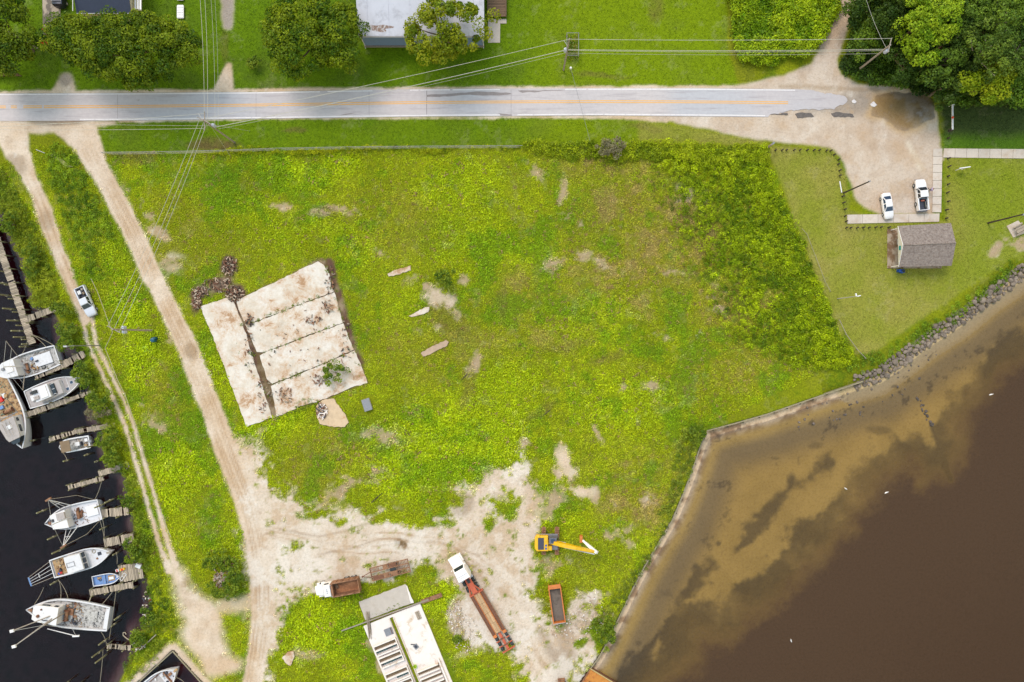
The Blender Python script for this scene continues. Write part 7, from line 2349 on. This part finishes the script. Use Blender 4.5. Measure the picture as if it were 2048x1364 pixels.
    def drum(s, x, y, z, r, l, name='winch', m='rust'):
        o = MB().tube((x, y - l / 2, z + r), (x, y + l / 2, z + r), r * .6, n=12).build(name, M[m], s.t)
        for e in (-1, 1):
            MB().tube((x, y + e * l / 2 - .02, z + r), (x, y + e * l / 2 + .03, z + r), r, n=12).build("flange", M['rustdark'], o)

    def coil(s, x, y, z, r, m='rope'):
        pts = [(x + r * math.cos(a * .7) * (1 - a * .008), y + r * math.sin(a * .7) * (1 - a * .008), z + .02 + .004 * a) for a in range(28)]
        MB().path(pts, .04, 4).build("rope_coil", M[m], s.t)

    def gear(s, t0, t1, n, seed, mats, k=.7, size=.5):
        r = random.Random(seed)
        for i in range(n):
            t = r.uniform(t0, t1)
            y = r.uniform(-1, 1) * max(.1, s.w(t) - .45) * k / .7 * .85
            s.box(s.L * t, y, s.zd(t), (r.uniform(.25, 1) * size, r.uniform(.2, .8) * size, r.uniform(.1, .45)), "deck_gear", r.choice(mats), r.random() * 3)

    def crumbs(s, t0, t1, n, seed, mats):
        """tangle of line, net and small fittings on the deck"""
        r = random.Random(seed)
        for mk in mats:
            mb = MB()
            for i in range(n):
                t = r.uniform(t0, t1)
                x, y, z = s.L * t, r.uniform(-1, 1) * max(.05, s.w(t) - .3), s.zd(t) + .03
                a = r.random() * 6.28
                l_ = r.uniform(.15, .8)
                mb.path([(x, y, z), (x + l_ * .5 * math.cos(a), y + l_ * .5 * math.sin(a), z + r.uniform(.02, .2)), (x + l_ * math.cos(a + .5), y + l_ * math.sin(a + .5), z)], r.uniform(.02, .06), 4)
            tag(mb.build("tangled_gear", M[mk], s.t), kind="stuff")


# upper white trawler, bow to the west
b = Boat("trawler", "white trawler with cluttered work deck at the top of the moored row", "fishing boat", (115, 709.5), (-6, 749), 48, deckm='deckdirty', st=.84, tm=.45, p=2.6)
h1 = b.house(.60, .90, .74, .60, 1.9)
b.box(b.L * .70, .1, b.roof_z, (1.3, 1.1, .18), "roof_locker", 'white')
b.box(b.L * .80, -.3, b.roof_z, (.5, .4, .3), "radar_box", 'greysteel')
b.drum(b.L * .53, .3, b.zd(.5), .35, 1.2)
b.gear(.36, .56, 9, 1, ['rust', 'rustdark', 'liner', 'deckwood', 'blue'], .7, .7)
b.box(b.L * .26, -.1, b.zd(.3), (3.2, 2.1, .22), "hatch_cover", 'boatwhite')
b.coil(b.L * .30, 1.25, b.zd(.3), .4, 'black')
b.crumbs(.3, .62, 16, 2, ['rustdark', 'rope'])
b.box(b.L * .2, -1.4, b.zd(.2), (2.2, .12, .12), "spar", 'polewood')
b.pole([(b.L * .57, 0, b.zd(.55)), (b.L * .57, 0, 6.2)], .09, "mast", 'white')
for sg_ in (-1, 1):
    tip = Vector((b.L * .52, sg_ * 4.6, 4.2))
    b.pole([(b.L * .57, sg_ * 1.4, 1.6), tip], .06, "outrigger", 'polewood')
    b.pole([(b.L * .57, 0, 6.1), tip], .02, "stay", 'wire')
    b.pole([(b.L * .57, sg_ * .2, 4.6), tip.lerp(Vector((b.L * .57, sg_ * 1.4, 1.6)), .4)], .02, "stay", 'wire')
b.pole([(b.L * .57, 0, 6.1), (b.L * .98, 0, b.zg(1))], .02, "stay", 'wire')
b.pole([(b.L * .93, .3, b.zg(.95) + .5), (b.L * .93, -.3, b.zg(.95) + .5)], .03, "bow_rail")

# motor yacht, bow to the east
b = Boat("motor_yacht", "grey and white motor yacht with dark wraparound windscreen", "motor yacht", (54, 800), (164, 757), 43, st=.86, tm=.40, p=2.3, z0=1.0, z1=1.75, dd=.12, railm='white', hullm='boatwhite', deckm='deckgrey', rw=.10)
b.house(.30, .66, .74, .66, 1.0, 'boatwhite', 'deckgrey', .02, .95, None, "saloon")
o = b.house(.22, .50, .70, .64, 1.75, 'boatwhite', 'boatwhite', .08, .9, None, "flybridge")
rz_top = b.roof_z
MB().prism([(b.L * .50, -1.28), (b.L * .57, -1.05), (b.L * .57, 1.05), (b.L * .50, 1.28)], 1.75, 2.25, .0, .82).build("windscreen", M['glass'], b.t)
for y in (-.95, 0, .95): b.box(b.L * .535, y, 2.0, (.55, .07, .3), "screen_pillar", 'white')
b.box(b.L * .40, 0, rz_top, (1.3, 2.0, .14), "hard_top", 'white')
b.box(b.L * .27, .55, rz_top, (.9, .55, .35), "helm_seat", 'black')
b.box(b.L * .27, -.55, rz_top, (.9, .6, .3), "bench_seat", 'deckgrey')
b.box(b.L * .14, -.1, b.zd(.1), (1.3, 1.0, .4), "cockpit_bench", 'white')
b.box(b.L * .12, .85, b.zd(.1), (.45, .4, .45), "locker", 'liner')
for t_, y, mm in ((.80, .1, 'glassblue'), (.70, -.75, 'glassblue'), (.64, .8, 'liner')):
    hz = b.zd(t_) + .01
    f = b.box(b.L * t_, y, hz, (.62, .62, .07), "hatch", 'white')
    MB().box((b.L * t_, y, hz + .085), (.5, .5, .03)).build("pane", M[mm], f)
for t_ in (.62, .73, .87):
    b.box(b.L * t_, 0, b.zd(t_) + .005, (.07, b.w(t_) * 1.85, .05), "deck_line", 'white')
for sg_ in (-1, 1):
    b.pole([(b.L * t_, sg_ * (b.w(t_) - .08), b.zg(t_) + .55) for t_ in (.45, .6, .75, .88, .97)], .025, "guard_rail")
    for t_ in (.45, .6, .75, .88): b.pole([(b.L * t_, sg_ * (b.w(t_) - .08), b.zg(t_)), (b.L * t_, sg_ * (b.w(t_) - .08), b.zg(t_) + .55)], .02, "stanchion")
b.box(b.L * 1.0, 0, b.zg(1) + .0, (.9, .3, .1), "anchor_pulpit", 'white')
b.box(b.L * .93, 0, b.zd(.93) + .02, (.5, .3, .25), "windlass", 'greysteel')
b.box(-.25, 0, .25, (.5, b.w(0) * 1.8, .1), "swim_platform", 'deckgrey')

# wooden decked trawler, bow to the south
b = Boat("trawler", "large trawler with a wooden work deck cut by the left edge", "fishing boat", (-16, 748), (45, 897), 57, st=.86, tm=.5, p=2.2, z0=1.1, z1=2.3, dd=.5, deckm='deckwood', rw=.22)
o = b.house(.60, .88, .66, .5, 2.0, 'boatwhite', 'deckgrey', .04, .93)
rz1 = b.roof_z
MB().prism([(b.L * .86, -1.2), (b.L * .925, -.7), (b.L * .925, .7), (b.L * .86, 1.2)], 1.9, 3.0, .0, .86).build("windscreen", M['glass'], b.t)
b.box(b.L * .71, .2, rz1, (.7, .9, .12), "roof_hatch", 'white')
for k in range(3): b.pole([(b.L * .64, -.8 + .7 * k, rz1 + .05), (b.L * .82, -.5 + .5 * k, rz1 + .35)], .03, "roof_pole", 'polewood')
b.drum(b.L * .50, 0, b.zd(.5), .45, 1.6, 'winch', 'rust')
b.box(b.L * .33, -.6, b.zd(.3), (.9, .7, .5), "fish_box", 'red')
b.box(b.L * .30, .2, b.zd(.3), (.8, .6, .4), "fish_box", 'boatwhite')
b.box(b.L * .42, -1.1, b.zd(.4), (.6, .7, .4), "fish_box", 'blue')
b.gear(.2, .56, 10, 4, ['deckwood', 'rust', 'rope', 'teal', 'liner'], .7, .8)
b.crumbs(.15, .58, 20, 5, ['rustdark', 'rope', 'teal'])
b.pole([(b.L * .57, 0, b.zd(.55)), (b.L * .57, 0, 7.5)], .12, "mast", 'white')
b.pole([(b.L * .57, -2.0, 2.2), (b.L * .57, 2.0, 2.2)], .09, "gallows", 'greysteel')
for sg_ in (-1, 1):
    b.pole([(b.L * .57, sg_ * 1.8, 2.0), (b.L * .42, sg_ * 3.4, 5.2)], .07, "outrigger", 'polewood')
    b.pole([(b.L * .57, 0, 7.4), (b.L * .42, sg_ * 3.4, 5.2)], .02, "stay", 'wire')

# small canopy boat, bow to the west
b = Boat("center_console_boat", "small white open boat with a brown canopy and outboard", "motor boat", (179.5, 883), (118, 895), 27, st=.92, tm=.62, p=3.2, z0=.6, z1=.8, dd=.3, railm='white', hullm='boatwhite', deckm='deckdirty', rw=.18)
b.box(b.L * .86, 0, b.zd(.86), (1.0, 1.3, .26), "bow_deck", 'white')
for sx in (.46, .72):
    for sy in (-.75, .75): b.pole([(b.L * sx, sy, b.zd(.5)), (b.L * sx, sy, 2.15)], .03, "canopy_pole")
MB().box((b.L * .62, 0, 2.2), (1.75, 2.05, .08), 0, .03).build("canopy", mat('brown_canvas', C(140, 118, 92), .9, var=.15, scale=2), b.t)
b.box(b.L * .36, 0, b.zd(.3), (.8, .7, .8), "console", 'white')
b.box(b.L * .30, .05, b.zd(.3), (.45, .7, .55), "seat", 'liner')
b.box(b.L * .16, .5, b.zd(.3), (.5, .4, .3), "cooler", 'deckwood')
b.box(b.L * .12, -.4, b.zd(.3), (.6, .6, .25), "bait_well", 'white')
b.crumbs(.1, .42, 8, 7, ['rope', 'deckwood'])
b.box(-.35, 0, .35, (.5, .45, .75), "outboard", 'greysteel', 0, .1)
b.box(-.15, 0, .3, (.3, .3, .3), "motor_bracket", 'black')

# rigged trawler
b = Boat("trawler", "white shrimp trawler with spread outriggers and a rusty winch", "fishing boat", (200, 1018.5), (89.5, 1048), 47, st=.86, tm=.48, p=2.5, z0=1.0, z1=1.7, dd=.35, deckm='boatwhite')
o = b.house(.52, .82, .78, .6, 1.7, 'boatwhite', 'white', .06, .94)
b.box(b.L * .60, -.7, b.roof_z, (1.5, 1.2, .35), "roof_cabin", 'deckgrey')
b.box(b.L * .78, -.3, b.roof_z, (.5, .5, .25), "lamp_rack", 'liner')
b.drum(b.L * .40, -.1, b.zd(.4), .42, 1.5, 'winch', 'rust')
b.box(b.L * .40, .1, b.zd(.4), (1.0, .9, .25), "rusty_hatch", 'rust')
b.gear(.3, .5, 9, 12, ['rustdark', 'rust', 'liner', 'deckwood', 'greysteel'], .75, .6)
b.crumbs(.28, .52, 14, 13, ['rustdark', 'deckwood'])
b.box(b.L * .16, -.1, b.zd(.1), (2.1, 1.9, .2), "hatch_cover", 'white')
b.box(b.L * .93, .1, b.zd(.93) + .02, (.7, .6, .15), "anchor_winch", 'rust')
b.pole([(b.L * .52, 0, b.zd(.5)), (b.L * .52, 0, 6.5)], .09, "mast", 'white')
for tipc, side in (((96, 999, 3.6), 1), ((126, 1093, 3.2), -1)):
    tip = b.loc(*tipc)
    side = 1 if tip.y > 0 else -1
    b.pole([(b.L * .45, side * 1.9, 1.3), tip], .07, "outrigger", 'boatwhite')
    b.pole([(b.L * .66, side * 1.7, 1.3), tip], .06, "outrigger_brace", 'boatwhite')
    b.pole([(b.L * .56, side * 1.85, 1.3), tip], .05, "outrigger_brace", 'boatwhite')
    b.pole([(b.L * .52, 0, 6.4), tip], .02, "stay", 'wire')
    q1, q2 = Vector((b.L * .45, side * 1.9, 1.3)).lerp(tip, .5), Vector((b.L * .66, side * 1.7, 1.3)).lerp(tip, .5)
    b.pole([q1, q2], .04, "spreader", 'boatwhite')
    MB().box((tip.x, tip.y, tip.z - .1), (1.1, .3, .3), .3).build("trawl_board", M['rust'], b.t)
    b.pole([tip, (b.L * .25, side * 3.6, 2.4), (b.L * .05, side * 2.0, 1.2)], .025, "tow_line", 'rope')

# long white boat with stern rack
b = Boat("workboat", "long white workboat with a blue stern rack and wide cabin roof", "fishing boat", (103.5, 1138.5), (221, 1104), 41, st=.9, tm=.52, p=2.3, z0=.9, z1=1.5, dd=.3, deckm='boatwhite', hullm='boatwhite')
b.box(b.L * .155, 0, b.zd(.15) - .0, (b.L * .26, b.w(.15) * 1.7, .04), "work_deck", 'deckwood')
o = b.house(.31, .58, .86, .80, 1.7, 'boatwhite', 'boatwhite', .02, .95, None, "cabin")
rz3 = b.roof_z
for (x, y, dx, dy) in ((.40, .38, 1.5, .06), (.40, -.38, 1.5, .06), (.34, 0, .06, .8), (.46, 0, .06, .8)):
    b.box(b.L * x, y, rz3, (dx, dy, .08), "hatch_frame", 'greysteel')
for y in (-1.05, 0, 1.05):
    MB().box((b.L * .585, y, 1.75), (.42, .82, .5), 0, .03).build("windscreen", M['glass'], b.t)
b.box(b.L * .80, .25, b.zd(.8), (.7, .6, .1), "fore_hatch", 'liner')
b.box(b.L * .74, -.5, b.zd(.75), (.3, .3, .15), "vent", 'rust')
b.coil(b.L * .72, .9, b.zd(.72), .35)
b.box(b.L * .97, 0, b.zg(.97), (.8, .35, .12), "bow_roller", 'polewood')
b.drum(b.L * .24, .2, b.zd(.2), .32, 1.0, 'winch', 'deckwood')
b.gear(.05, .29, 11, 22, ['deckwood', 'rust', 'polewood', 'rope', 'liner'], .7, .55)
b.box(b.L * .12, -1.1, b.zd(.1), (.45, .35, .3), "fuel_can", 'red')
b.box(b.L * .085, -1.15, b.zd(.1), (.4, .35, .3), "tool_bin", 'bluebin')
b.crumbs(.04, .3, 16, 23, ['rustdark', 'rope', 'deckwood'])
e0, e1 = b.loc(57, 1155, -.3), b.loc(63, 1172, -.3)
for k in range(5):
    q = k / 4
    s0 = Vector((0, b.w(0) * (.85 - 1.7 * q) * (-1 if e0.y < e1.y else 1), .95))
    b.pole([s0, e0.lerp(e1, q)], .05 if k in (0, 4) else .04, "rack_pole", 'polewood' if k in (0, 4) else 'boatwhite')
b.pole([e0, e1], .14, "rack_bar", 'blue')
for k in range(4):
    m_ = e0.lerp(e1, .2 + .2 * k)
    b.pole([m_ * .55 + Vector((0, 0, .45)), m_ * .6 + Vector((.2, .3, .5))], .05, "net_float", 'white')

# blue skiff
b = Boat("skiff", "open blue skiff with a pale rim beside the cluttered dock", "skiff", (185, 1163), (240, 1154), 22, st=.9, tm=.5, p=2.6, z0=.45, z1=.62, dd=.34, railm='boatwhite', hullm='boathull', deckm='blue', rw=.09)
b.box(b.L * .42, 0, b.zd(.4) + .14, (.3, b.w(.42) * 1.8, .08), "thwart", 'blue')
b.box(b.L * .66, 0, b.zd(.6), (.9, .5, .22), "fish_tray", 'white')
b.box(b.L * .68, 0, b.zd(.6), (1.6, 1.05, .05), "floor_board", 'deckwood')
b.box(b.L * .22, .3, b.zd(.2), (.8, .5, .05), "floor_board", 'deckwood')
b.coil(b.L * .24, .0, b.zd(.2), .25, 'glassblue')
b.box(b.L * .88, .05, b.zd(.9), (.3, .3, .2), "bailer", 'white')
b.crumbs(.5, .8, 5, 31, ['polewood'])

# large grey decked trawler
b = Boat("trawler", "big trawler with a stained grey deck and long lowered booms", "fishing boat", (217, 1238.5), (52, 1219.5), 57, st=.84, tm=.5, p=2.3, z0=1.2, z1=2.2, dd=.45, deckm='deckdirty', rw=.22, railm='boatwhite')
P_ = []
o = b.house(.56, .88, .62, .55, 1.9, 'boatwhite', 'white', .06, .95)
rz4 = b.roof_z
for (t_, y, d) in ((.80, .35, .55), (.77, -.9, .3)): MB().disc((b.L * t_, y, rz4), d / 2, .18, 12).build("roof_vent", M['rustdark'], b.t)
b.box(b.L * .70, .95, rz4, (1.4, .12, .08), "roof_spar", 'liner')
b.drum(b.L * .52, .3, b.zd(.5), .5, 1.8, 'winch', 'rust')
b.box(b.L * .49, -.3, b.zd(.5), (1.1, 1.2, .3), "engine_box", 'rust')
b.gear(.38, .56, 14, 42, ['rust', 'rustdark', 'deckwood', 'liner', 'polewood'], .75, .8)
b.crumbs(.34, .58, 26, 43, ['rustdark', 'liner', 'deckwood'])
b.crumbs(.06, .36, 16, 45, ['liner'])
b.box(b.L * .24, 0, b.zd(.2), (2.4, 2.0, .16), "hatch_cover", 'deckdirty')
b.box(.45, 0, b.zd(0), (.55, b.w(0) * 1.7, .5), "stern_locker", 'boatwhite')
b.box(b.L * .06, -1.5, b.zd(.1), (.6, .5, .5), "fish_bin", 'deckgrey')
b.box(b.L * .95, 0, b.zg(.95) - .1, (.8, .5, .2), "anchor_winch", 'rust')
mast = Vector((b.L * .54, -.2, 0))
b.pole([(mast.x, mast.y, b.zd(.5)), (mast.x, mast.y, 7.0)], .12, "mast", 'polewood')
for tc in ((24, 1262, 5.0), (28, 1293, 5.5)):
    tip = b.loc(*tc)
    b.pole([(mast.x + .3, mast.y - .4, 2.2), tip], .10, "boom", 'polewood')
    b.pole([(mast.x, mast.y, 6.9), tip], .025, "stay", 'wire')
    MB().box((tip.x, tip.y, tip.z), (.7, .5, .3), .4, .05).build("block", M['white'], b.t)
tip = b.loc(152, 1272, 2.2)
b.pole([(b.L * .72, b.loc(90, 1255, .5).y, 1.7), tip], .08, "outrigger", 'boatwhite')
b.pole([(b.L * .46, tip.y * .45, 1.8), tip], .03, "chain", 'steel')
MB().box((tip.x, tip.y, tip.z), (1.2, .25, .25), .2).build("trawl_door", M['white'], b.t)
b.pole([(mast.x, mast.y, 6.9), (b.L * .97, 0, b.zg(1))], .025, "stay", 'wire')
b.pole([(mast.x, mast.y, 6.9), (b.L * .3, b.w(.3) * .95, 1.5)], .025, "stay", 'wire')

# boat in the slip
b = Boat("slip_boat", "white fishing boat moored in the dark blue slip at the bottom edge", "fishing boat", (262, 1416), (352, 1340), 46, st=.9, tm=.5, p=2.6, z0=1.0, z1=1.6, dd=.3, deckm='boatwhite', hullm='boatwhite')
b.box(b.L * .58, 0, b.zd(.55), (b.L * .45, b.w(.55) * 1.35, .12), "trunk_top", 'deckgrey')
b.box(b.L * .80, 0, b.zd(.8), (.16, b.w(.78) * 1.5, .4), "coaming", 'rust')
for sg_ in (-1, 1): b.box(b.L * .55, sg_ * b.w(.55) * .70, b.zd(.55), (b.L * .48, .12, .35), "coaming", 'rustdark')
b.box(b.L * .86, .1, b.zd(.87), (.7, .5, .25), "anchor_winch", 'rust')
b.box(b.L * .83, .75, b.zd(.87), (.4, .4, .3), "cleat_box", 'liner')
b.box(b.L * .99, 0, b.zg(.98), (.8, .4, .12), "bow_roller", 'deckwood')
b.gear(.5, .8, 6, 51, ['rust', 'liner', 'boatwhite', 'deckdirty'], .6, .5)
b.crumbs(.45, .9, 10, 52, ['rustdark', 'liner'])


# ---------------------------------------------------------------- ropes
def rope(label, a, b_, za, zb, sag=.5, r=.035):
    pa, pb = G(a[0], a[1], za), G(b_[0], b_[1], zb)
    pts = []
    for k in range(9):
        t = k / 8
        pts.append((pb - pa) * t + Vector((0, 0, -4 * sag * t * (1 - t))))
    o = MB().path(pts, r, 4).build("mooring_rope", M['rope'])
    o.location = pa
    return tag(o, label, "rope", "mooring ropes")


rope("mooring rope from the long boardwalk to the upper trawler's stern, upper strand", (62, 668), (106, 690), .2, .2, .3)
rope("mooring rope from the long boardwalk to the upper trawler's stern, lower strand", (62, 668), (92, 694), .2, .2, .3)
rope("rope from the boardwalk's end pile to the upper trawler's side", (55, 680), (42, 712), .4, .3, .2)
rope("slack rope from the motor yacht's bow to the bank", (158, 766), (159, 790), .5, -.3, .4)
rope("rope from the canopy boat's bow to its pile", (120, 899), (134, 919), .0, -.2, .2)
rope("twin rope from the rigged trawler's stern to the dock below, left strand", (197, 1034), (210, 1090), .3, .1, .3)
rope("twin rope from the rigged trawler's stern to the dock below, right strand", (204, 1036), (208, 1076), .3, .1, .3)
rope("rope from the rigged trawler's stern up to the broken pier", (189, 1000), (203, 962), .3, .1, .3)
rope("rope from the long white boat's stern to the grey trawler, left strand", (116, 1159), (121, 1198), .2, .5, .4)
rope("rope from the long white boat's stern to the grey trawler, right strand", (116, 1159), (136, 1196), .2, .5, .3)
rope("rope from the walkway dock to the grey trawler's stern quarter", (226, 1182), (203, 1210), .1, .5, .2)
rope("long rope hanging down from the walkway dock past the grey trawler's stern", (232, 1181), (218, 1280), .1, -.4, .1)
rope("short timber prop between the walkway dock and the grey trawler", (186, 1182), (178, 1204), .1, .5, .0, .09)
rope("rope off the grey trawler's bow quarter toward the stern rack", (87, 1175), (68, 1210), -.5, .5, .3)
rope("rope dropping from the overgrown pier to the bottom edge", (206, 1300), (200, 1364), .3, -.6, .1)
rope("rope from the slip boat's bow to the slip's corner", (353, 1355), (368, 1364), .4, .0, .1)
rope("rope from the long white boat's bow up to the dock above", (232, 1104), (234, 1128), .3, .1, .2)
rope("rope from the grey trawler's stern down to the overgrown pier", (202, 1264), (213, 1288), .4, -.1, .2)
# sea birds resting on the bay
def gull(label, u, v, rz):
    p = G(u, v, WL)
    o = MB().rings([[(x, y * w, WL * 0 + z0 + h_ * z) for y, z in ((-1, .3), (-.7, .9), (0, 1.15), (.7, .9), (1, .3), (.6, 0), (-.6, 0))] for x, w, z0, h_ in ((-.42, .02, .12, .04), (-.25, .10, .02, .16), (0, .16, 0, .24), (.2, .12, .04, .24), (.30, .07, .16, .2), (.38, .075, .22, .16), (.46, .05, .26, .09), (.55, .012, .28, .03))]).build("gull", M['white'], None, True)
    MB().tube((.52, 0, .30), (.62, 0, .28), .02, .006).build("bill", M['yellow'], o)
    o.location = (p.x, p.y, WL - .02)
    o.rotation_euler.z = rz
    o.scale = (.8, .8, .8)
    return tag(o, label, "gull", "gulls on the bay")


gull("white gull floating at the edge of the dark water", 1691, 977, 2.6)
gull("tiny white gull far out over the dark water right of the first", 1772, 985, .5)
gull("white gull floating low on the bay near the bottom", 1582, 1281, 1.9)
gull("white gull near the old line of stones", 1981, 789, .3)
